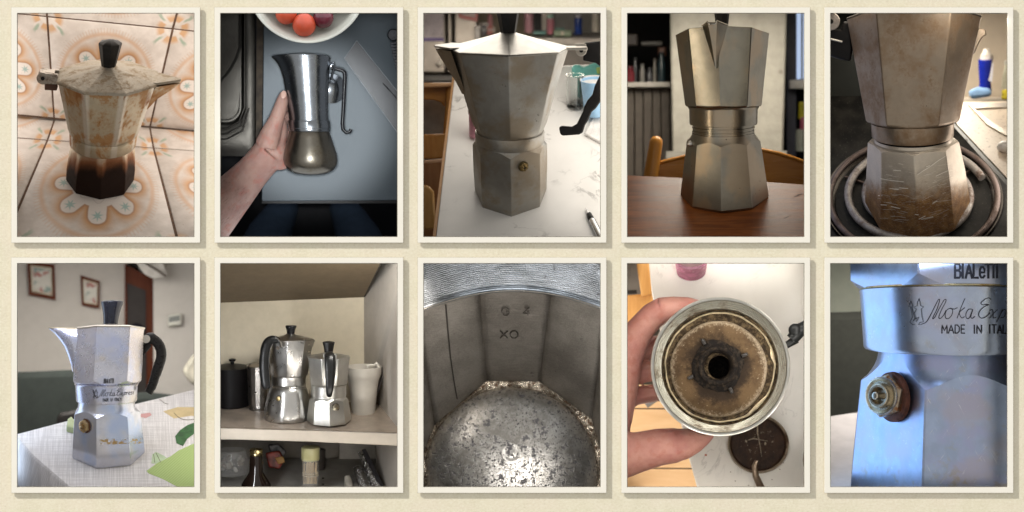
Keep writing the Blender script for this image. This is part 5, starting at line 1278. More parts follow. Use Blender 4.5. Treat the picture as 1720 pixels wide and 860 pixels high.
    lamp(p, 'front_fill', (-40, 32, 202), (.1, 1, -.75), (200, 16), .45, (.78, .84, 1))  # unseen strip behind the card, added to lift the front facets
    lamp(p, 'backdrop_fill', (-60, 850, 199*p.s(850)), (0, .25, -1), (330, 560), 6.5, (1, .95, .88))  # unseen fill added to light the background wall and sofa
# ================================================================== 7: pots on a cupboard shelf
def clear(name, col, a):
    b = Mat(name); b.set(col=col, rough=.08, alpha=a, spec=.6); return b.mat
def scene7():
    p = PN[6]; liner(6, 900, (.06, .05, .04)); mount(6, 'the two pots on a cupboard shelf')
    sh = p.tilt(150, 262, 250, 17); up = sh[1]
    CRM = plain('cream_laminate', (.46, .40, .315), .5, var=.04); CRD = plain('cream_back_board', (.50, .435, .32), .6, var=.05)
    LAM = plain('glossy_beige_shelf', (.30, .245, .195), .24, var=.08); EDG = plain('pale_shelf_edge', (.58, .51, .42), .45, var=.04)
    dB = 400
    # cupboard: shelves, back board, side board
    t = thing(p, 'cupboard', 'cream laminate cupboard with a full shelf and a dark lower compartment', 'cupboard', p.P(150, 300, 250))
    F = [p.on(x, y, sh) for x, y in ((-25, 274.3), (149, 279.5), (297.5, 286), (330, 287.5))]
    def on_depth(x, y, d): return p.P(x, y, d)
    Bk = [p.on(330, 236, sh), p.on(-25, 229, sh)]
    g = G(); g.slab(F + Bk, -up*2); part('shelf', g, LAM, t)
    g = G(); g.slab([F[0], F[1], F[2], F[3], F[3] - up*24, F[2] - up*24, F[1] - up*22.5, F[0] - up*22], V((0, 6, 1.6))); part('shelf_edge', g, EDG, t, bevel=1.2)
    db = p.on(150, 233, sh).y + 4
    g = G(); panel(g, p, -60, 40, 250, 262, db, 8); part('back_board', g, CRD, t)
    # upper board seen from below: back edge to the front above the opening
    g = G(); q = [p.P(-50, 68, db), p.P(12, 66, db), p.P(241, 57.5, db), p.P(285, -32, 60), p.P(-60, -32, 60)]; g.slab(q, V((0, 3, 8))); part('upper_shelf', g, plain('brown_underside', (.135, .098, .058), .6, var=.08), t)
    g = G(); g.tube([p.P(242, 56.5, db-2), p.P(286, -33, 58)], 1.3, 8); part('dark_joint', g, plain('dark_joint', (.03, .024, .018), .8), t)
    g = G(); g.ball(p.P(243, 52, db-8), 3.2); part('shelf_peg', g, plain('cream_peg', (.5, .45, .36), .4), t)
    g = G(); q = [p.P(241, 40, db), p.P(252, -60, 300), p.P(330, -60, 60), p.P(330, 400, 60), p.P(262, 400, db), p.P(241, 262, db)]
    g.slab([p.P(240.5, -60, db+2), p.P(334, -60, 70), p.P(334, 420, 70), p.P(262, 420, db+2), p.P(261, 246, db+2), p.P(241, 246, db+2)], V((5, 0, 0)))
    part('side_board', g, plain('pale_side_board', (.40, .365, .325), .55, var=.05), t)
    g = G(); g.tube([p.P(262, 250.5, db-4), p.P(297.5, 277, 236), p.P(320, 290, 190)], 1.0, 8); part('dark_joint', g, plain('dark_joint_low', (.05, .04, .03), .8), t)
    g = G(); g.tube([p.on(-20, 274.6, sh) + up*.5, p.on(149, 280, sh) + up*.5, p.on(297, 286.4, sh) + up*.5], .5, 6); part('edge_seam', g, plain('edge_seam', (.10, .075, .05), .7), t)
    # lower compartment
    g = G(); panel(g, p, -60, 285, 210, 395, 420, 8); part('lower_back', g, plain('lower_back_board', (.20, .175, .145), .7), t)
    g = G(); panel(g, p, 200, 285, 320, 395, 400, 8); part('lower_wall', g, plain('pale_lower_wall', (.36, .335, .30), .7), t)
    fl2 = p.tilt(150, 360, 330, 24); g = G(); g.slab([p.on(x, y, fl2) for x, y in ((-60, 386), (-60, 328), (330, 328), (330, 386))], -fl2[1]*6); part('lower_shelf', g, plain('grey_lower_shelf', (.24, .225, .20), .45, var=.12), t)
    # left pot: fluted bell base
    AL = metal('satin_shelf_aluminium', (.60, .585, .56), .30, (.36, .32, .27), .62, .85, scr=.15, fine=.03)
    BR = metal('valve_brass', (.58, .46, .24), .3, (.25, .16, .06), .5, .75, scr=0); BRD = plain('valve_dark', (.05, .04, .03), .7)  # dark tone of the valve washers and hinge pin
    b = Bend(p, [(259, 113, 12), (205, 115, 7), (128, 118, 6)], 262)
    t = thing(p, 'moka_pot', 'taller aluminium pot with a round fluted base on the shelf', 'coffee pot', b.o(259))
    g = G(); rings = []
    for py, r, fl in ((261, 36, 0), (260.5, 38.2, 0), (258, 39, .6), (248, 38.6, 2.0), (238, 37.2, 2.4), (226, 35, 1.8), (216, 33, .8), (210, 31.5, 0), (207.5, 29.5, 0), (206, 28, 0)):
        rings.append([b.pt(py, 360*k/64 + 12, r - fl*(.5 + .5*cos(8*2*pi*k/64)) + fl*.6) for k in range(64)])
    g.loft(rings); part('base', g, AL, t, smooth=60)
    g = b.body([(207.5, 26), (207, 29.3), (205.6, 30), (204.2, 29.3), (203.5, 27.4), (202.8, 29), (190.5, 29.4), (189, 30)], n=56); part('collar', g, AL, t)
    oc = [a + 16 for a in OCT22]
    g = b.body([(190, 29, 1), (188.8, 30.5, .7), (187, 32, .15), (130, 38.2, 0), (128.6, 38.6, 0)], oc); part('upper_chamber', g, AL, t)
    g = b.body([(129, 37, 0), (128.8, 39.4, 0), (127.4, 39.7, 0), (126.8, 39, 0), (121.5, 14, .3), (119.5, 9, 1), (118.5, 7.5, 1)], oc); part('lid', g, AL, t)
    g = b.body([(121, 6.6), (119, 6.4), (112, 7.4), (107.5, 9.4), (105.6, 9.6), (104.6, 8.6), (104.2, 5)], n=28); part('knob', g, plain('glossy_knob', (.012, .012, .014), .15), t, smooth=70)
    y_ = b.pt(150, -80, 50, 0).y; k = p.s(y_); hp = lambda x, y: V(((x-149)*k, y_ - 34, (188-y)*k))
    g = G(); path = smooth_line([(99, 131), (94, 129), (87, 129), (81, 134), (77, 144), (75, 160), (75, 180), (77, 200), (80, 211)], 4)
    g.tube([hp(*q) for q in path], [5 + min(i, 12)*.33 for i in range(len(path)-6)] + [8.6, 8.3, 7.8, 7, 6, 4], 14, flat=1.0, up=(0, 1, 0), power=.8); part('handle', g, plain('black_shelf_handle', (.010, .010, .010), .32, spec=.3), t, smooth=80)
    g = G(); g.tube([hp(88, 126.5), hp(97, 127), hp(102, 134), hp(103, 142)], 2.6, 8, flat=2.4, up=(0, 1, 0)); part('hinge', g, AL, t)
    c = hp(97, 143) + V((0, -5, 0)); g = G(); g.lathe(c, (0, -1, 0), [(0, 3.4), (3, 3.2)], 14); part('hinge_pin', g, BRD, t)
    az = -27; o_, u_ = b.dirs(224, az); valve(b, t, b.pt(222, az, 35), o_, 4.8, (BR, BRD, BR))
    g = b.spout(100, [(146, 35, 36, 2, 1), (138, 35.5, 39, 5, 1.5), (131, 36, 41, 7, 2), (129.5, 36, 41.5, 7, 2)]); part('spout', g, AL, t, smooth=30)
    # right pot: plain octagon
    AL2 = metal('pale_shelf_aluminium', (.68, .67, .63), .36, (.45, .41, .34), .62, .85, scr=.15, fine=.04)
    b = Bend(p, [(262, 182.5, 16), (223, 182, 8), (158, 182, 7)], 236)
    t = thing(p, 'moka_pot', 'shorter aluminium pot with its black handle towards the front of the shelf', 'coffee pot', b.o(262))
    oc = [a + 3 for a in OCT22]; oc2 = [a + 1 for a in OCT0]
    g = meet(b.body([(264, 35, 0), (263.5, 37.2, 0), (261, 37.6, 0), (230, 32.8, 0), (218, 31, 0)], oc2), b.body([(280, 70), (233, 38), (229, 32.4), (226, 29.6), (223.5, 28.3), (221, 28)], n=96)); part('base', g, AL2, t, smooth=22)
    g = b.body([(223.2, 26), (222.8, 29), (221, 29.5), (206, 29.6), (204.4, 30.2), (203.5, 31)], n=56); part('collar', g, AL2, t)
    g = b.body([(204.6, 29, 1), (203.4, 31, .7), (201.5, 32.6, .1), (160, 36.8, 0), (158.4, 37.2, 0)], oc); part('upper_chamber', g, AL2, t)
    g = b.body([(159, 36, 0), (158.8, 38, 0), (157.4, 38.3, 0), (156.6, 37.5, 0), (151.5, 13, .3), (150, 8, 1)], oc); part('lid', g, AL2, t)
    rings = []
    for py, r in ((152, 6.6), (149, 6.8), (140, 8.2), (134.5, 9.6), (133, 9.7), (132.4, 9.0), (131, 2)): rings.append([b.pt(py, 360*k/48, r*(1 + .05*cos(8*2*pi*k/48))) for k in range(48)])
    g = G(); g.loft(rings); part('knob', g, BLACK, t, smooth=40)
    y_ = b.pt(158, -5, 38).y; k = p.s(y_); hp = lambda x, y, dd=0: V(((x-149)*k, y_ + dd, (188-y)*k))
    g = G(); path = [(182, 154, -4), (182, 152.5, -14), (183, 156, -23), (184.5, 165, -28), (185, 180, -29), (184, 200, -27), (183, 215, -22), (182.5, 226, -16)]
    g.tube([hp(*q) for q in path], [6, 8, 10.2, 10.6, 9.6, 8.2, 6.6, 4.6], 14, flat=.8, up=(0, 1, 0), power=.8); part('handle', g, plain('black_front_handle', (.011, .011, .011), .3), t, smooth=80, sub=1)
    g = G(); g.box(hp(184, 154, -3), (24, 9, 3)); g.box(hp(175, 156.5, -5), (3, 12, 8)); g.box(hp(194, 157, -5), (3, 12, 9)); part('hinge', g, AL2, t, bevel=.6)
    az = 21; o_, u_ = b.dirs(238, az); valve(b, t, b.pt(236.5, az, 31.6), o_, 6.6, (metal('steel_valve', (.5, .46, .38), .3, (.2, .15, .08), .5, .7, scr=0), BRD, BR))
    # white cup, steel pot and dark pot beside them
    WH = plain('white_plastic', (.58, .54, .48), .4, var=.04); q = p.on(238, 252, sh)
    t = thing(p, 'measuring_cup', 'white plastic cup with a notched rim right of the shorter pot', 'cup', q)
    g = turned(p, 240, 174, 254, q.y + 8, [(0, 17), (.01, 20), (.1, 20.4), (.5, 23), (.72, 26), (.80, 28.5), (.86, 30), (1, 30.5), (1, 28.6), (.8, 26), (.1, 18)], 9, 48); part('body', g, WH, t, smooth=60)
    g = G(); dd = q.y - 14; g.tube([p.P(246, 179, dd), p.P(248, 173, dd), p.P(253, 172, dd), p.P(259, 173, dd), p.P(262, 168.5, dd), p.P(265, 172, dd), p.P(266, 179, dd)], [3, 3.6, 3, 2.6, 3, 3.4, 3], 10); part('notched_rim', g, WH, t, smooth=80)
    g = G(); g.tube([p.P(271, 174, q.y+8), p.P(273, 188, q.y+8), p.P(268, 205, q.y+8), p.P(260, 225, q.y+8)], 2.4, 8); part('dark_strip', g, plain('dark_cup_gap', (.06, .05, .045), .8), t)  # dark strip along the right of the cup
    q = p.on(62, 244, sh)
    t = thing(p, 'steel_jug', 'ribbed steel jug behind the taller pot', 'jug', q)
    g = turned(p, 64, 172, 247, q.y, [(0, 13), (.01, 15), (.06, 15.5), (.08, 13.4), (.14, 13), (.15, 16), (.9, 18), (.97, 18.5), (1, 18.8), (1, 17.8), (.2, 14)], 12, 14); part('body', g, metal('grey_jug_steel', (.45, .42, .39), .3, (.2, .17, .14), .6, .8, scr=.3), t, smooth=15)
    g = turned(p, 64, 168, 173, q.y, [(0, 19), (.4, 19), (1, 3)], 12, 28); part('lid', g, metal('jug_lid', (.3, .27, .24), .3, scr=.1), t)
    q = p.on(20, 238, sh)
    t = thing(p, 'pot', 'dark pot with a black lid knob at the left end of the shelf', 'pot', q)
    g = turned(p, 18, 174, 240, q.y + 10, [(0, 30), (.03, 33), (.94, 34), (1, 34)], 9, 40); part('body', g, plain('black_pot', (.006, .005, .005), .5, spec=.1), t)
    g = turned(p, 20, 169, 175, q.y + 10, [(0, 35), (.3, 35), (.9, 14), (1, 4)], 9, 40); part('lid', g, plain('dark_pot_lid', (.010, .009, .008), .4, spec=.2), t)
    g = turned(p, 21, 160, 170, q.y + 10, [(0, 3), (.5, 3), (.6, 5.5), (.9, 6), (1, 3)], 9, 20); part('knob', g, BLACK, t)
    # things in the lower compartment
    q = p.on(42, 384, fl2); d = 250
    t = thing(p, 'bottle', 'dark brown glass bottle with a gold cap below the shelf', 'bottle', p.P(61, 400, d))
    part('body', turned(p, 61, 322, 412, d, [(0, 26), (.3, 26), (.48, 24.5), (.60, 17), (.70, 11.5), (.97, 10.5), (1, 10)], 8, 40), plain('dark_brown_glass', (.012, .007, .005), .08), t, smooth=70)
    part('neck_ring', turned(p, 61, 332, 337, d, [(0, 11.2), (.3, 12.2), (.7, 12.2), (1, 11.2)], 8, 32), plain('clear_neck_ring', (.25, .20, .13), .15), t)
    GC = metal('gold_cap', (.62, .50, .25), .28, (.4, .28, .1), .6, .8, scr=0)
    g = turned(p, 61, 311, 324, d, [(0, 11), (.1, 11.4), (.25, 10.7), (.32, 11.4), (.45, 10.7), (.55, 11.4), (.9, 11.4), (1, 10)], 8, 40); part('cap', g, GC, t, smooth=25)
    d = 270; t = thing(p, 'toothpick_jar', 'small clear jar of toothpicks with a pale yellow lid', 'jar', p.P(150, 368, d))
    part('jar', turned(p, 151.5, 328, 372, d, [(0, 12.6), (.02, 14), (1, 14), (1, 13.2), (.05, 13.2)], 12, 32), clear('thin_clear_plastic', (.8, .76, .68), .14), t)
    part('lid', turned(p, 151.5, 307.5, 330, d, [(0, 14.6), (.1, 15.2), (.85, 15.4), (.95, 14.8), (1, 12.5)], 12, 40), plain('pale_yellow_plastic', (.62, .58, .30), .35, var=.03), t)
    random.seed(5); PK = plain('toothpick_wood', (.62, .46, .27), .7, var=.2)
    for k in range(26):
        a = random.uniform(0, 6.28); r = 12*sqrt(random.random()); x, dy = cos(a)*r, sin(a)*r; x2, dy2 = x*.8 + random.uniform(-3, 3), dy*.8
        g = G(); g.tube([p.P(151.5 + x2, 370, d + dy2), p.P(151.5 + x, 333 + random.uniform(0, 4), d + dy)], [.9, .9], 6); part('toothpick', g, PK, t)
    for y in (351.5, 355.5): g = G(); g.lathe(p.P(151.5, y, d), (0, -.2, 1), [(-.8, 14.4), (0, 15), (.8, 14.4)], 32); part('rubber_band', g, plain('cream_rubber', (.60, .50, .34), .6), t)
    t = thing(p, 'glass_jar', 'large glass jar of pale sweets at the lower left', 'jar', p.P(22, 352, 330))
    part('jar', turned(p, 20, 312, 354, 330, [(0, 24), (.05, 29), (.5, 32), (.9, 26), (1, 24), (1, 23), (.5, 30.5), (.06, 27)], 10, 36), clear('jar_glass', (.7, .68, .64), .16), t)
    for k in range(22):
        a = random.uniform(0, 6.28); r = 22*sqrt(random.random()); g = G(); g.ball(p.P(20 + cos(a)*r, 347 - random.uniform(0, 22), 330 + sin(a)*r), (6, 5, 4), M.Rotation(a, 3, 'Y'), 8, 6); part('sweet', g, plain('pale_sweet_%d' % k, random.choice([(.42, .38, .32), (.5, .47, .42), (.30, .25, .2)]), .5), t)
    t = thing(p, 'packet', 'red and orange snack packet behind the dark bottle', 'packet', p.P(95, 345, 360))
    g = G(); poly(g, p, [(76, 318), (100, 314), (108, 330), (100, 345), (82, 342)], 345, 16); part('packet', g, plain('red_foil', (.28, .045, .03), .25, var=.7, scale=.07), t, bevel=3)
    g = G(); poly(g, p, [(92, 326), (106, 324), (109, 334), (98, 337)], 341, 5); part('orange_label', g, plain('orange_label', (.50, .24, .03), .4), t, bevel=1)
    t = thing(p, 'packet', 'dark silver packet above the red and orange one', 'packet', p.P(95, 320, 375)); g = G(); poly(g, p, [(80, 304), (98, 302), (112, 316), (104, 330), (84, 318)], 372, 14); part('packet', g, plain('dark_foil', (.09, .08, .08), .2, var=.8, scale=.12), t, bevel=3)
    t = thing(p, 'mug', 'dark mug behind the toothpick jar', 'mug', p.P(168, 345, 350)); part('body', turned(p, 166, 312, 346, 350, [(0, 8), (.1, 10), (1, 10.5), (1, 9.5), (.2, 8)], 10), plain('dark_mug', (.05, .042, .036), .35), t)
    FO = metal('crumpled_foil', (.55, .54, .52), .25, (.2, .18, .16), .5, .7, scr=.3, fine=4, dscale=.1)
    t = thing(p, 'foil_roll', 'long roll of foil in a dark box leaning on the right wall', 'foil roll', p.P(260, 370, 300))
    g = G(); g.tube([p.P(236, 318, 330), p.P(249, 345, 310), p.P(268, 384, 280)], [6, 8, 9], 12); part('roll', g, FO, t)
    g = G(); a, e_ = p.P(241, 314, 322), p.P(275, 386, 275); g.tube([a, e_], [4.5, 5.5], 4, flat=1.2); part('dark_box', g, plain('dark_carton', (.03, .028, .03), .35), t)
    t = thing(p, 'foil_roll', 'short crumpled foil parcel leaning beside the long roll', 'foil roll', p.P(240, 380, 290)); g = G(); g.tube([p.P(230, 345, 318), p.P(238, 362, 300), p.P(246, 384, 285)], [8, 11, 12], 12); part('parcel', g, FO, t)
    t = thing(p, 'foil_ball', 'pale crumpled packet left of the foil parcel', 'packet', p.P(213, 380, 300)); g = G(); g.tube([p.P(213, 358, 305), p.P(215, 370, 300), p.P(217, 386, 296)], [5, 8, 8], 10); part('parcel', g, plain('pale_crumpled_paper', (.45, .42, .36), .5, bump=3, bscale=.2), t)
    g = G(); g.ball(p.on(172.5, 361, fl2), (2.6, 2, 1.6), nu=8, nv=6); solo(p, 'peppercorn', g, BLACK, None, 'dark crumb on the lower shelf at its rear', 'crumb', 'dark crumbs on the lower shelf')
    g = G(); g.ball(p.on(172.5, 371, fl2), (2.8, 2, 1.6), nu=8, nv=6); solo(p, 'peppercorn', g, BLACK, None, 'larger dark crumb on the lower shelf towards the front', 'crumb', 'dark crumbs on the lower shelf')
    lamp(p, 'right_front_fill', (80, 34, 201), (-.1, 1, -.55), (120, 22), 1.0, (1, .97, .9))  # this and the next strips are unseen, added behind the card edges
    lamp(p, 'side_softbox', (-155, 40, -40), (.5, 1, .15), (16, 200), .5, (.95, .97, 1), up=(0, 0, 1))
    lamp(p, 'right_low_fill', (60, 30, -199), (0, 1, .35), (200, 16), .22, (1, .95, .88))
# ================================================================== 8: the inside of an empty pot
def scene8():
    p = PN[7]; liner(7, 700, (.03, .028, .025)); mount(7, 'the inside of an empty pot with stamped letters')
    IN = Mat('dull_cast_interior'); co = IN.co(); n = IN.noise(co, .012, 5, .6); g_ = IN.noise(co, .35, 5, .65); s1 = IN.noise(IN.scl(co, (.08, 1, 1)), .5, 4, .6)
    f = IN.step(n*.6 + g_*.2 + s1*.2, .36, .64)
    sp = IN.step(IN.noise(co, .07, 4, .7), .67, .73)
    IN.set(col=IN.mix(sp*.8, IN.mix(f, (.17, .15, .128), (.30, .275, .24)), (.05, .045, .04)), met=.85, rough=n*.25 + .34); IN.bump(g_*1.1 + s1*.9 + n*2, .8)
    TH = Mat('blue_grey_machined'); co = TH.co(); x, y, z = TH.xyz(co); n = TH.noise(co, .02, 5, .6); k = TH.noise(TH.scl(co, (.06, 1, 1)), .45, 4, .6)
    blot = TH.step(TH.noise(co, .045, 6, .7), .62, .70)*.9
    TH.set(col=TH.mix(blot, TH.mix(TH.step(n*.6 + k*.4, .36, .62), (.135, .14, .145), (.27, .28, .29)), (.035, .03, .03)), met=TH.m('SUBTRACT', .9, blot*.7), rough=n*.2 + .28); TH.bump(k*.7 + n, .5)
    FLR = Mat('spotted_dome'); co = FLR.co(); v = FLR.noise(co, .26, 3, .6); w = FLR.noise(co, .022, 5, .6); v2 = FLR.noise(co, .085, 4, .65, .3); g2 = FLR.noise(co, .11, 5, .7)
    spot = FLR.step(v, .575, .64)*FLR.step(w, .38, .5); big = FLR.step(v2, .54, .66)
    c = FLR.mix(FLR.step(w*.5 + g2*.5, .38, .62), (.26, .245, .22), (.48, .46, .43)); c = FLR.mix(big*.8, c, (.085, .08, .09)); c = FLR.mix(spot*.8, c, (.06, .055, .07))
    fac = FLR.mx(spot, big)
    x, y, z = FLR.xyz(co); rr = FLR.sq(x*x + z*z); tl = FLR.m('SINE', rr*2.2)
    FLR.set(col=c, met=FLR.m('SUBTRACT', .8, fac*.4), rough=FLR.m('ADD', .26, fac*.25 + g2*.12)); FLR.bump(g2*.6 - fac*.5, .7)
    RUS = metal('bright_pitted_ledge', (.60, .53, .43), .25, (.10, .055, .03), .45, .6, fine=2.5, scr=.1, dscale=.12)
    C = p.P(150, 300, 300)
    t = thing(p, 'coffee_pot_interior', 'inside of an empty cast pot with stamped letters and a spotted dome floor', 'coffee pot', C)
    # floor dome
    fc = (148.5, 352); g = G(); rings = []
    for r, d in ((144, 330), (142, 326), (138, 322), (128, 316), (105, 309), (75, 305), (45, 303.6), (30, 303.2), (18, 303), (16.5, 302.7), (13, 302.7), (11, 303.2), (5.5, 303.2), (4.6, 302.8), (2, 302.8)):
        k = p.s(d); rings.append([p.P(fc[0], fc[1], d) + V((cos(2*pi*i/96)*r*k, 0, sin(2*pi*i/96)*r*k)) for i in range(96)])
    # the little centre mark sits above the middle of the visible floor
    off = p.P(148, 318, 303) - p.P(fc[0], fc[1], 303)
    for q in rings[7:]:
        for i in range(96): q[i] = q[i] + off
    rings[6] = [q + off*.75 for q in rings[6]]; rings[5] = [q + off*.45 for q in rings[5]]; rings[4] = [q + off*.2 for q in rings[4]]
    g.loft(rings, False, True); part('dome_floor', g, FLR.mat, t, smooth=50)
    bot = [(107, 197.5), (196, 198.5), (283, 262), (308, 350), (283, 440), (196, 500), (107, 500), (20, 440), (-12, 350), (19, 272)]
    top = [(94, 54), (214, 56), (306, 90), (356, 195), (350, 450), (200, 560), (94, 560), (-50, 450), (-58, 182), (-12, 86)]
    g = G(); lo = [p.P(x, y, 322) for x, y in bot]; inn = []
    for i, (x, y) in enumerate(bot):
        a = atan2(y - fc[1], x - fc[0]); inn.append(p.P(fc[0] + cos(a)*143, fc[1] + sin(a)*143, 331))
    m_ = len(bot); led = []; ledi = []
    for i in range(m_):
        for k in range(6):
            f_ = k/6; a, b_ = bot[i], bot[(i+1) % m_]; x, y = a[0]+(b_[0]-a[0])*f_, a[1]+(b_[1]-a[1])*f_
            led.append((x, y)); an = atan2(y - fc[1], x - fc[0]); ledi.append((fc[0] + cos(an)*142, fc[1] + sin(an)*142))
    L0 = [p.P(x, y, 321) for x, y in led]; L1 = [p.P(x*.55 + u*.45, y*.55 + v_*.45, 318 + 3*sin(i*1.7)) for i, ((x, y), (u, v_)) in enumerate(zip(led, ledi))]; L2 = [p.P(x, y, 330) for x, y in ledi]
    g.loft([L0, L1, L2], False, False); part('ledge', g, RUS, t, smooth=70)
    # wall facets, one each
    for i in range(m_):
        j = (i+1) % m_
        if i in (4, 5, 6): continue
        g = G(); rows = []
        for s_ in range(9):
            f_ = s_/8*1.12; row = []
            for k in (0, .012, .03, .1, .3, .5, .7, .9, .97, .988, 1):
                a = (bot[i][0]+(bot[j][0]-bot[i][0])*k, bot[i][1]+(bot[j][1]-bot[i][1])*k); b_ = (top[i][0]+(top[j][0]-top[i][0])*k, top[i][1]+(top[j][1]-top[i][1])*k)
                dip = 2.5*min(k, 1-k, .04)/.04; da = 323 - 190*f_ + (2.5 - dip)*2.2
                row.append(p.P(a[0]+(b_[0]-a[0])*f_, a[1]+(b_[1]-a[1])*f_, da + (10*sin(pi*f_) if 0 else 0)))
            rows.append(row)
        g.loft(rows, False, False, closed=False); part('wall_facet', g, IN.mat, t, smooth=50)
    # seam of the casting on the left facet
    sm = [(37.5, 70), (41, 110), (46, 160), (52, 200), (57, 228)]
    g = G(); dz = lambda y: 323 - 190*(1 - (y-70)/168)
    g.tube([p.P(x, y, dz(y) - 4) for x, y in sm], 1.2, 6); part('seam', g, plain('dark_seam', (.03, .025, .02), .7), t)
    # threaded collar: arcs stepping towards the viewer
    g = G(); rows = []
    def arc(rise, d, n=60):
        out = []
        for k in range(n+1):
            x = -90 + 480*k/n; u = (x - 152)/146
            out.append(p.P(x, 46 + 31*u*u*(1 - .06*u*u) - rise, d))
        return out
    rows.append(arc(1, 104)); rows.append(arc(-2.5, 99)); rows.append(arc(-2.5, 95)); rows.append(arc(-.5, 91)); rows.append(arc(1.5, 90)); rows.append(arc(2.5, 93)); rows.append(arc(4.5, 93.5))
    rise, d = 6, 92
    for k in range(24):
        rows.append(arc(rise, d - .3)); rows.append(arc(rise + 1.0, d + .25)); rows.append(arc(rise + 2.4, d - .9)); rise += 3.4; d -= 1.7
    g.loft(rows, False, False, closed=False); part('threaded_collar', g, TH.mat, t, smooth=35)
    g = G(); g.tube(arc(-.2, 90), .9, 6); part('lip_highlight', g, metal('lip_highlight', (.68, .62, .54), .25, scr=.1), t)  # pale tube paints in the highlight along the lip
    # stamped letters, each stroke a dark tube beside a raised burr
    def face(x, y, h=0):
        f_ = (198 - y)/(198 - 59); return p.P(x, y, 323 - 190*f_ - h)
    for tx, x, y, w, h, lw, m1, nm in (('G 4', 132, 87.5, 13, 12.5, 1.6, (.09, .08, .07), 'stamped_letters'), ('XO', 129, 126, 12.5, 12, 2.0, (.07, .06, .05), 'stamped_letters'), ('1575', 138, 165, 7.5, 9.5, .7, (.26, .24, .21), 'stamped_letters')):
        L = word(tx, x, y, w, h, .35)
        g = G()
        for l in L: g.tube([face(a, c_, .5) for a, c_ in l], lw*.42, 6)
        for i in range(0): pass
        part(nm, g, plain('stamp_dark_%s' % x, m1, .6, met=.6), t)
        if tx == '1575': continue
        g = G()
        for l in L: g.tube([face(a + .9, c_ + .9, .3) for a, c_ in l], lw*.36, 6)
        part('stamp_burr', g, IN.mat, t)
    lamp(p, 'top_fill', (20, 30, 202), (0, .9, -1), (260, 16), .22, (.88, .94, 1))  # unseen strips added behind the card edges to light the interior
    lamp(p, 'right_fill', (159, 60, 60), (-.8, 1, -.1), (16, 240), .05, (.9, .95, 1), up=(0, 0, 1))
    lamp(p, 'left_fill', (-159, 60, 40), (.8, 1, -.1), (16, 240), .22, (1, .93, .85), up=(0, 0, 1))
    lamp(p, 'low_fill', (30, 60, -203), (0, .8, 1), (110, 16), .42, (1, .97, .93))
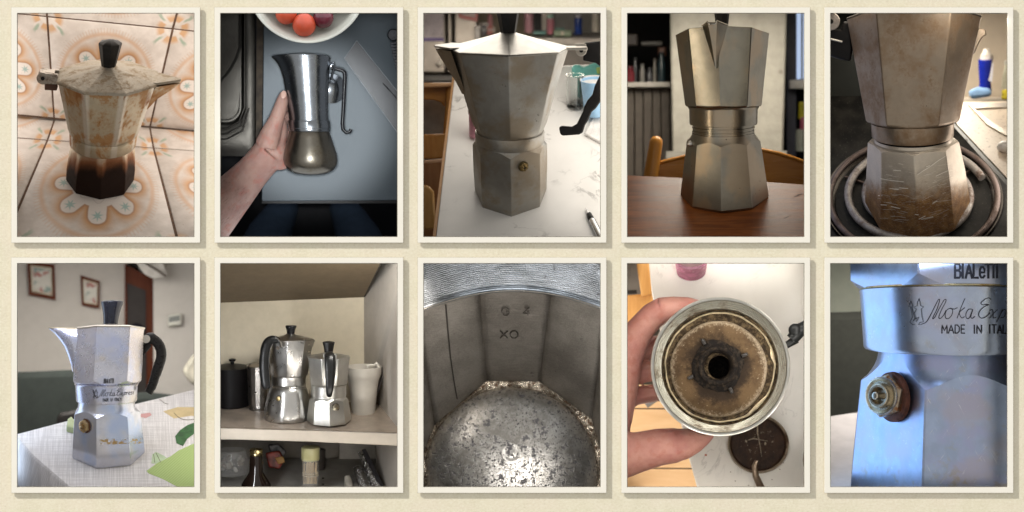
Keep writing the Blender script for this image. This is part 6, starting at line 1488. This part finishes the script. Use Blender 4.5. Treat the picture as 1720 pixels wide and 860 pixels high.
# ================================================================== 9: underside of an upper chamber held in a hand
def scene9():
    p = PN[8]; liner(8, 1200, (.36, .33, .29)); mount(8, 'the stained underside of a pot held in a hand')
    d = 420; MB9 = marble('warm_white_marble', (.80, .775, .72), (.50, .48, .44), .010, .016)
    t = thing(p, 'table', 'white marble table seen from above with faint veins', 'table', p.P(180, 150, d))
    g = G(); g.slab([p.P(x, y, d) for x, y in ((33, -40), (340, -40), (340, 420), (122, 420), (118, 376), (104, 326), (42, 52))], (0, 10, 0)); part('top', g, MB9, t, bevel=2)
    OAK = wood('honey_oak', (.46, .22, .06), (.58, .31, .10), 2, .04); PALE = wood('pale_floor_oak', (.60, .38, .20), (.70, .48, .28), 0, .03)
    t = thing(p, 'chair', 'honey oak chair left of the marble table', 'chair', p.P(10, 60, 560))
    g = G(); poly(g, p, [(10, -40), (33, -40), (43, 52), (24, 56)], 540, 24); part('post', g, OAK, t, bevel=3)
    g = G(); poly(g, p, [(-60, 60), (24, 52), (44, 52), (60, 110), (-60, 124)], 560, 24); part('top_rail', g, OAK, t, bevel=3)
    g = G(); poly(g, p, [(-60, -40), (10, -40), (24, 56), (-60, 62)], 620, 8); part('seat_pad', g, plain('grey_seat', (.15, .135, .12), .9), t)
    g = G(); poly(g, p, [(-60, 48), (16, 45), (17, 51), (-60, 56)], 590, 8); part('dark_gap', g, BLACKM, t)
    t = thing(p, 'chair', 'pale oak chair seat with a grey foot under the hand', 'chair', p.P(60, 300, 640))
    for k, (y0, y1) in enumerate(((205, 245), (246, 300), (301, 345), (346, 420))):
        g = G(); poly(g, p, [(-60, y0), (130, y0), (130, y1 - 1), (-60, y1 - 1)], 640, 16); part('board', g, PALE, t, bevel=1.5)
    g = G(); g.tube([p.P(32, 239, 600), p.P(50, 227, 602), p.P(70, 214, 606)], [7, 6, 5], 12); part('foot', g, plain('grey_foot', (.16, .15, .15), .5), t, smooth=80)
    # pink glass
    t = thing(p, 'glass', 'glass of pink drink at the top edge of the table', 'glass', p.P(108, 5, d))
    c = p.P(108, -8, d)
    g = G(); g.loft([[p.P(108 + cos(a)*r, y + sin(a)*r*.62, dd) for a in [2*pi*k/40 for k in range(40)]] for r, y, dd in ((22, 16, d-1), (24.5, 14, d-4), (26.5, 3, d-30), (27, -6, d-60))]); part('drink', g, plain('pink_drink', (.54, .13, .27), .25, var=.25), t, smooth=70)
    g = G(); g.loft([[p.P(108 + cos(a)*r, y + sin(a)*r*.5, dd) for a in [2*pi*k/40 for k in range(40)]] for r, y, dd in ((26, -7, d-60), (26, -10, d-64), (18, -13, d-66))]); part('foam', g, plain('pink_foam', (.66, .42, .46), .5), t, smooth=70)
    # the dark filter disc with a spoon and a second one at the edge
    CO = Mat('coffee_stained_disc'); co = CO.co(); n = CO.noise(co, .05, 6, .7); w = CO.noise(co, .12, 5, .7); x, y, z = CO.xyz(co)
    st = CO.step(w, .58, .66)*CO.step(CO.sq(x*x + z*z), 40, 18)*.9
    CO.set(spec=.12, col=CO.mix(st, CO.mix(CO.step(n, .35, .66), (.022, .010, .006), (.055, .028, .016)), (.50, .42, .30)), rough=n*.3 + .25); CO.bump(n, 1.2)
    RING = metal('stained_rim', (.34, .28, .21), .4, (.08, .045, .025), .48, .62, fine=1, scr=0, met=.8)
    for x, y, r, lb in ((220, 303, 51, 'dark coffee stained filter disc with a pale cross below the pot'), (338, 328, 44, 'second dark disc cut by the right edge')):
        t = thing(p, 'filter_disc', lb, 'filter', p.P(x, y, d)); c = p.P(x, y, d); k = p.s(d)
        def rg(rr, h): return [c + V((cos(2*pi*i/64)*rr*k, -h, sin(2*pi*i/64)*rr*k*.96)) for i in range(64)]
        g = G(); g.loft([rg(r*.97, 0), rg(r, 2), rg(r, 9), rg(r*.975, 11.5), rg(r*.93, 10.2), rg(r*.915, 9.2)], True, False); part('rim', g, RING, t)
        g = G(); g.loft([rg(r*.92, 9.4), rg(r*.90, 7.5), rg(r*.86, 1.5), rg(r*.80, .8), rg(4, 1.2)], False, True); part('disc', g, CO.mat, t)
        if x < 300:
            CR = plain('pale_lime_scale', (.30, .24, .17), .8, var=.5, scale=.2)
            g = G(); g.tube([p.P(219, 262, d-2), p.P(219, 285, d-2), p.P(223, 305, d-2), p.P(226, 324, d-2)], [.8, 1.5, .9, .5], 6); g.tube([p.P(202, 297, d-2), p.P(212, 294, d-2), p.P(236, 298, d-2)], [.6, 1.3, .5], 6); part('scale_cross', g, CR, t)
    t = thing(p, 'spoon', 'brown metal spoon handle resting on the dark disc', 'spoon', p.P(220, 340, d-10))
    g = G(); g.tube([p.P(218, 331, d-18), p.P(214, 340, d-20), p.P(216, 356, d-20), p.P(222, 370, d-18), p.P(230, 388, d-14)], [4.2, 5.5, 6, 6.8, 7], 12, flat=.5, up=(0, 1, 0)); part('handle', g, metal('brown_spoon_metal', (.26, .20, .15), .3, (.12, .08, .05), .5, .7, scr=0), t, smooth=80)
    CL9 = [0, 'brown crumb on the marble left of the spoon handle', 'brown crumb right of the dark disc rim near its lower end', 'brown crumb just left of the spoon handle', 'brown crumb touching the lower side of the dark disc', 'brown crumb at the lower right of the dark disc', 'lowest brown crumb right of the spoon handle']
    for k in range(7):
        x, y = ((132.5, 322), (174, 350), (262, 334), (182, 365), (204, 372), (256, 345), (243, 362))[k]; g = G(); g.ball(p.P(x, y, d), (2.3 if k == 0 else 1.1, 1, 2.0 if k == 0 else 1), nu=8, nv=6)
        solo(p, 'crumb', g, plain('crumb_%d' % k, (.42, .10, .04) if k == 0 else (.12, .06, .03), .7), None, 'reddish crumb on the marble beside the thumb' if k == 0 else CL9[k], 'crumb', 'crumbs on the marble table')
    # the pot end: rings about an axis towards the viewer
    C = (156, 175); dp = 165; c0 = p.P(*C, dp); ax = V((.02, -1, .04)).normalized()
    t = thing(p, 'moka_pot', 'coffee stained underside of an aluminium chamber with threads and a dark central hole', 'coffee pot', c0 + V((0, 150, 0)))
    X = V((1, 0, 0)); X = (X - ax*X.dot(ax)).normalized(); Y = ax.cross(X); k = p.s(dp - 40)
    def ring(h, r, wob=0, n=96, ph=0, sq=0, o=(0, 0)):
        out = []
        for i in range(n):
            a = 2*pi*i/n; rr = r + wob*(sin(a*5 + ph) + .7*sin(a*11 + ph*2) + .5*sin(a*23 + ph))*.5 + sq*cos(4*(a - .4))
            out.append(c0 + ax*h + (X*(cos(a)*rr + o[0]) + Y*(sin(a)*rr + o[1]))*k)
        return out
    RIMM = metal('grey_turned_rim', (.56, .55, .51), .34, (.28, .25, .2), .58, .8, scr=.1, fine=.1)
    THR = metal('green_grey_thread', (.36, .35, .295), .36, (.12, .09, .06), .46, .66, scr=.1, fine=.2)
    g = G(); rows = [ring(-170, 96), ring(-60, 100), ring(10, 114.5), ring(38, 117), ring(41, 116.6), ring(42, 115), ring(41.5, 112), ring(40, 111.2)]; g.loft(rows, False, False); part('rim', g, RIMM, t, smooth=40)
    rows = [ring(40.2, 111.4)]; r, h = 110.4, 39
    for i in range(4): rows += [ring(h, r), ring(h - 3, r - .3), ring(h - 4.5, r - 2.6), ring(h - 5.5, r - 2.8)]; r -= 2.9; h -= 6.5
    rows += [ring(h, r), ring(h - 12, r - .8)]
    g = G(); g.loft(rows, False, False); part('thread', g, THR, t, smooth=25)
    DK = Mat('dark_coffee_residue'); n = DK.noise(scale=.12, detail=6, rough=.7); DK.set(spec=.15, col=DK.mix(DK.step(n, .4, .68), (.030, .020, .012), (.17, .12, .065)), rough=.75); DK.bump(n, 2.0)
    g = G(); g.loft([ring(h - 10, r + 1), ring(h - 12, r - 4, .8), ring(h - 13, 93, 1)], False, False); part('residue_ring', g, DK.mat, t, smooth=60)
    GA = plain('cream_rubber_gasket', (.60, .49, .31), .6, var=.3, scale=.08)
    g = G(); g.loft([ring(h - 13.5, 94.2, 1.0), ring(h - 9.5, 93.4, 1.5, ph=.4), ring(h - 9.2, 92, 1.5, ph=.4), ring(h - 12.5, 91, 1.0)], False, False); part('gasket', g, GA, t, smooth=60)
    for a0, a1, w in ((-62, -28, 5), (4, 22, 4.5)):               # places where the gasket has lifted
        pa, ra = [], []
        for q in range(9): a = R(a0 + (a1-a0)*q/8); pa.append(c0 + ax*(h - 9) + (X*cos(a) - Y*sin(a)*-1)*0 + (X*cos(a) + Y*sin(a))*(92.5 - 2*sin(pi*q/8))*k); ra.append(.6 + w*.55*sin(pi*q/8)**1.5)
        g = G(); g.tube(pa, ra, 8, flat=.45, up=ax); part('lifted_gasket', g, GA, t, smooth=70)
    g = G(); g.loft([ring(h - 12.5, 91.4), ring(h - 14, 88), ring(h - 15, 84), ring(h - 15, 80)], False, False); part('filter_rim', g, DK.mat, t, smooth=50)
    g = G(); g.loft([ring(h - 15.8, 90), ring(h - 16.5, 60), ring(h - 16.8, 20)], False, False); part('filter_bed', g, DK.mat, t)
    o1 = (-2, -3)
    BRN = Mat('brown_filter_plate'); co = BRN.co(); n = BRN.noise(co, .022, 5, .6); f = BRN.noise(co, .22, 5, .75); x, y, z = BRN.xyz(co)
    q0 = p.P(153, 178, dp) - (c0 + V((0, 150, 0)))
    rr = BRN.sq((x - q0.x)*(x - q0.x) + (z - q0.z)*(z - q0.z)); edge = BRN.step(rr + (f - .5)*34, 74, 86)
    c = BRN.mix(BRN.step(n, .38, .64), (.070, .042, .020), (.125, .078, .038)); c = BRN.mix(BRN.step(f, .60, .70)*.55*BRN.step(rr, 50, 80) , c, (.66, .55, .40)); c = BRN.mix(edge*.55, c, (.55, .45, .32))
    near = BRN.step(rr + (f - .5)*34 + (n - .5)*60, 66, 46); c = BRN.mix(near*.92, c, (.025, .016, .010))
    BRN.set(col=c, rough=.55, spec=.15); BRN.bump(f + n, 1.0)
    g = G(); g.loft([ring(h - 15.5, 82, .6, o=o1), ring(h - 11, 80.5, 1.0, o=o1), ring(h - 10, 78, .8, o=o1), ring(h - 9.4, 60, o=o1), ring(h - 9, 40, o=o1), ring(h - 9, 34, o=o1)], False, False); part('filter_plate', g, BRN.mat, t, smooth=60)
    o2 = (-4, 2)
    RB = Mat('dark_rubber_collar'); n = RB.noise(scale=.14, detail=6, rough=.7); RB.set(col=RB.mix(RB.step(n, .45, .7), (.010, .008, .007), (.05, .036, .024)), rough=.6, spec=.1); RB.bump(n, 1.4)
    g = G(); g.loft([ring(h - 9.2, 44, 1.6, sq=2, o=o2), ring(h - 7, 42, 1.4, sq=2, o=o2), ring(h - 5.5, 38, 0, sq=1, o=o2), ring(h - 4.5, 35, o=o2), ring(h + 1, 33, o=o2), ring(h + 1.8, 31, o=o2), ring(h + 1.5, 28, o=o2), ring(h - 1, 25, o=o2), ring(h - 12, 22.5, o=o2), ring(h - 70, 18, o=o2)], False, True); part('collar', g, RB.mat, t, smooth=50)
    for a in (24, 118, 205, 297):
        a = R(a); q = c0 + (X*(cos(a)*50 + o2[0]) + Y*(sin(a)*46 + o2[1]))*k + ax*(h - 5); g = G(); e_ = (X*cos(a) + Y*sin(a)); g.tube([q - e_*5, q + e_*1, q + e_*6], [3.0, 3.6, 2.6], 10); part('prong', g, plain('dark_prong_%d' % int(math.degrees(a)), (.03, .026, .023), .3), t, smooth=80)
    HB = plain('black_plastic_handle', (.016, .017, .017), .35, spec=.2)
    g = G(); dd = dp + 30; g.tube([p.P(258, 142, dd), p.P(270, 136, dd), p.P(284, 127, dd)], [6.5, 6.5, 8], 12, flat=1); g.tube([p.P(276, 128, dd - 8), p.P(290, 112, dd - 8), p.P(320, 98, dd - 8)], [11, 12.5, 14], 14); g.ball(p.P(283, 112, dd - 14), (13, 8, 12)); part('handle', g, HB, t, smooth=80)
    # the hand: index finger over the top left, thumb under the lower left, palm off the left edge
    SK = skin('warm_hand_skin', (.57, .29, .235), (.47, .205, .175))
    t = thing(p, 'person', 'bare left hand with bent finger and thumb holding the round pot', 'person', p.P(0, 260, 215))
    g = G(); P = p.P; z0 = 205
    g.tube([P(-70, 300, z0 + 40), P(-40, 245, z0 + 28), P(-18, 200, z0 + 20), P(2, 150, z0 + 14), P(22, 112, z0 + 8), P(44, 88, z0 + 2), P(60, 79, z0 - 2)], [70, 58, 42, 30, 25.5, 24, 23.5], 20, flat=1.0)
    g.tube([P(56, 80, z0 - 2), P(80, 76, z0), P(104, 76, z0 + 6), P(124, 79, z0 + 12), P(140, 84, z0 + 18)], [24, 21.5, 20, 17, 11], 18)
    g.tube([P(-60, 330, z0 + 20), P(-20, 325, z0 + 6), P(20, 318, z0 - 2), P(56, 309, z0 - 6), P(84, 306, z0 - 6)], [62, 46, 36, 33, 31], 20)
    g.tube([P(76, 307, z0 - 6), P(98, 303, z0 - 2), P(116, 297, z0 + 4), P(132, 291, z0 + 10), P(144, 288, z0 + 16)], [31, 27.5, 22, 14.5, 6], 18)
    g.ball(P(-34, 268, z0 + 22), (44, 40, 75))
    for j, (y0, r) in enumerate(((150, 20), (190, 19), (228, 16))):                # the other fingers curl behind the pot
        g.tube([P(-10, y0 + 10, z0 + 44), P(14, y0 - 4, z0 + 66), P(50, y0 - 10, z0 + 84), P(86, y0 - 8, z0 + 88), P(112, y0 - 2, z0 + 78)], [r + 3, r + 1, r, r*.9, r*.6], 14)
    part('hand', g, SK, t, remesh=2.2)
    lamps(p, top=.75, left=.8, right=.4, bottom=.4, d0=330, d1=640, col=(1, .94, .84))
    lamp(p, 'top_fill', (30, 30, 202), (0, .9, -1), (260, 16), .5, (1, .95, .87))  # unseen strips added behind the card edges to light front faces
    lamp(p, 'right_fill', (159, 60, 20), (-.9, 1, 0), (16, 300), .38, (1, .96, .9), up=(0, 0, 1))
    lamp(p, 'left_fill', (-159, 40, 20), (.9, 1, 0), (16, 300), .2, (1, .92, .84), up=(0, 0, 1))
    lamp(p, 'low_fill', (0, 40, -203), (0, .9, 1), (260, 16), .25, (1, .95, .87))
# ================================================================== 10: close view of the signed pot and its valve
def scene10():
    p = PN[9]; liner(9, 1200, (.20, .20, .19)); mount(9, 'the close view of a valve and lettering on a bright pot')
    # background: pale wall, dark seat, white cloth
    d = 900
    g = G(); panel(g, p, -80, -80, 380, 110, d, 12); struct(p, 'wall', g, plain('sage_wall', (.46, .47, .385), .9, var=.04))
    t = thing(p, 'sofa', 'blurred dark olive sofa back behind the bright pot', 'sofa', p.P(40, 250, 800)); g = G(); poly(g, p, [(-80, 84), (0, 83), (80, 80), (380, 80), (380, 420), (-80, 420)], 780, 60); part('backrest', g, plain('dark_olive_cloth', (.040, .040, .032), .9), t, bevel=16)
    tb = p.tilt(30, 300, 460, 24)
    t = thing(p, 'tablecloth', 'blurred pale cloth behind the bright pot at the lower left', 'tablecloth', p.on(30, 300, tb)); g = G(); g.slab([p.on(x, y, tb) for x, y in ((-80, 262), (0, 259), (52, 251), (140, 240), (380, 240), (380, 384), (-80, 384))], -tb[1]*8); part('cloth', g, plain('pale_cloth', (.60, .545, .53), .9, var=.08, scale=.03), t)
    # the pot
    def bl(m, base, co):
        x, y, z = m.xyz(co); n = m.noise(co, .011, 4, .55); k = m.noise(co, .05, 5, .6)
        c = m.mix(m.step(n, .45, .62)*.6, base, (.50, .46, .52)); c = m.mix(m.step(k, .58, .72)*.35, c, (.46, .42, .36))
        s1 = m.noise(m.scl(m.rot(co, (0, 28, 0)), (1, .5, .05)), .55, 3); s2 = m.noise(m.scl(m.rot(co, (0, -38, 0)), (1, .5, .045)), .5, 3)
        s_ = m.mx(m.step(s1, .65, .70), m.step(s2, .66, .71))*m.step(k, .42, .58)
        c = m.mix(s_*.55, c, (.86, .86, .88)); return c, s_*.1
    def amber(m, base, co):
        c, f = bl(m, base, co); x, y, z = m.xyz(co); k = m.noise(m.scl(co, (.3, .3, 1)), .06, 5, .6); lo = m.step(m.noise(co, .04, 4), .56, .66)*m.step(z, 70, 6)
        return m.mix(lo*.5, c, (.44, .34, .15)), f
    A1 = metal('blue_bright_aluminium', (.53, .60, .74), .29, (.50, .49, .50), .6, .85, scr=.06, fine=.03, tint=(.50, .56, .74), rvar=.1, extra=bl)
    A2 = metal('blue_base_aluminium', (.45, .54, .73), .33, (.48, .47, .47), .6, .85, scr=.06, fine=.04, tint=(.44, .47, .68), rvar=.1, extra=amber)
    GO = metal('amber_tarnish', (.56, .44, .24), .36, (.36, .22, .07), .45, .65, scr=.1)
    cx = 210; b = Bend(p, [(400, cx, 9), (200, cx, 6), (90, cx, 4), (0, cx, -6)], 265)
    t = thing(p, 'moka_pot', 'close view of a bright blue tinted pot with a brass valve and black lettering', 'coffee pot', b.o(376))
    def yof(x): return x
    # base: a steep facet on the left (narrow) and a broad one facing right
    cb = [-180, -130, -88, -18.5, 38, 88, 130, 165]
    rows = []
    base = [(400, 178), (376, 174.5), (300, 167), (240, 160.5), (212, 157.5)]
    g = meet(b.body([(398, 177, 0), (376, 175, 0), (300, 168, 0), (240, 162, 0), (206, 158.5, 0), (140, 152, 0)], cb), b.body([(400, 330), (230, 205), (206, 170), (197, 157), (189, 147), (180, 140), (171, 134.5), (162, 130.5), (153, 128.5), (146, 127.5), (141, 127)], n=160)); part('base', g, A2, t, smooth=20)
    g = b.body([(144, 126), (143, 150), (140, 152.4), (136, 153), (52, 159), (47, 160), (46, 158)], n=128); part('collar', g, A1, t)
    g = b.body([(46.6, 156), (45.8, 158.6), (44.6, 159.5), (43, 158)], n=96); part('tarnish_line', g, GO, t, smooth=60)
    cu_ = [-180, -130, -82, -20.5, 40, 84, 126, 160]
    rows = []
    g = meet(b.body([(52, 176, 0), (28, 176, 0), (-34, 178, 0)], cu_), b.body([(45.5, 158), (43.5, 160), (36, 169), (26, 182), (-40, 240)], n=160)); part('upper_chamber', g, A1, t, smooth=20)
    # valve
    az = -52; o_, u_ = b.dirs(226, az)
    n_ = (o_*.62 + V((-.28, -.72, .04))).normalized()
    BR = metal('golden_brass', (.70, .62, .48), .27, (.30, .17, .07), .46, .72, scr=.05, fine=.2); RU = plain('dark_red_rust', (.105, .035, .020), .75, var=.5, scale=.06, bump=1.2, bscale=.2)
    f0 = b.pt(214, az + 4, 139.5); r = 36.5
    g = G(); g.lathe(f0 - o_*4, o_, [(0, 42), (5, 41), (6.5, 38)], 40); v = part('safety_valve', g, plain('pale_rust_stain', (.42, .27, .17), .8, var=.4, scale=.08), t)
    g = G(); q = f0 + V((4, 0, 0)); g.lathe(q, o_, [(0, 44), (8, 43.5), (10, 41)], 36); part('washer', g, RU, v)
    q = f0 + n_*8 + V((0, 0, 2)); 
    g = G(); g.lathe(q, n_, [(0, 38.5), (17, 38.5), (21, 32)], 6, x=(.3, 0, 1)); part('hex_nut', g, metal('rusty_brass_nut', (.47, .39, .29), .36, (.24, .095, .03), .44, .60, scr=.1, fine=.6), v, smooth=20)
    g = G(); g.lathe(q, n_, [(21, 32.5), (26, 33), (28.2, 32), (28.6, 29.5), (27, 27.4), (25.2, 25.5), (25, 21.5), (30, 21), (33.5, 20.4), (34.6, 19), (34.2, 15.4), (31, 14), (22, 13.2), (16, 13), (16, 2)], 56); part('valve_face', g, BR, v, smooth=35)
    g = G(); g.lathe(q, n_, [(16, 6), (36, 6), (38, 6.8), (43, 6.6), (45, 5), (45.6, 2.5)], 24); part('valve_pin', g, metal('pale_pin', (.66, .60, .50), .3, (.4, .3, .2), .55, .8, scr=.1), v, smooth=35)
    # lettering
    INK = plain('blue_black_ink', (.012, .011, .018), .6)
    k0 = p.s(110)
    def onc(r0, dr):
        def f(x, y):
            X_ = (x - 149)*1.0; s_ = (x - cx)/r0(y); return b.pt(y, math.degrees(asin(max(-.985, min(.985, s_)))), r0(y) + dr)
        return f
    col_r = lambda y: 153 + (136 - y)*6/84
    def addy(f):                                           # rings seen slightly from above hang lower in the middle: undo it so that the print stays level
        def g2(x, y):
            s_ = max(-.98, min(.98, (x - cx)/153)); return f(x, y - 7.0*sqrt(1 - s_*s_) + 1.0)
        return g2
    emb, scr, more = mk(4.574)
    part('lettering', strokes(scr, 1.1, onto(b, lambda y, a: col_r(y), cx), curve=True), INK, t)
    part('emblem', strokes(emb, .8, onto(b, lambda y, a: col_r(y), cx)), INK, t)
    part('lettering', strokes(word('MADE IN', 186, 120, 8.2, 13, .28, {'D': .9, 'E': .8, 'I': .7}) + word('ITALY', 260, 119.5, 7.0, 13.4, .3, {'T': .9}), 1.9, onto(b, lambda y, a: col_r(y), cx)), INK, t)
    mid = R((-20.5 + 40)/2); half = R(30.25); rch = 176
    def fac(x, y):
        az = atan2(x - cx, rch*cos(half)); 
        for _ in range(6):
            rr_ = rch*cos(half)/cos(az - mid); az = asin(max(-.95, min(.95, (x - cx)/rr_)))
        return b.pt(y, math.degrees(az), rch*cos(half)/cos(az - mid) + .6)
    bl_ = []
    def R_(x0, y0, x1, y1): return [(x0, y0), (x1, y1)]
    L = word('B', 207, 30.5, 9.5, 22, 0) + word('I', 216.5, 30.5, 9, 22, 0) + word('A', 224, 30.5, 10, 22, 0) + word('L', 236.5, 30.2, 9, 22, 0) + word('e', 246, 30, 9, 20, 0) + word('T', 255, 30, 9.5, 22, 0) + word('T', 263.5, 29.6, 9, 22, 0) + [[(273.6, 7.5), (273.6, 29.4)]]
    part('lettering', strokes(L, 3.8, onto(b, facet_rad(cu_, lambda y: 176), cx, .5)), INK, t)
    lamps(p, top=.30, left=.55, right=.55, bottom=.15, d0=60, d1=300, col=(.86, .91, 1), lc=(.38, .63, 1), rc=(.92, .90, 1))
    lamp(p, 'front_fill', (60, 34, 203), (.15, 1, -.8), (150, 16), .10, (.55, .72, 1))  # unseen strip behind the card, added as a weak blue fill
    lamp(p, 'backdrop_fill', (-60, 620, 199*p.s(620)), (0, .2, -1), (300, 420), 3.2, (1, .97, .9))  # unseen fill added for the blurred background
for f in sorted((k for k in globals() if k.startswith('scene') and k[5:].isdigit()), key=lambda k: int(k[5:])):
    globals()[f]()
